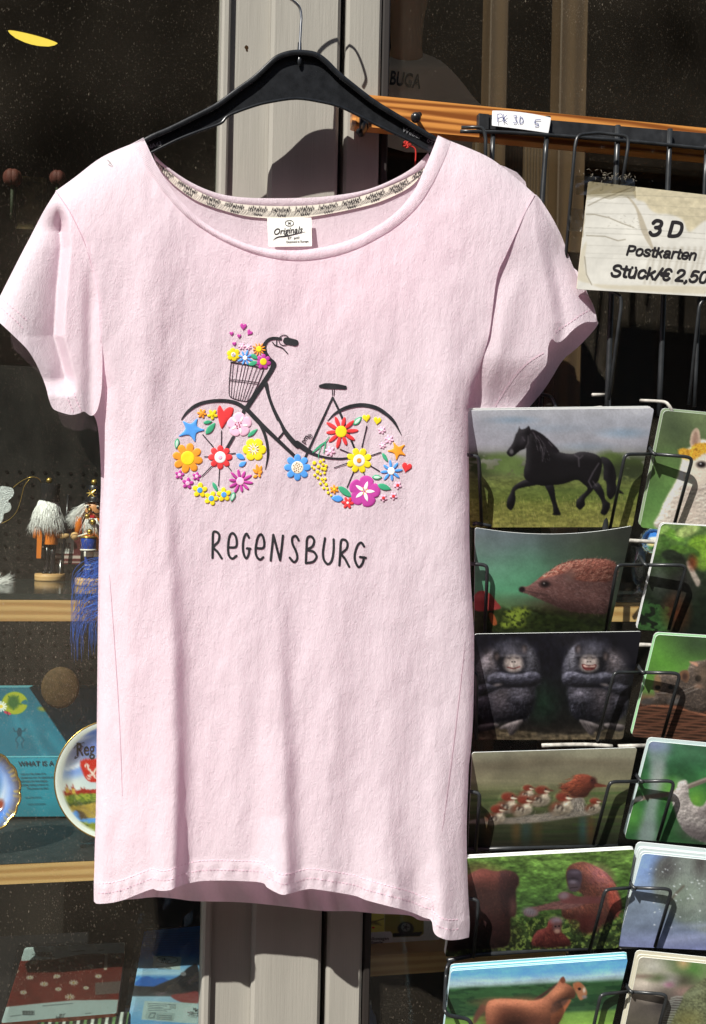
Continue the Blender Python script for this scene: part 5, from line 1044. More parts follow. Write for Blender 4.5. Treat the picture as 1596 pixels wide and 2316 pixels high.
def p_leaf(c):
    c.frame(1381.8, 898, .2462)
    c.vgrad([(1150, (92, 122, 62)), (1350, (70, 108, 42)), (1500, (40, 66, 28)), (1700, (30, 40, 26)), (2150, (18, 24, 18))]); n = c.nz(20, 14)
    for x, y, rx, ry, r_, col in ((560, 1260, 120, 40, 30, (96, 148, 44)), (700, 1230, 110, 50, -20, (150, 176, 92)), (820, 1340, 110, 70, -10, (112, 160, 36)), (640, 1400, 100, 36, 10, (80, 128, 36)), (500, 1330, 70, 30, 60, (58, 96, 34)), (840, 1480, 80, 110, 0, (104, 150, 34)), (480, 1220, 60, 34, -30, (120, 160, 70)), (760, 1420, 60, 30, 40, (66, 110, 30)), (620, 1500, 60, 60, 0, (30, 40, 24)), (540, 1450, 80, 50, 0, (34, 44, 30))): c.ell(x, y, rx, ry, col, r_, .2)
    for q in ([(480, 1240), (640, 1290)], [(740, 1350), (860, 1320)], [(600, 1390), (700, 1410)]): c.line(q, 6, (60, 100, 30), .7)
    c.ell(640, 1700, 120, 200, (36, 34, 34), 20, .9, .9); c.poly([(690, 1530), (720, 1510), (780, 1620), (820, 1700), (790, 1740), (740, 1650)], (142, 130, 118), 1.5); c.ell(750, 1520, 40, 60, (120, 50, 22), 0, .6, .8); c.ell(430, 1650, 60, 120, (92, 98, 96), 0, .9, .5); m = np.clip(((c.Y - c.fr[1]) / c.fr[2] - 1850) / 60, 0, 1) * np.clip((560 - (c.X - c.fr[0]) / c.fr[2]) / 40, 0, 1); c.mix(m * (n > .45), (40, 74, 34)); c.ell(600, 1980, 90, 120, (96, 40, 18), 0, .9, .7); c.mottle(.3, 8, 6); c.mottle(.08, 3)
card('leaf', 'postcard of a dark animal under bright green leaves', [(1496, 1184, TOPY), (1900, 1208, TR), (1845, 1450, -.05), (1440, 1424, BOTY)], p_leaf, 1, bdx=-4, bdy=-3, rnd=9, gain=.57, backcol=(190, 214, 196))
def p_kit(c):
    c.frame(1381.8, 1416.3, .2462)
    c.vgrad([(50, (60, 100, 44)), (300, (72, 124, 44)), (600, (84, 120, 54)), (650, (110, 84, 58)), (720, (84, 52, 34)), (1040, (66, 40, 28))]); c.ell(480, 300, 170, 200, (84, 150, 44), 0, .9, .8); c.ell(800, 150, 220, 140, (50, 72, 44), 0, .9, .9)
    bm = np.clip(((c.Y - c.fr[1]) / c.fr[2] - 715) / 10, 0, 1); c.mix(bm * .85, (44, 28, 22))
    for i in range(13):
        y = 740 + i * 25; q = [(180 + k_ * 60, y + 7 * math.sin(k_ * 1.3 + i * 1.7)) for k_ in range(14)]; c.line(q, 11, (124 - 4 * (i % 3), 72, 50), .85, 1.5)
    c.line([(330, 720), (560, 740), (880, 820)], 18, (140, 84, 58), .9); c.line([(500, 730), (880, 760)], 14, (120, 70, 48), .9)
    b = c.poly([(400, 640), (385, 560), (400, 480), (430, 440), (520, 430), (600, 440), (640, 410), (700, 405), (740, 330), (860, 310), (900, 300), (900, 740), (740, 780), (600, 720), (300, 720), (280, 690), (330, 665)], (70, 60, 54), 1.5); c.fur(b, 700, 7, 60, [(118, 100, 86), (40, 34, 32), (92, 74, 58)], a=.5, spread=40); c.relief(b, 8, .6, 14, tex=.5)
    c.poly([(400, 450), (440, 455), (460, 530), (440, 600), (400, 590)], (140, 104, 66), 2, .8); c.ell(428, 563, 26, 22, (20, 16, 14)); c.ell(550, 560, 24, 20, (26, 30, 34)); c.ell(440, 625, 18, 12, (60, 44, 40)); c.poly([(620, 460), (650, 410), (700, 405), (720, 460), (690, 520)], (104, 72, 50), 1); c.ell(676, 465, 24, 34, (60, 40, 34), 0, .5)
    c.ell(800, 480, 30, 30, (18, 16, 16)); c.ell(850, 440, 60, 80, (110, 88, 66), 0, .8, .5); c.poly([(715, 325), (790, 335), (790, 370)], (170, 120, 96), 1); c.ell(800, 550, 40, 20, (120, 92, 74), 0, .6)
    for q in ([(650, 600), (790, 540)], [(680, 620), (800, 570)], [(420, 620), (520, 610)]): c.line(q, 4, (180, 176, 170), .6)
    c.ell(330, 690, 50, 28, (60, 56, 54), 0, .5); c.ell(590, 690, 60, 26, (84, 80, 78), 0, .6); c.mottle(.08, 3)
card('kit', 'postcard of tabby kittens in a wicker basket', [(1484, 1435, TOPY), (1890, 1460, TR), (1830, 1692, -.05), (1428, 1666, BOTY)], p_kit, 1, bdx=-4, bdy=-6, rnd=9, gain=.57, backcol=(150, 206, 150))
def p_sloth(c):
    c.frame(1381.8, 1416.3, .2462)
    c.vgrad([(1040, (48, 96, 72)), (1250, (38, 92, 56)), (1500, (40, 100, 44)), (1700, (40, 92, 42)), (2000, (36, 74, 40))]); c.mottle(.3, 30, 20)
    c.poly([(350, 1050), (540, 1090), (490, 1300), (460, 1500), (420, 1700), (400, 1980), (240, 1960), (330, 1600), (360, 1300)], (132, 142, 150), 6, .75); c.poly([(340, 1050), (540, 1080), (520, 1150), (350, 1130)], (120, 130, 200), 8, .7); c.ell(440, 1400, 60, 100, (150, 156, 150), 0, .9, .6); c.ell(560, 1500, 80, 80, (96, 160, 52), 0, .9, .8); c.ell(780, 1600, 90, 90, (100, 158, 44), 0, .9, .8); c.ell(750, 1150, 220, 80, (60, 110, 74), 0, .9, .6); c.ell(190, 1750, 70, 90, (96, 176, 60), 0, .9, .6)
    c.line([(195, 1600), (330, 1570), (560, 1540), (720, 1470), (900, 1400)], 44, (96, 84, 76), 1, 1.5); c.line([(195, 1600), (270, 1580)], 40, (196, 190, 186), .9, 1.5); c.line([(560, 1525), (720, 1455), (900, 1388)], 14, (150, 138, 128), .8, 2)
    b = c.poly([(600, 1490), (620, 1430), (680, 1412), (705, 1450), (715, 1560), (760, 1640), (840, 1650), (900, 1560), (920, 1500), (920, 1950), (800, 1960), (690, 1900), (620, 1800), (580, 1680), (555, 1560)], (132, 124, 122), 1.5); c.fur(b, 900, 8, 70, [(166, 158, 154), (92, 84, 84), (146, 138, 134)], a=.4, spread=25); c.relief(b, 14, .8, 20, tex=.4); c.ell(760, 1900, 140, 60, (70, 62, 64), 20, .9, .7); c.ell(640, 1560, 40, 110, (170, 164, 158), -10, .9, .4); c.ell(860, 1700, 70, 40, (80, 70, 70), -20, .9, .6); c.mottle(.07, 3)
card('sloth', 'postcard of a grey sloth hanging from a branch', [(1469, 1676, TOPY), (1880, 1716, TR), (1820, 1927, -.05), (1412, 1897, BOTY)], p_sloth, 1, bdx=-4, bdy=-10, rnd=9, gain=.57, backcol=(176, 196, 226))
def p_sea(c):
    c.frame(1347.2, 1882.6, .18715)
    c.vgrad([(220, (112, 150, 214)), (480, (108, 140, 196)), (800, (104, 120, 140)), (1150, (98, 112, 136)), (1400, (104, 112, 156))]); X = (c.X - c.fr[0]) / c.fr[2]
    b = c.poly([(700, 560), (740, 380), (860, 280), (1050, 260), (1400, 270), (1400, 1160), (1180, 1140), (980, 1060), (860, 900), (720, 780)], (112, 122, 116), 6); c.ell(860, 440, 130, 150, (64, 62, 66), 20, .8, .8); c.ell(1150, 420, 130, 200, (128, 142, 136), 0, .9, .7); c.ell(1270, 380, 80, 140, (60, 56, 56), 10, .8, .8); c.ell(1050, 760, 200, 160, (108, 126, 110), 0, .9, .8); c.ell(1200, 1050, 220, 80, (88, 104, 96), 0, .9, .7); c.fur(b, 500, 12, 100, [(146, 156, 150), (76, 80, 80)], a=.3, spread=30)
    c.line([(900, 820), (970, 740), (1060, 650)], 22, (74, 62, 52), .8, 3); r = np.random.default_rng(9)
    for i in range(46): c.ell(r.uniform(620, 1320), r.uniform(330, 1200), r.uniform(4, 15), r.uniform(3, 9), (206, 220, 230), r.uniform(-40, 40), .5, .85)
    c.line([(820, 1180), (1000, 1140), (1329, 1120)], 50, (130, 140, 170), .6, 8); c.line([(800, 1320), (1329, 1260)], 90, (140, 146, 178), .5, 12); c.mottle(.10, 40, 16); c.mottle(.06, 3)
card('sea', 'postcard of a blurred grey animal splashing in blue water', [(1453, 1930, TOPY), (1880, 1974, TR), (1800, 2158, -.05), (1395, 2140, BOTY)], p_sea, 4, bdx=-3.2, bdy=-6.0, rnd=9, gain=.54, backcol=(176, 206, 236), edge=(.8, .84, .86))
def p_ig(c):
    c.frame(1347.2, 1882.6, .18715)
    c.vgrad([(1450, (140, 132, 120)), (1700, (120, 120, 96)), (1900, (110, 100, 90)), (2350, (70, 66, 56))])
    for x, y, rx, ry, col in ((1180, 1650, 190, 150, (66, 122, 44)), (900, 1560, 130, 70, (80, 100, 60)), (1060, 1570, 60, 60, (190, 150, 100)), (700, 1620, 140, 90, (176, 176, 166)), (600, 1820, 150, 90, (190, 178, 164)), (900, 1780, 90, 60, (190, 176, 190)), (890, 1840, 50, 30, (150, 90, 120)), (760, 1760, 120, 40, (70, 88, 50)), (1060, 1800, 120, 80, (60, 56, 46)), (560, 1740, 110, 22, (110, 92, 80)), (1100, 1950, 120, 70, (150, 112, 104)), (800, 2100, 260, 120, (48, 44, 44)), (640, 1980, 100, 60, (150, 140, 128))): c.ell(x, y, rx, ry, col, 0, .9, .85)
    b = c.poly([(1010, 2080), (1060, 1960), (1180, 1860), (1400, 1780), (1400, 2400), (840, 2400), (880, 2250)], (84, 90, 62), 2); c.mottle(.5, 4, 3, b); c.ell(1200, 1930, 120, 40, (118, 128, 96), -25, .9, .6); c.ell(1100, 2260, 160, 90, (110, 104, 44), 0, .9, .5)
    for i in range(12): y = 1980 + i * 30; x = 1050 - i * 14; c.line([(x, y + 10), (x - 70 - 5 * i, y + 4), (x - 140, y + 24)], 12, (132, 138, 132), .9, 1.2); c.line([(x, y + 22), (x - 120, y + 32)], 7, (30, 32, 30), .8, 1)
    c.mottle(.07, 3)
card('iguana', 'postcard of a spiny green lizard among blurred flowers', [(1446, 2164, TOPY), (1870, 2208, TR), (1800, 2440, -.05), (1395, 2410, BOTY)], p_ig, 2, bdx=-4, bdy=-7, rnd=9, gain=.57, backcol=(176, 172, 156), edge=(.8, .82, .78))

# ================================================================== cardboard price sign and paper tag
M_SIGN = mat('worn_paper', (1, 1, 1), .55, .35, attr=True, bumps=[(60, (1, 1, 1), .25, .002), (25, (1, 1, .6), .3, .004)])
c = Cv(1300, 385, 1640, 690, (214, 212, 204))
c.frame(1480 * .86364, 400 * .86364, .86364 * 368 / 1596)
c.mottle(.07, 40, 30)
st_ = c.pm([(800, 360), (1200, 400), (1700, 440), (1700, 800), (1590, 770), (1520, 820), (1400, 900), (1330, 760), (1180, 700), (1050, 690), (960, 640), (900, 560), (800, 520)], 2.0); c.mix(st_ * .75, (192, 180, 146)); c.mottle(.12, 12, 9, st_)
c.mix(c.pm([(240, 310), (800, 350), (790, 470), (600, 490), (250, 480)], 2) * .5, (206, 198, 172)); c.mix(c.pm([(120, 1340), (240, 1000), (220, 1300), (330, 1510), (700, 1560), (1600, 1600), (1596, 1520), (320, 1490)], 1.5) * .6, (196, 186, 160))
c.poly([(700, 500), (780, 560), (880, 740), (1000, 1080), (960, 1060), (860, 880), (800, 640)], (176, 166, 146), .8, .85)
for y0, y1, a in ((480, 475, .5), (560, 600, .35), (690, 690, .4), (850, 880, .5), (910, 940, .4), (1050, 1070, .3), (1140, 1160, .25), (1190, 1220, .25)): c.line([(230, y0), (900, (y0 + y1) / 2 + 8), (1590, y1 + 40)], 5, (120, 116, 106), a, .8)
for q in ([(240, 700), (330, 700), (500, 740), (640, 800), (780, 850)], [(240, 940), (450, 950), (600, 1000), (680, 985)], [(260, 600), (420, 520), (560, 470), (760, 390)], [(220, 1180), (240, 1380), (300, 1500)]): c.line(q, 9, (120, 110, 90), .8, 1)
for x in np.arange(900, 1600, 62): c.line([(x, 1480), (x + 30 + x % 37, 1260), (x + 60 + x % 53, 1080)], 26, (150, 142, 126), .4, 3)
rr = np.random.default_rng(4)
for i in range(40): x, y = rr.uniform(480, 860), rr.uniform(690, 860); c.line([(x, y), (x + rr.uniform(-25, 25), y + rr.uniform(-15, 15))], 5, (236, 234, 228) if i % 2 else (140, 134, 122), .6, .6)
qs = [(1331, 410, -.100), (1660, 448, -.100), (1660, 674, -.096), (1304, 654, -.096)]
sg = panel('price_sign', qs, .0016, M_SIGN, None, c, 1.6, 1.12, 3, 0, 0, (.62, .56, .44), None)
tag(sg, 'worn cardboard sign with black bold price lettering taped to the rack', 'sign')
sp_ = lambda X, Y: P(X, Y, -.1006 + .004 * (np.asarray(Y) - 410) / 244)
tx = lambda x, y: (1480 * .86364 + x * .19913, 400 * .86364 + y * .19913)
b = MB()
heavy(b, '3 D', *tx(945, 934), 46, 3.5, sp_, w=.18, xs=1.09)
heavy(b, 'Postkarten', *tx(686, 1155), 28.5, 4.5, sp_, w=.18, xs=1.12)
heavy(b, 'St"uck/€ 2,50', *tx(508, 1398), 34, 4.2, sp_, w=.18, xs=1.13)
b.build('lettering', M_INK, sg, False)
M_TAPE = clear_mat('clear_tape', .22, .25, (.86, .84, .78))
for q in ([(1300, 396, -.102), (1435, 404, -.103), (1436, 434, -.104), (1302, 442, -.102)], [(1289, 470, -.100), (1322, 474, -.102), (1316, 524, -.102), (1284, 522, -.100)]):
    panel('tape', q, .0003, M_TAPE, sg, None, 6, 1, 4, 0, 0, (1, 1, 1), lambda u, v: .0015 * np.sin(u * 17 + v * 11))
b = MB(); rr = np.random.default_rng(8)
for i in range(40):
    t = rr.random(); x, y = 1312 + 120 * t + rr.normal(0, 4), 400 + 4 * t + rr.normal(0, 4) - 18 * (1 - t) * rr.random(); a = rr.uniform(0, 6.28); L = rr.uniform(4, 13)
    b.tube([P(x, y, -.104), P(x + L * .5 * math.cos(a), y + L * .5 * math.sin(a), -.1055), P(x + L * math.cos(a + .5), y + L * math.sin(a + .5), -.105)], .00022, 4)
o = b.build('lint', mat('tape_lint', (.26, .23, .18), .9, .1), sg); o['kind'] = 'stuff'
M_PAPER = mat('white_paper', (.82, .82, .84), .6, .3)
tg = panel('price_tag', [(1113, 250, -.051), (1246, 266, -.053), (1240, 301, -.053), (1112, 284, -.051)], .0004, M_PAPER, None, None, 5, 1, 1, -4, .002)
for p_ in [tg]: tag(p_, 'small white paper tag with blue handwriting on the rack bar', 'price tag')
b = MB(); pen = lambda X, Y: P(X, Y, -.0552 + 0 * np.asarray(X)); o0 = 798
for q in ([(655, 515), (654, 551)], [(655, 517), (672, 516), (674, 530), (656, 535)], [(682, 516), (680, 552)], [(696, 522), (682, 536), (696, 551)], [(726, 525), (740, 524), (734, 536), (742, 546), (734, 557), (726, 553)], [(746, 556), (747, 557)], [(756, 528), (755, 557), (768, 552), (768, 536), (757, 528)], [(826, 542), (822, 556), (836, 558), (838, 568), (824, 571)], [(826, 542), (848, 541)]): stroke(b, [(798 + x / 2, y / 2) for x, y in q], 1.5, pen, 5)
b.build('handwriting', mat('blue_ink', (.03, .05, .22), .6, .3), tg, False)

# ================================================================== inside the shop window
M_PINE = wood_mat('pale_pine', (.50, .32, .13), (.36, .20, .07), 3.0, (1.5, 6, 22), .5, .1, 1.4, 5.0, .3)
M_SHELF = mat('smoked_glass', (.030, .038, .036), .12, .6, vary=(.2, 20, (1, 1, 1)))
M_SLATE = mat('dark_shelf_top', (.020, .024, .024), .45, .4, vary=(.4, 40, (1, 1, 1)))
def shelf(label, px0, px1, yt, yb, ytop, Y0, Y1, top_mat, loc):
    t = thing('display_shelf', label, 'shelf', loc[:3])
    z0, z1, zt = P(loc[3], yb, Y0)[2], P(loc[3], yt, Y0)[2], P(loc[3], ytop, Y0)[2]
    MB().box(P(px0, 1200, Y0)[0], P(px1, 1200, Y0)[0], Y0, Y0 + .022, z0, z1, .0015).build('wood_edge', M_PINE, t, False)
    MB().box(P(px0, 1200, Y0)[0], P(px1, 1200, Y0)[0], Y0 + .001, Y1, max(z1 + .0006, zt - .009), zt, .001).build('shelf_top', top_mat, t, False)
    return zt
ZS1 = shelf('pine edged glass shelf under the nutcrackers', -150, 1800, 1357, 1405, 1342, .060, .37, M_SHELF, (0, .06, P(0, 1357, .06)[2], 0))
ZS2 = shelf('pine edged dark shelf under the souvenir plates', -150, 560, 1957, 2001, 1955, .060, .48, M_SLATE, (0, .06, P(0, 1957, .06)[2], 0))
ZS3 = shelf('pine shelf under the boxed model car', 800, 1300, 2162, 2209, 2160, .060, .40, M_PINE, (.3, .06, P(900, 2165, .06)[2], 830))

M_UP = wood_mat('brown_upright', (.075, .042, .018), (.045, .024, .010), 3.0, (10, 10, .6), .6, 0, 1.2, 4.0, .2)  # solid uprights added in place of brown vertical reflections in the pane
for lab_, x0, x1, Y0 in (('brown timber upright standing in for a reflection, right of the paper tag', 1268, 1330, .12), ('thin brown timber upright standing in for a reflection above the paper tag', 1108, 1150, .14)):
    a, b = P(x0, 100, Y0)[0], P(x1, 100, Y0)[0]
    tag(MB().box(a, b, Y0, Y0 + .04, -1.49, 1.29, .002).build('reflection_upright', M_UP, None, False), lab_, 'timber')
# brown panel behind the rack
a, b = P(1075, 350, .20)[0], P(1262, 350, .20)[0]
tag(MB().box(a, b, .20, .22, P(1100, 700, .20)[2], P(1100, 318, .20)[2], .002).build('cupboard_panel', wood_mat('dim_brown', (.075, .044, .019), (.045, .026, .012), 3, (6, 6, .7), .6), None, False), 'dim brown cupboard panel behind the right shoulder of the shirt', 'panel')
# solid bust and T-shirt added in place of a blurred mirrored figure
bust = thing('reflection_bust', 'dim bust in a pale lettered T-shirt standing in for a mirrored figure', 'bust', P(930, 240, .34))
sp = crom([(868, 330), (866, 150), (890, 128), (930, 117), (962, 122), (1000, 140), (1040, 180), (1075, 225), (1110, 262), (1112, 330)], 4, True)
v, f = sheet2d(sp, 9, 6)
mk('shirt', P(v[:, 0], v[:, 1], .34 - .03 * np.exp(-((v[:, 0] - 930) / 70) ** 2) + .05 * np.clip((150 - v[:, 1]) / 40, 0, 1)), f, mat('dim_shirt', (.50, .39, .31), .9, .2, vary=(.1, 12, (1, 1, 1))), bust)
MB().lathe(P(918, 130, .36), [(.034, -.02), (.026, .015), (.028, .06), (.036, .10), (.034, .13)], 20).build('neck', mat('bust_skin', (.40, .22, .13), .6, .3), bust)
b = MB(); text_to(b, 'BUGA', 879, 190, 44, 8, lambda X, Y: P(X, Y, .3075), bold=.03, xs=.6); b.build('lettering', mat('dim_ink', (.02, .02, .025), .8, .2), bust, False)

# yellow ceiling lamp, far back
lamp = thing('ceiling_lamp', 'yellow glowing ceiling lamp seen through the upper left pane', 'lamp', P(76, 92, .70))
k = kk(76, 92, .70); c = P(74, 84, .70); th = R(9)
MB().lathe(c, [(55 * k, 0), (50 * k, -5 * k), (38 * k, -11 * k), (20 * k, -15 * k), (.001, -17 * k)], 28, (math.sin(th), 0, math.cos(th)), 1, .25).build('shade', mat('lamp_glow', (.9, .6, .1), .5, .3, emit=(.95, .70, .09), es=.85, vary=(.15, 50, (1, 1, 1))), lamp)
MB().lathe(c, [(56 * k, .6 * k), (56.5 * k, 3 * k)], 28, (math.sin(th), 0, math.cos(th)), 1, .25).build('shade_rim', mat('lamp_rim', (.25, .14, .02), .5, .3), lamp)

# dim ornaments and packets at the back
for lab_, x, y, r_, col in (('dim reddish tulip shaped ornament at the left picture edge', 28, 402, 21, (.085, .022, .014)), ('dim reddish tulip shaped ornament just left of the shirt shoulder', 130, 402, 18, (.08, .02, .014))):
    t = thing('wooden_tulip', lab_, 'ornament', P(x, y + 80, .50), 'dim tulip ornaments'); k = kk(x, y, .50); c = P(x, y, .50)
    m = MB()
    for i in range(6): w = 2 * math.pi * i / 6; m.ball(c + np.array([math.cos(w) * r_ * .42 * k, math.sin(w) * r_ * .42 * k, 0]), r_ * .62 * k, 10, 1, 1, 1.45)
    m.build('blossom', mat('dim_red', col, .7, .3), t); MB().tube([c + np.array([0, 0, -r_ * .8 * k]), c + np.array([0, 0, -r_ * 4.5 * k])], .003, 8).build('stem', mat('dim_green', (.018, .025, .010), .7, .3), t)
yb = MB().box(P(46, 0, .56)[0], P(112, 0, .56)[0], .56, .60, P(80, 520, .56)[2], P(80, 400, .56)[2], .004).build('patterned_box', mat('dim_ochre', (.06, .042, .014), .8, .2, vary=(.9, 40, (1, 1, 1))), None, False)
tag(yb, 'dim ochre mottled box between two reddish tulip ornaments', 'box')

# ------------------------------------------------------------------ nutcrackers
NF = .15286
def nc(cx, cy): return cx * NF, 1062.3 + cy * NF
class Fig:                                    # local frame in detail-crop units standing on the shelf
    def __init__(s, cx, cy, zt):
        s.o = PZ(*nc(cx, cy), zt); s.k = kk(*nc(cx, cy), s.o[1]) * NF; s.cx, s.cy = cx, cy
    def p(s, x, y, d=0): return s.o + np.array([(x - s.cx) * s.k + (s.cy - y) * s.k * .021, d * s.k, (s.cy - y) * s.k])
M_OR = mat('orange_lacquer', (.62, .17, .018), .35, .5, vary=(.08, 80, (1, 1, 1))); M_LW = wood_mat('turned_wood', (.56, .36, .16), (.46, .27, .11), 3, (3, 3, 30), .5, 0, 2, 3, .1)
M_GOLD = mat('gold_paint', (.50, .33, .08), .3, .5, .8); M_FUR = mat('white_fur', (.78, .78, .76), .9, .1); M_BL = mat('blue_lacquer', (.015, .05, .28), .25, .5); M_BK = mat('black_lacquer', (.012, .012, .014), .25, .5); M_SKN = mat('painted_face', (.55, .25, .10), .45, .4); M_RED = mat('red_lacquer', (.45, .02, .03), .35, .5); M_IV = mat('ivory_lacquer', (.72, .68, .60), .4, .4); M_SIL = mat('silver_sheet', (.5, .5, .5), .3, .5, 1.0)
def strands(F_, name, parent, roots, n, L, fan, w=.00022, seed=1, mt=None, curl=.25):
    rr = np.random.default_rng(seed); m = MB()
    for i in range(n):
        x, y, d = roots(rr); a = fan(rr, x, y); ln = L * rr.uniform(.55, 1.1); p0 = F_.p(x, y, d)
        q = [F_.p(x, y, d)]; cx_, cy_, cd_ = x, y, d
        for s_ in range(5):
            cx_ += ln / 5 * math.cos(a); cy_ += ln / 5 * math.sin(a); cd_ += rr.normal(-3, 7); a += (math.pi / 2 - a) * curl * rr.uniform(.3, 1.2) + rr.normal(0, .12); q.append(F_.p(cx_, cy_, cd_))
        m.tube(q, np.linspace(w * 1.6, w * .3, 6), 4)
    return m.build(name, mt or M_FUR, parent)
def cyl(F_, x, y0, y1, r0, r1, d=0, prof=None, n=24): k = F_.k; return MB().lathe(F_.p(x, y1, d), [(r1 * k, 0), (r0 * k, (y1 - y0) * k)] if prof is None else [(r * k, (y1 - y) * k) for r, y in prof], n)
F1 = Fig(700, 1640, ZS1)
n1 = thing('nutcracker', 'nutcracker seen from behind with long white hair and tall black hat', 'nutcracker', F1.o, 'nutcrackers on the glass shelf')
cyl(F1, 700, 0, 0, 0, 0, prof=[(215, 1640), (222, 1630), (222, 1545), (215, 1536)]).build('base', M_LW, n1)
for x in (655, 735): cyl(F1, x, 0, 0, 0, 0, prof=[(46, 1536), (48, 1500), (36, 1440), (40, 1280), (44, 1090)]).build('leg', M_BK, n1); 
for x in (650, 735): MB().ball(F1.p(x, 1520, -35), 40 * F1.k, 14, 1, 1.5, .6).build('boot', M_BK, n1)
cyl(F1, 697, 0, 0, 0, 0, prof=[(104, 1108), (106, 1098), (98, 1000), (92, 930), (100, 850), (108, 760), (90, 700)]).build('coat', M_OR, n1)
MB().add([F1.p(x, y, d) for d in (-118, -92) for x, y in ((528, 860), (570, 860), (602, 960), (598, 1308), (535, 1308))], [(0, 1, 2, 3, 4), (9, 8, 7, 6, 5), (0, 5, 6, 1), (1, 6, 7, 2), (2, 7, 8, 3), (3, 8, 9, 4), (4, 9, 5, 0)]).build('lever', M_OR, n1, False)
MB().tube([F1.p(790, 720, 0), F1.p(815, 850, 0), F1.p(815, 960, -10), F1.p(850, 985, -30)], [44 * F1.k, 50 * F1.k, 52 * F1.k, 40 * F1.k], 12).build('arm', M_OR, n1)
MB().tube([F1.p(520, 820, 0), F1.p(505, 950, 0), F1.p(500, 1020, -10)], [44 * F1.k, 46 * F1.k, 34 * F1.k], 12).build('arm', M_OR, n1)
MB().tube([F1.p(860, 975, -30), F1.p(930, 975, -40), F1.p(985, 975, -45)], [46 * F1.k, 46 * F1.k, 30 * F1.k], 12).build('hand', M_LW, n1)
cyl(F1, 680, 0, 0, 0, 0, prof=[(138, 470), (140, 455), (136, 330), (140, 215), (132, 205)]).build('hat', mat('black_felt', (.010, .010, .011), .9, .15, bumps=[(500, (1, 1, 1), .6, .001)]), n1)
MB().ball(F1.p(665, 160, 0), 46 * F1.k, 16).build('hat_ball', M_GOLD, n1)
cyl(F1, 668, 0, 0, 0, 0, prof=[(96, 700), (120, 620), (122, 520), (112, 462)]).build('head', M_FUR, n1)
strands(F1, 'hair', n1, lambda r: (lambda w: (lambda h_: (660 + (118 + 62 * h_ ** .5) * math.sin(w), 452 + 230 * h_, -(112 + 60 * h_ ** .5) * math.cos(w)))(r.uniform(0, 1)))(r.uniform(-1.7, 1.7)), 1100, 300, lambda r, x, y: math.pi / 2 + (660 - x) / 330 * .42 + r.normal(0, .12), .00030, 2)
MB().tube([F1.p(948, 360, -45), F1.p(935, 800, -45), F1.p(905, 1300, -45), F1.p(905, 1560, -45)], 22 * F1.k, 8).build('musket', M_BK, n1)
MB().tube([F1.p(880, 1330, -62), F1.p(880, 1500, -62), F1.p(858, 1630, -62)], 14 * F1.k, 8).build('blade', M_SIL, n1)
F2 = Fig(1342, 1710, ZS1); F2.cx = 1390
n2 = thing('nutcracker', 'drummer nutcracker facing out with gold star hat and blue legs', 'nutcracker', F2.o, 'nutcrackers on the glass shelf')
cyl(F2, 1390, 0, 0, 0, 0, prof=[(262, 1710), (270, 1700), (270, 1610), (262, 1600)]).build('base', M_LW, n2)
for x in (1310, 1440): cyl(F2, x, 0, 0, 0, 0, prof=[(58, 1600), (62, 1560), (50, 1500), (56, 1400), (58, 1290), (62, 1200)]).build('leg', M_BL, n2); MB().ball(F2.p(x - 10, 1585, -50), 56 * F2.k, 14, 1.1, 1.6, .6).build('boot', M_BL, n2); cyl(F2, x, 0, 0, 0, 0, prof=[(64, 1285), (66, 1280), (66, 1215), (64, 1210)]).build('cuff', M_IV, n2)
for y in (1410, 1470): cyl(F2, 1310, 0, 0, 0, 0, prof=[(57, y + 5), (60, y), (57, y - 5)]).build('boot_band', M_IV, n2)
cyl(F2, 1380, 0, 0, 0, 0, prof=[(140, 1190), (150, 1100), (135, 980), (150, 800), (120, 700)]).build('coat', M_OR, n2)
MB().tube([F2.p(1172, 690, 0), F2.p(1172, 800, 0), F2.p(1175, 940, -20)], [46 * F2.k, 54 * F2.k, 50 * F2.k], 14).build('arm', M_OR, n2)
MB().ball(F2.p(1130, 985, -90), 62 * F2.k, 16).build('hand', M_LW, n2)
cyl(F2, 1310, 0, 0, 0, 0, d=-190, prof=[(104, 1180), (108, 1170), (112, 1020), (106, 1010)]).build('drum', M_BL, n2)
for y, h in ((1170, 16), (985, 26)): cyl(F2, 1310, 0, 0, 0, 0, d=-190, prof=[(112, y + 22), (120, y + 16), (120, y), (110, y - 4)]).build('drum_rim', M_GOLD if y < 1100 else M_IV, n2)
zz = MB(); pts_ = [F2.p(1310 + 114 * math.sin(w), 1025 if i % 2 else 1160, -190 - 114 * math.cos(w)) for i, w in enumerate(np.linspace(-1.3, 1.3, 8))]; zz.tube(pts_, 3.2 * F2.k, 5); zz.build('drum_cord', M_GOLD, n2)
for x, y, r in ((1385, 770, 46), (1345, 915, 44), (1300, 690, 40)): MB().ball(F2.p(x, y, -230), r * F2.k, 16).build('drum_stick_ball' if y > 700 else 'collar_ball', M_GOLD, n2)
MB().tube([F2.p(1180, 985, -150), F2.p(1340, 930, -235)], 13 * F2.k, 8).build('drum_stick', M_IV, n2); MB().tube([F2.p(1390, 780, -235), F2.p(1490, 990, -150)], 15 * F2.k, 8).build('drum_stick', M_IV, n2)
cyl(F2, 1385, 0, 0, 0, 0, prof=[(110, 720), (135, 690), (138, 560), (130, 480)]).build('head', M_SKN, n2)
cyl(F2, 1385, 0, 0, 0, 0, prof=[(150, 490), (165, 480), (165, 466), (132, 458), (124, 350), (132, 240), (124, 232)]).build('hat', M_BK, n2)
MB().ball(F2.p(1375, 185, 0), 48 * F2.k, 16).build('hat_ball', M_GOLD, n2)
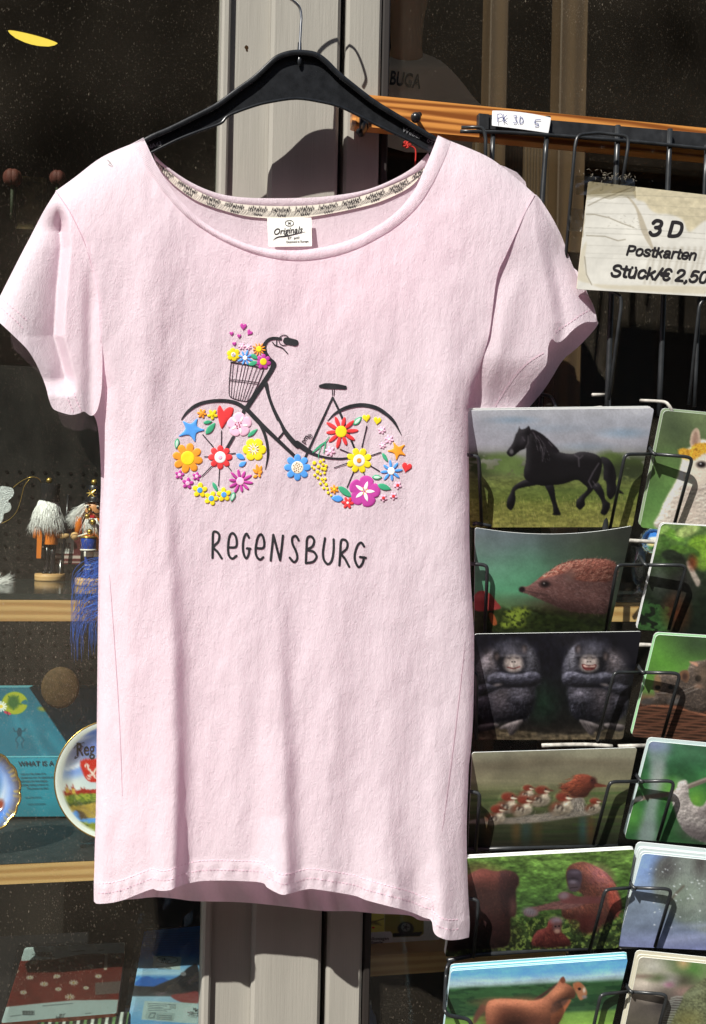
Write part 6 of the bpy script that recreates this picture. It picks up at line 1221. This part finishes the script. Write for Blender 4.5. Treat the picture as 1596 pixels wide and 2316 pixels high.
m = MB(); sv = [F2.p(1345 + (78 if i % 2 == 0 else 30) * math.sin(i * math.pi / 8), 350 - (78 if i % 2 == 0 else 30) * math.cos(i * math.pi / 8), -136) for i in range(16)]; m.add([F2.p(1345, 350, -146)] + sv, [(0, 1 + (i + 1) % 16, 1 + i) for i in range(16)]); m.build('hat_star', M_GOLD, n2, False)
for x, y in ((1292, 545), (1437, 555)):
    e = MB().ball(F2.p(x, y, -118), 30 * F2.k, 14, 1, .6, 1.1).build('eye', M_IV, n2); MB().ball(F2.p(x + 3, y + 4, -134), 17 * F2.k, 12, 1, .6, 1.1).build('pupil', M_BK, e)
    MB().tube([F2.p(x - 36, y - 28, -122), F2.p(x, y - 50, -138), F2.p(x + 36, y - 34, -136)], 8 * F2.k, 6).build('eyebrow', M_BK, n2)
MB().tube([F2.p(1332, 560, -140), F2.p(1326, 620, -165)], [14 * F2.k, 24 * F2.k], 8).build('nose', M_GOLD, n2)
for q in ([(1250, 625), (1290, 645), (1325, 628)], [(1500, 635), (1420, 650), (1370, 615)]): MB().tube(crom([F2.p(x, y, -146) for x, y in q], 4), np.linspace(6, 13, 9) * F2.k, 6).build('moustache', M_BK, n2)
MB().box(*[F2.p(1310, 0, 0)[0], F2.p(1395, 0, 0)[0], F2.p(0, 0, -150)[1], F2.p(0, 0, -120)[1], F2.p(0, 712, 0)[2], F2.p(0, 672, 0)[2]], .001).build('mouth', M_RED, n2, False)
strands(F2, 'hair', n2, lambda r: (r.uniform(1235, 1290), r.uniform(500, 620), r.uniform(-40, 60)), 260, 330, lambda r, x, y: 2.45 + r.normal(0, .2), .00028, 5, curl=.16)
strands(F2, 'beard', n2, lambda r: (r.uniform(1280, 1440), r.uniform(715, 760), r.uniform(-150, -120)), 240, 230, lambda r, x, y: math.pi / 2 + (1345 - x) / 260 + r.normal(0, .15), .00026, 6)

# silver butterfly on a gold cord
bt = thing('glitter_butterfly', 'silver glitter butterfly ornament with a gold cord', 'butterfly', P(-6, 1140, .16))
wing = crom([(0, 250), (100, 250), (180, 275), (205, 340), (180, 400), (118, 462), (150, 500), (165, 560), (130, 620), (55, 655), (45, 720), (20, 775), (0, 790), (-40, 720), (-60, 640), (-150, 600), (-170, 520), (-120, 460), (-200, 380), (-200, 290), (-100, 250), (-30, 340)], 3, True)
v, f = sheet2d(np.array([nc(x, y) for x, y in wing]), 3.0, 2.0)
M_GLIT = mat('silver_glitter', (.52, .56, .56), .35, .8, .5, vary=(.7, 900, (1, 1, 1)), bumps=[(700, (1, 1, 1), 1.0, .002)])
mk('wings', P(v[:, 0], v[:, 1], .16), f, M_GLIT, bt)
cm = MB(); 
cm.tube(crom([P(*nc(190, 265), .158), P(*nc(300, 180), .155), P(*nc(420, 120), .15), P(*nc(510, 110), .15), P(*nc(575, 140), .152), P(*nc(605, 190), .155)], 5), .0006, 6)
cm.build('cord', M_GOLD, bt)
MB().tube(crom([P(*nc(430, 145), .150), P(*nc(360, 240), .15), P(*nc(330, 340), .15), P(*nc(290, 500), .15), P(*nc(230, 640), .152), P(*nc(130, 740), .155), P(*nc(20, 795), .158)], 5), .0005, 6).build('cord_loop', M_GOLD, bt)
wf = thing('fur_tuft', 'white fluffy fur tuft lying on the glass shelf at left', 'fur', P(0, 1310, .2))
FT = Fig(20, 1700, ZS1); strands(FT, 'fur', wf, lambda r: (r.uniform(-120, 60), r.uniform(1650, 1700), r.uniform(-60, 60)), 160, 190, lambda r, x, y: r.uniform(-.9, .5), .00025, 9, curl=0)

# barcode pack behind the nutcrackers
c = Cv(100, 1190, 200, 1290, (74, 26, 28), .5); c.frame(0, 1062.3, NF)
for y, h, col in ((1290, 46, (170, 160, 150)), (1365, 20, (150, 140, 132))): c.line([(740, y), (1190, y + 4)], h, col, .9)
c.poly([(655, 1060), (800, 950), (1098, 945), (1082, 1242), (655, 1240)], (196, 198, 192), .5, 1, False)
for i, x in enumerate(np.arange(790, 1062, 17)): c.line([(x, 1085), (x, 1165 if i % 4 else 1180)], 5 + 5 * (i * 7 % 3), (40, 42, 46), .95, .3)
for y in (1195, 1215): c.line([(780, y), (1050, y - 4)], 6, (90, 92, 96), .8, .4)
M_PACK = mat('printed_carton', (1, 1, 1), .5, .4, attr=True)
o = panel('souvenir_pack', [(112, 1196, .34), (183, 1196, .34), (181, 1276, .34), (112, 1276, .34)], .02, M_PACK, None, c, 1.2, .8, 1, edge=(.12, .03, .03)); tag(o, 'dark red pack with a white barcode label between the two nutcrackers', 'pack')

# solid blue strands added in place of a blue reflection in the glass
fw = thing('reflection_whisk', 'blue feather whisk standing in for a blue reflection beside the shirt', 'feather', P(215, 1270, .05))
m = MB(); rr = np.random.default_rng(12)
for i in range(120):
    x0 = 238 + rr.normal(0, 5); y0 = 1262 + rr.uniform(-6, 130); R_ = rr.uniform(22, 78); ln = rr.uniform(70, 120); Y_ = rr.uniform(.044, .054)
    p = [P(x0, y0, Y_), P(x0 - R_ * .6, y0 + ln * .12, Y_), P(x0 - R_ * .95, y0 + ln * .45, Y_), P(x0 - R_, y0 + ln, Y_)]
    m.tube(crom(p, 4), np.linspace(.00035, .0001, 13), 4)
m.build('barbs', mat('blue_feather', (.02, .12, .55), .5, .4), fw)
MB().tube([P(242, 1235, .049), P(240, 1400, .049)], .0012, 6).build('quill', M_IV, fw)

# ------------------------------------------------------------------ turquoise box, disc, plates
c = Cv(-20, 1540, 260, 1860, (30, 116, 136), .7); c.frame(0, 1485.4, .19392)
c.vgrad([(360, (24, 92, 112)), (800, (26, 110, 134)), (1170, (22, 92, 112)), (1185, (30, 136, 160)), (1850, (24, 104, 120))]); c.mottle(.12, 60, 90)
for q in ([(330, 760), (430, 1000), (520, 1150)], [(560, 900), (700, 1080)], [(180, 700), (260, 900)]): c.line(q, 36, (66, 160, 180), .35, 10)
c.ell(170, 540, 150, 132, (150, 160, 36), 0, .06); c.poly([(300, 500), (330, 560), (240, 540)], (30, 100, 118), .8); c.ell(155, 530, 66, 76, (46, 88, 40), 0, .3); 
for w in range(5): c.line([(155, 530), (155 + 95 * math.cos(w * 1.26 + .3), 530 + 85 * math.sin(w * 1.26 + .3))], 20, (52, 96, 44), .7)
for w in range(12): c.line([(10, 580), (10 + 62 * math.cos(w * .52), 580 + 55 * math.sin(w * .52))], 18, (226, 232, 228), .95)
c.ell(10, 580, 22, 20, (222, 196, 60)); c.ell(85, 655, 46, 16, (186, 60, 84), 20); c.line([(80, 640), (95, 690)], 8, (30, 20, 30)); c.ell(490, 610, 50, 26, (120, 126, 60), 10, .5)
D = (14, 66, 84)
c.ell(225, 880, 30, 50, D); c.ell(225, 845, 22, 18, D)
for q in ([(205, 870), (170, 870), (155, 835)], [(245, 870), (285, 865), (292, 840)], [(215, 920), (178, 970), (210, 1020), (195, 1060)], [(235, 920), (280, 975), (248, 1015), (265, 1062)]): c.line(q, 12, D, .95)
for q in ([(900, 740), (1000, 720)], [(930, 700), (960, 780), (1010, 770)], [(890, 780), (940, 740)]): c.line(q, 8, D, .7)
bx = panel('craft_box', [(-20, 1555, .315), (262, 1554, .315), (262, 1716, .305), (-20, 1717, .305)], .05, M_PACK, None, c, 1.3, .95, 1, edge=(.10, .36, .42))
tag(bx, 'turquoise craft box with frog and lily pad picture behind the plates', 'box')
lo = panel('front_flap', [(-20, 1713, .285), (262, 1712, .285), (262, 1846, .275), (-20, 1847, .275)], .03, M_PACK, bx, c, 1.6, .95, 1, edge=(.12, .45, .52))
b = MB(); fp = lambda X, Y: P(X, Y, .2845 - .010 * (np.asarray(Y) - 1713) / 133 - .0012)
text_to(b, 'WHAT IS A T', 41, 1732.5, 15.5, -1, fp, bold=.015, xs=1.04)
for i, s_ in enumerate(('cuts as a flat sheet of w', 'carved out into its separate pa', 'and sizes the final shapes', 'cutting resting essence or', 'The pieces are then')): text_to(b, s_, 46 + (14 if i == 4 else 0), 1752 + i * 8.2, 6.0, -1, fp, bold=.015)
text_to(b, 'essential pieces', 56, 1805, 6, -1, fp); text_to(b, 'more assembled', 62, 1820, 6, -1, fp); b.build('lettering', mat('navy_ink', (.010, .030, .05), .6, .3), lo, False)
MB().lathe(P(136, 1555, .044), [(.001, .004), (44 * kk(136, 1555, .04), .004), (47 * kk(136, 1555, .04), .001), (47 * kk(136, 1555, .04), -.002), (40 * kk(136, 1555, .04), -.005), (.001, -.0055)], 36, (0, 1, 0), 1, .9).build('round_disc', mat('brown_leather', (.065, .040, .017), .75, .2, vary=(.25, 120, (1, 1, 1)), bumps=[(600, (1, 1, 1), .5, .001)]))
tag(bpy.data.objects['round_disc'], 'round brown disc in front of the turquoise box', 'disc')

M_PLATE = mat('glazed_china', (1, 1, 1), .12, .55, attr=True, coat=.5); M_RIM = mat('gilt_rim', (.62, .40, .10), .22, .5, .9)
def plate(label, cx, cy, r, Y, cv, scal=0, gain=.95, group=None, lean=.02, rimw=3.0, name='souvenir_plate'):
    t = thing(name, label, 'plate', P(cx, cy + r, Y), group)
    n, m_ = 110, 40; w = np.linspace(0, 2 * math.pi, n, endpoint=False); rr_ = np.linspace(.01, 1, m_)[:, None]
    sc = 1 + scal * (np.abs(np.sin(w * 9)) - .5)[None] * (rr_ > .55) * ((rr_ - .55) / .45)
    X = cx + r * rr_ * sc * np.cos(w)[None]; Yp = cy + r * rr_ * sc * np.sin(w)[None]
    dep = -.012 * smst((rr_ - .66) / .34) + 0 * X; lean_ = lean * (cy - Yp) / r
    V = P(X, Yp, Y + dep + lean_).reshape(-1, 3); i = np.arange(n * m_).reshape(m_, n); j = np.roll(i, -1, 1)
    o = mk('face', V, np.stack([i[:-1], i[1:], j[1:], j[:-1]], -1).reshape(-1, 4), M_PLATE, t); paint(o, cv.at(X.ravel(), Yp.ravel(), gain))
    q = V.reshape(m_, n, 3)[-1]; q = np.vstack([q, q[:1]]); MB().tube(q, rimw * kk(cx, cy, Y) * .5, 8).build('rim', M_RIM, t)
    bk = V.reshape(m_, n, 3)[-1] + np.array([0, .004, 0]); b2 = P(cx + (X[-1] - cx) * .6, cy + (Yp[-1] - cy) * .6, Y + .012 + lean_[-1] * .6)
    mk('back', np.vstack([bk, b2, P(cx, cy, Y + .012)[None]]), [(k_, (k_ + 1) % n, n + (k_ + 1) % n, n + k_) for k_ in range(n)] + [(n + k_, n + (k_ + 1) % n, 2 * n) for k_ in range(n)], mat('china_white', (.7, .7, .68), .3, .5), t)
    return t
c = Cv(115, 1620, 405, 1910, (206, 214, 208), .7); c.frame(0, 1485.4, .19392)
inner = c.em(1335, 1440, 640, 650, 0, .01)
sk = c.em(1335, 1200, 560, 430, 0, .25); c.mix(sk * .9, (176, 190, 200))
for x, y, rx, ry, col, a in ((1080, 880, 200, 90, (60, 96, 190), .8), (950, 1120, 200, 110, (84, 92, 140), .8), (860, 1340, 130, 60, (90, 130, 206), .8), (1000, 1300, 120, 50, (120, 150, 214), .7), (1100, 1060, 120, 80, (70, 100, 190), .7), (1000, 1240, 150, 22, (226, 230, 230), .8), (830, 1300, 80, 16, (230, 234, 234), .8), (930, 960, 110, 16, (214, 220, 226), .7)): c.ell(x, y, rx, ry, col, -14, .8, a)
c.poly([(940, 1215), (1180, 1205), (1180, 1420), (1110, 1465), (1030, 1450), (975, 1380)], (176, 40, 28), .6)
for q in ([(1000, 1270), (1120, 1410)], [(1180, 1250), (1040, 1400)]): c.line(q, 22, (214, 204, 194), .95)
for x, y in ((1010, 1275), (1180, 1265), (1035, 1405), (1120, 1400)): c.ell(x, y, 26, 24, (210, 200, 192), 0, .2); c.ell(x, y, 10, 10, (176, 40, 28))
c.poly([(680, 1570), (760, 1565), (765, 1520), (785, 1490), (805, 1560), (830, 1560), (835, 1520), (855, 1490), (880, 1560), (930, 1560), (945, 1520), (960, 1555), (985, 1520), (1005, 1550), (1180, 1540), (1180, 1640), (700, 1640)], (146, 44, 32), .5, 1, False)
for x in (785, 852): c.poly([(x - 20, 1590), (x - 18, 1540), (x + 18, 1540), (x + 20, 1590)], (190, 160, 70), .5)
c.mottle(.3, 4, 4, np.clip((c.Y - c.T((0, 1545))[1]) / 3, 0, 1) * np.clip((c.T((0, 1640))[1] - c.Y) / 3, 0, 1))
c.poly([(690, 1630), (1180, 1600), (1180, 1720), (730, 1760)], (92, 112, 44), 1); m = c.pm([(690, 1630), (1180, 1600), (1180, 1720), (730, 1760)]) * (c.nz(5) > .5); c.mix(m * .8, (150, 160, 60)); c.poly([(720, 1710), (1180, 1680), (1180, 1740), (740, 1765)], (54, 66, 40), 2, .8)
c.poly([(735, 1765), (950, 1735), (1180, 1700), (1180, 1900), (840, 1930)], (150, 130, 60), .8); c.mottle(.3, 5, 3, c.pm([(735, 1765), (1180, 1700), (1180, 1900), (840, 1930)]))
c.poly([(820, 1880), (840, 1820), (890, 1790), (950, 1800), (1000, 1850), (1010, 1900), (900, 1920)], (84, 72, 56), .8); c.poly([(820, 1880), (850, 1800), (900, 1810), (920, 1890), (880, 1910)], (86, 140, 210), .8)
c.poly([(880, 1910), (1180, 1880), (1180, 1960), (1060, 1960)], (80, 140, 206), 1); c.poly([(870, 1915), (1000, 1940), (1180, 1950), (1180, 2080), (1000, 2060)], (120, 130, 50), 1); c.fur(c.pm([(870, 1915), (1000, 1940), (1180, 1950), (1180, 2080), (1000, 2060)]), 200, 6, -70, [(170, 170, 70), (70, 80, 30)], a=.7)
c.mix((1 - c.em(1335, 1440, 610, 640, 0, .02)), (208, 216, 210))
pl = plate('round white souvenir plate with gold rim, town view and red coat of arms', 259, 1765, 136.5, .128, c)
def yplate(X, Y):
    r_ = np.hypot(np.asarray(X) - 259, np.asarray(Y) - 1765) / 136.5; return P(X, Y, .128 - .012 * smst((r_ - .66) / .34) + .02 * (1765 - np.asarray(Y)) / 136.5 - .0008)
b = MB(); text_to(b, 'Reg', 171, 1710, 43, -5, yplate, bold=.012, shear=.12, xs=.66)
for q in ([(880, 1070), (900, 1040), (940, 1030), (990, 1050)], [(920, 1170), (890, 1185), (900, 1160)], [(960, 1010), (1000, 1000)]): stroke(b, [(x * .19392 - 4, 1485.4 + y * .19392) for x, y in q], 1.4, lambda X, Y: yplate(X, Y) + np.array([0, .0003, 0]))
b.build('lettering', M_INK, pl, False)
st = thing('plate_stand', 'clear acrylic stand holding the round town view plate', 'plate stand', PZ(190, 1919, ZS2))
M_ACR = clear_mat('clear_acrylic', .35, .03, (.93, .96, .96))
o0_ = PZ(186, 1919, ZS2)
for dx in (0, .085): MB().add([o0_ + np.array(q) + np.array([dx, 0, 0]) for q in ((-.004, 0, 0), (.004, 0, 0), (.016, .004, .030), (.010, .004, .030), (-.004, .02, 0), (.004, .02, 0), (.016, .024, .030), (.010, .024, .030))], [(0, 1, 2, 3), (7, 6, 5, 4), (0, 4, 5, 1), (1, 5, 6, 2), (2, 6, 7, 3), (3, 7, 4, 0)]).build('foot', M_ACR, st, False)
MB().box(o0_[0] - .004, o0_[0] + .09, o0_[1] + .02, o0_[1] + .026, o0_[2] + .0003, o0_[2] + .05, .001).build('back_bar', M_ACR, st, False)
c = Cv(-150, 1690, 70, 1890, (150, 170, 214), .7); c.frame(0, 0, 1)
c.mix(1 - c.em(-55, 1790, 84, 84, 0, .12), (74, 60, 60)); c.mix(c.em(-55, 1790, 84, 84, 0, .2), (96, 124, 190)); c.mix(c.em(-55, 1790, 70, 70, 0, .15), (196, 208, 226)); c.ell(-10, 1770, 14, 30, (60, 110, 200), 0, .5); c.ell(-6, 1840, 20, 24, (70, 120, 200), 0, .6); c.ell(-2, 1822, 10, 14, (140, 60, 40), 20, .4); c.ell(-40, 1780, 30, 40, (120, 150, 120), 0, .6)
for w in range(60): c.line([(-55 + 86 * math.cos(w * .105), 1790 + 86 * math.sin(w * .105)), (-55 + 101 * math.cos(w * .105), 1790 + 101 * math.sin(w * .105))], 2.2, (176, 146, 70), .7)
plate('blue and white plate with scalloped gold rim cut by the picture edge', -55, 1790, 100, .115, c, .035, rimw=5.5)
c = Cv(1430, 1190, 1520, 1260, (186, 204, 214), .5); c.frame(1381.8, 898, .2462); c.ell(380, 1320, 92, 96, (60, 120, 200), 0, .1); c.ell(390, 1390, 60, 40, (70, 110, 60), 0, .4); c.ell(390, 1350, 70, 22, (200, 180, 130), 0, .4); c.ell(400, 1300, 60, 16, (214, 206, 200), 0, .4)
plate('small blue town plate with white scalloped edge between the postcards', 1478, 1223, 29, .12, c, .06, rimw=1.5)
vz = thing('glass_vase', 'clear glass with round foot on the shelf between the postcards', 'glass', PZ(1442, 1346, ZS1)); o_ = PZ(1442, 1346, ZS1); k = kk(1442, 1340, o_[1])
MB().lathe(o_, [(13 * k, 0), (15 * k, .002), (14 * k, 8 * k), (9 * k, 14 * k), (5 * k, 20 * k), (6 * k, 26 * k), (13 * k, 34 * k), (17 * k, 60 * k), (19 * k, 110 * k), (17.5 * k, 110 * k), (15 * k, 62 * k), (5 * k, 36 * k)], 24).build('goblet', clear_mat('vase_glass', .45, .02, (.95, .97, .97)), vz)

# ------------------------------------------------------------------ packets on the low deck
dk = MB().box(-1.1, P(560, 2300, .1)[0], .055, .60, -.80, P(150, 2316, .06)[2] - .075).build('display_deck', mat('black_cloth', (.010, .010, .011), .9, .1, bumps=[(300, (1, 1, 1), .4, .001)]), None, False); tag(dk, 'low black display deck under the napkin packs', 'deck')
c = Cv(-10, 2110, 300, 2340, (100, 31, 22), .6); c.frame(0, 2021, .2922); c.mottle(.16, 30, 20)
def edel(x, y, s_):
    for w in range(9): a = w * .698; c.line([(x, y), (x + s_ * math.cos(a), y + s_ * .6 * math.sin(a))], 9, (186, 182, 166), .85, .4)
    c.ell(x, y, s_ * .25, s_ * .18, (150, 120, 40))
for x, y, s_ in ((260, 532, 30), (110, 600, 32), (480, 520, 24), (905, 485, 38), (340, 700, 30), (568, 690, 32), (540, 800, 36), (665, 730, 18), (230, 650, 26), (60, 720, 28), (440, 640, 24), (180, 765, 24), (760, 640, 24), (700, 560, 22), (450, 740, 22)): edel(x, y, s_)
c.line([(822, 470), (815, 580)], 26, (190, 180, 164), .9); c.poly([(735, 690), (945, 675), (940, 770), (735, 785)], (92, 84, 80), .6, .9, False)
c.poly([(150, 360), (480, 400), (980, 340), (980, 462), (640, 470), (420, 510), (165, 522)], (176, 192, 190), .8, 1, False); c.poly([(20, 880), (300, 850), (560, 826), (915, 820), (900, 935), (500, 960), (-10, 1010)], (170, 188, 186), .8, 1, False)
for i in range(16): x = 285 + i * 8; c.line([(x, 455), (x, 485)], 3 + 2 * (i % 3), (40, 44, 46), .9, .3)
for i in range(14): x = 172 + i * 7; c.line([(x, 908), (x, 940)], 3 + 2 * (i % 3), (40, 44, 46), .9, .3)
for q in ([(330, 400), (480, 405)], [(560, 450), (650, 440)], [(760, 440), (800, 436)], [(250, 470), (420, 490)], [(80, 950), (160, 940)], [(330, 870), (560, 850)], [(660, 930), (700, 925)]): c.line(q, 8, (90, 100, 100), .7, .5)
pk = panel('napkin_pack', [(56, 2143, .25), (283, 2131, .25), (264, 2292, .12), (2, 2314, .12)], .022, M_PACK, None, c, 1.4, 1.2, 5, edge=(.30, .06, .03), wave=lambda u, v: .003 * np.sin(u * 7 + v * 4)); tag(pk, 'red napkin pack with white edelweiss flowers in clear film', 'napkins', 'napkin packs on the low deck')
b = MB(); rp = lambda X, Y: P(X, Y, .25 - .13 * (np.asarray(Y) - 2136) / 168 - .0045)
for s_, x, y in (('Made', 165, 2276), ('with Love', 145, 2282), ('in Germany', 140, 2288)): text_to(b, s_, x + 6, y + 10, 9, 176, rp, 'CENTER', bold=.01)
text_to(b, 'ihr', 262, 2222, 13, 176, rp, bold=.01, shear=.2); b.build('lettering', M_INK, pk, False)
panel('film', [(40, 2135, .236), (288, 2128, .236), (270, 2302, .106), (0, 2320, .106)], .0003, clear_mat('pack_film', .30, .06), pk, None, 7, 1, 6, wave=lambda u, v: .0035 * np.sin(u * 19 + v * 13) * np.sin(v * 9 + u * 4))
c = Cv(270, 2080, 470, 2350, (40, 116, 196), .6); c.frame(0, 2021, .2922); c.vgrad([(270, (44, 120, 204)), (460, (40, 108, 190)), (520, (90, 160, 220)), (620, (170, 206, 226)), (650, (60, 130, 200)), (700, (150, 190, 214)), (720, (40, 42, 46)), (790, (60, 62, 66)), (800, (150, 186, 206)), (1010, (96, 160, 210))])
for i in range(8): c.line([(1115, 315 + i * 18), (1540, 300 + i * 18)], 5, (24, 74, 140), .7, .6)
c.poly([(1080, 660), (1140, 640), (1200, 660), (1260, 650), (1340, 680), (1530, 690), (1530, 715), (1070, 715)], (34, 96, 180), .8); c.poly([(1170, 740), (1260, 690), (1380, 640), (1460, 570), (1530, 560), (1530, 760), (1300, 770)], (34, 34, 38), 1); c.ell(1418, 622, 22, 16, (120, 120, 124)); c.poly([(1320, 790), (1430, 770), (1530, 760), (1530, 850), (1400, 840)], (130, 60, 60), 1)
c.poly([(1190, 480), (1405, 490), (1392, 592), (1178, 572)], (176, 196, 192), .5, 1, False); c.poly([(1118, 830), (1530, 850), (1530, 1010), (1092, 975)], (172, 194, 192), .5, 1, False); c.poly([(1130, 910), (1355, 925), (1345, 985), (1122, 970)], (150, 172, 170), .5, 1, False)
for i in range(5): c.line([(1145, 850 + i * 13), (1150 + 170 - (i % 3) * 30, 858 + i * 13)], 5, (70, 84, 86), .8, .4); c.line([(1310, 856 + i * 8), (1360, 858 + i * 8)], 4, (80, 92, 94), .7, .4)
for i in range(3): c.line([(1215, 940 + i * 15), (1330, 948 + i * 15)], 6, (70, 84, 86), .8, .4)
for q in ([(1150, 960), (1165, 925), (1200, 925)], [(1200, 925), (1190, 960), (1160, 965)]): c.line(q, 6, (60, 74, 76), .9, .4)
pk = panel('napkin_pack', [(326, 2106, .27), (455, 2094, .27), (470, 2340, .10), (283, 2340, .10)], .03, M_PACK, None, c, 1.4, 1.05, 4, edge=(.04, .2, .5), wave=lambda u, v: .002 * np.sin(u * 8 + v * 6)); tag(pk, 'blue napkin pack with a mountain and dark animal picture', 'napkins', 'napkin packs on the low deck')
b = MB(); bp_ = lambda X, Y: P(X, Y, .27 - .17 * (np.asarray(Y) - 2100) / 240 - .0045)
text_to(b, 'ihr', 363, 2177, 16, 3, bp_, bold=.008, shear=.3, xs=1.1); text_to(b, 'SINCE 1870', 353, 2188, 5, 5, bp_, bold=.02, xs=1.3); a_ = np.linspace(0, 2 * math.pi, 30); stroke(b, np.stack([378 + 24 * np.cos(a_), 2171 + 8 * np.sin(a_) + 2 * np.cos(a_) * .3], 1), 1.0, bp_, cap=False)
text_to(b, 'Made', 436, 2285, 9, 3, bp_, bold=.01); text_to(b, 'with Love', 423, 2292, 9, 3, bp_, bold=.02); text_to(b, 'in Germany', 424, 2298.5, 7, 3, bp_); b.build('lettering', M_INK, pk, False)
panel('film', [(318, 2030, .262), (462, 2020, .262), (480, 2345, .086), (274, 2345, .086)], .0003, clear_mat('bag_film', .30, .05), pk, None, 7, 1, 6, wave=lambda u, v: .004 * np.sin(u * 13 + v * 17) * np.sin(v * 12 - u * 5))
c = Cv(80, 2280, 310, 2345, (30, 30, 30), .8)
for i in range(14): c.line([(100 + i * 16, 2290), (92 + i * 16, 2340)], 7, (190, 200, 190) if i % 2 else (96, 130, 84), .9)
o = panel('napkin_pack', [(96, 2299, .135), (292, 2288, .135), (284, 2340, .085), (60, 2345, .085)], .012, M_PACK, None, c, 2, .8, 4, edge=(.2, .2, .2)); tag(o, 'black and white striped napkin pack under the red one', 'napkins', 'napkin packs on the low deck')

# ------------------------------------------------------------------ boxed model car on the right-hand low shelf
c = Cv(780, 2010, 1010, 2180, (158, 162, 156), .6); c.frame(794.5, 2003.6, .17316)
c.poly([(0, 200), (430, 200), (430, 610), (0, 610)], (168, 160, 74), .5, 1, False); c.ell(280, 480, 90, 26, (110, 104, 50), 10, .4); c.line([(130, 520), (420, 430)], 14, (70, 66, 40), .8); c.line([(180, 520), (280, 470), (390, 520)], 8, (90, 84, 44), .9); c.ell(285, 545, 20, 12, (176, 40, 30)); c.ell(200, 400, 50, 34, (60, 70, 60), 30)
c.poly([(435, 200), (940, 200), (945, 620), (890, 660), (540, 670), (530, 610), (435, 600)], (110, 104, 46), .5, 1, False); c.ell(710, 560, 105, 90, (30, 32, 32), 0, .1); c.ell(710, 540, 60, 56, (96, 100, 98), 0, .1); c.ell(710, 540, 24, 22, (40, 42, 42)); c.poly([(540, 620), (930, 600), (890, 655), (545, 665)], (26, 27, 27), .6, 1, False)
for w in range(5): c.ell(710 + 38 * math.cos(w * 1.26), 540 + 36 * math.sin(w * 1.26), 9, 9, (34, 36, 36))
c.poly([(118, 612), (430, 598), (510, 598), (532, 625), (530, 775), (118, 800)], (186, 192, 186), .5, 1, False)
bx = panel('model_car_box', [(806, 2020, .10), (1004, 2020, .10), (991, 2147, .10), (806, 2162, .10)], .08, M_PACK, None, c, 1.3, .45, 1, edge=(.7, .72, .7)); tag(bx, 'pale carton with a boxed olive model car under the shirt hem', 'model car')
b = MB(); cp = lambda X, Y: P(X, Y, .0992); text_to(b, 'Volkswagen', 829, 2127, 10.5, -1.5, cp, bold=.01); text_to(b, 'Beetle', 839, 2135.5, 10.5, -1.5, cp, bold=.01); b.build('lettering', M_INK, bx, False)
bo = thing('frosted_bottle', 'small frosted blue bottle below the boxed model car', 'bottle', P(832, 2330, .14)); k = kk(832, 2300, .14)
MB().lathe(P(832, 2345, .14), [(18 * k, 0), (20 * k, 4 * k), (19 * k, 30 * k), (17 * k, 46 * k), (10 * k, 58 * k), (7 * k, 64 * k), (7 * k, 74 * k)], 22).build('body', mat('frosted_blue', (.10, .13, .24), .5, .4), bo); MB().lathe(P(832, 2272, .14), [(7.5 * k, 0), (7.5 * k, 9 * k), (6 * k, 10 * k)], 18).build('cap', mat('bottle_cap', (.3, .3, .34), .4, .5), bo)
# red bow behind the glass
rb = thing('red_bow', 'small red string bow hanging just inside the right pane', 'bow', P(925, 326, .045)); M_RS = mat('red_string', (.62, .035, .03), .7, .3)
m = MB()
for a in range(5): w = a * 1.26; m.tube(crom([P(920, 327, .045), P(920 + 9 * math.cos(w), 327 + 7 * math.sin(w), .044), P(920 + 9 * math.cos(w + .7), 327 + 7 * math.sin(w + .7), .046), P(920, 327, .045)], 4), .0012, 6)
m.build('loops', M_RS, rb); MB().tube(crom([P(924, 329, .045), P(936, 334, .045), P(940, 345, .045), P(938, 380, .045)], 4), .0011, 6).build('tail', M_RS, rb)
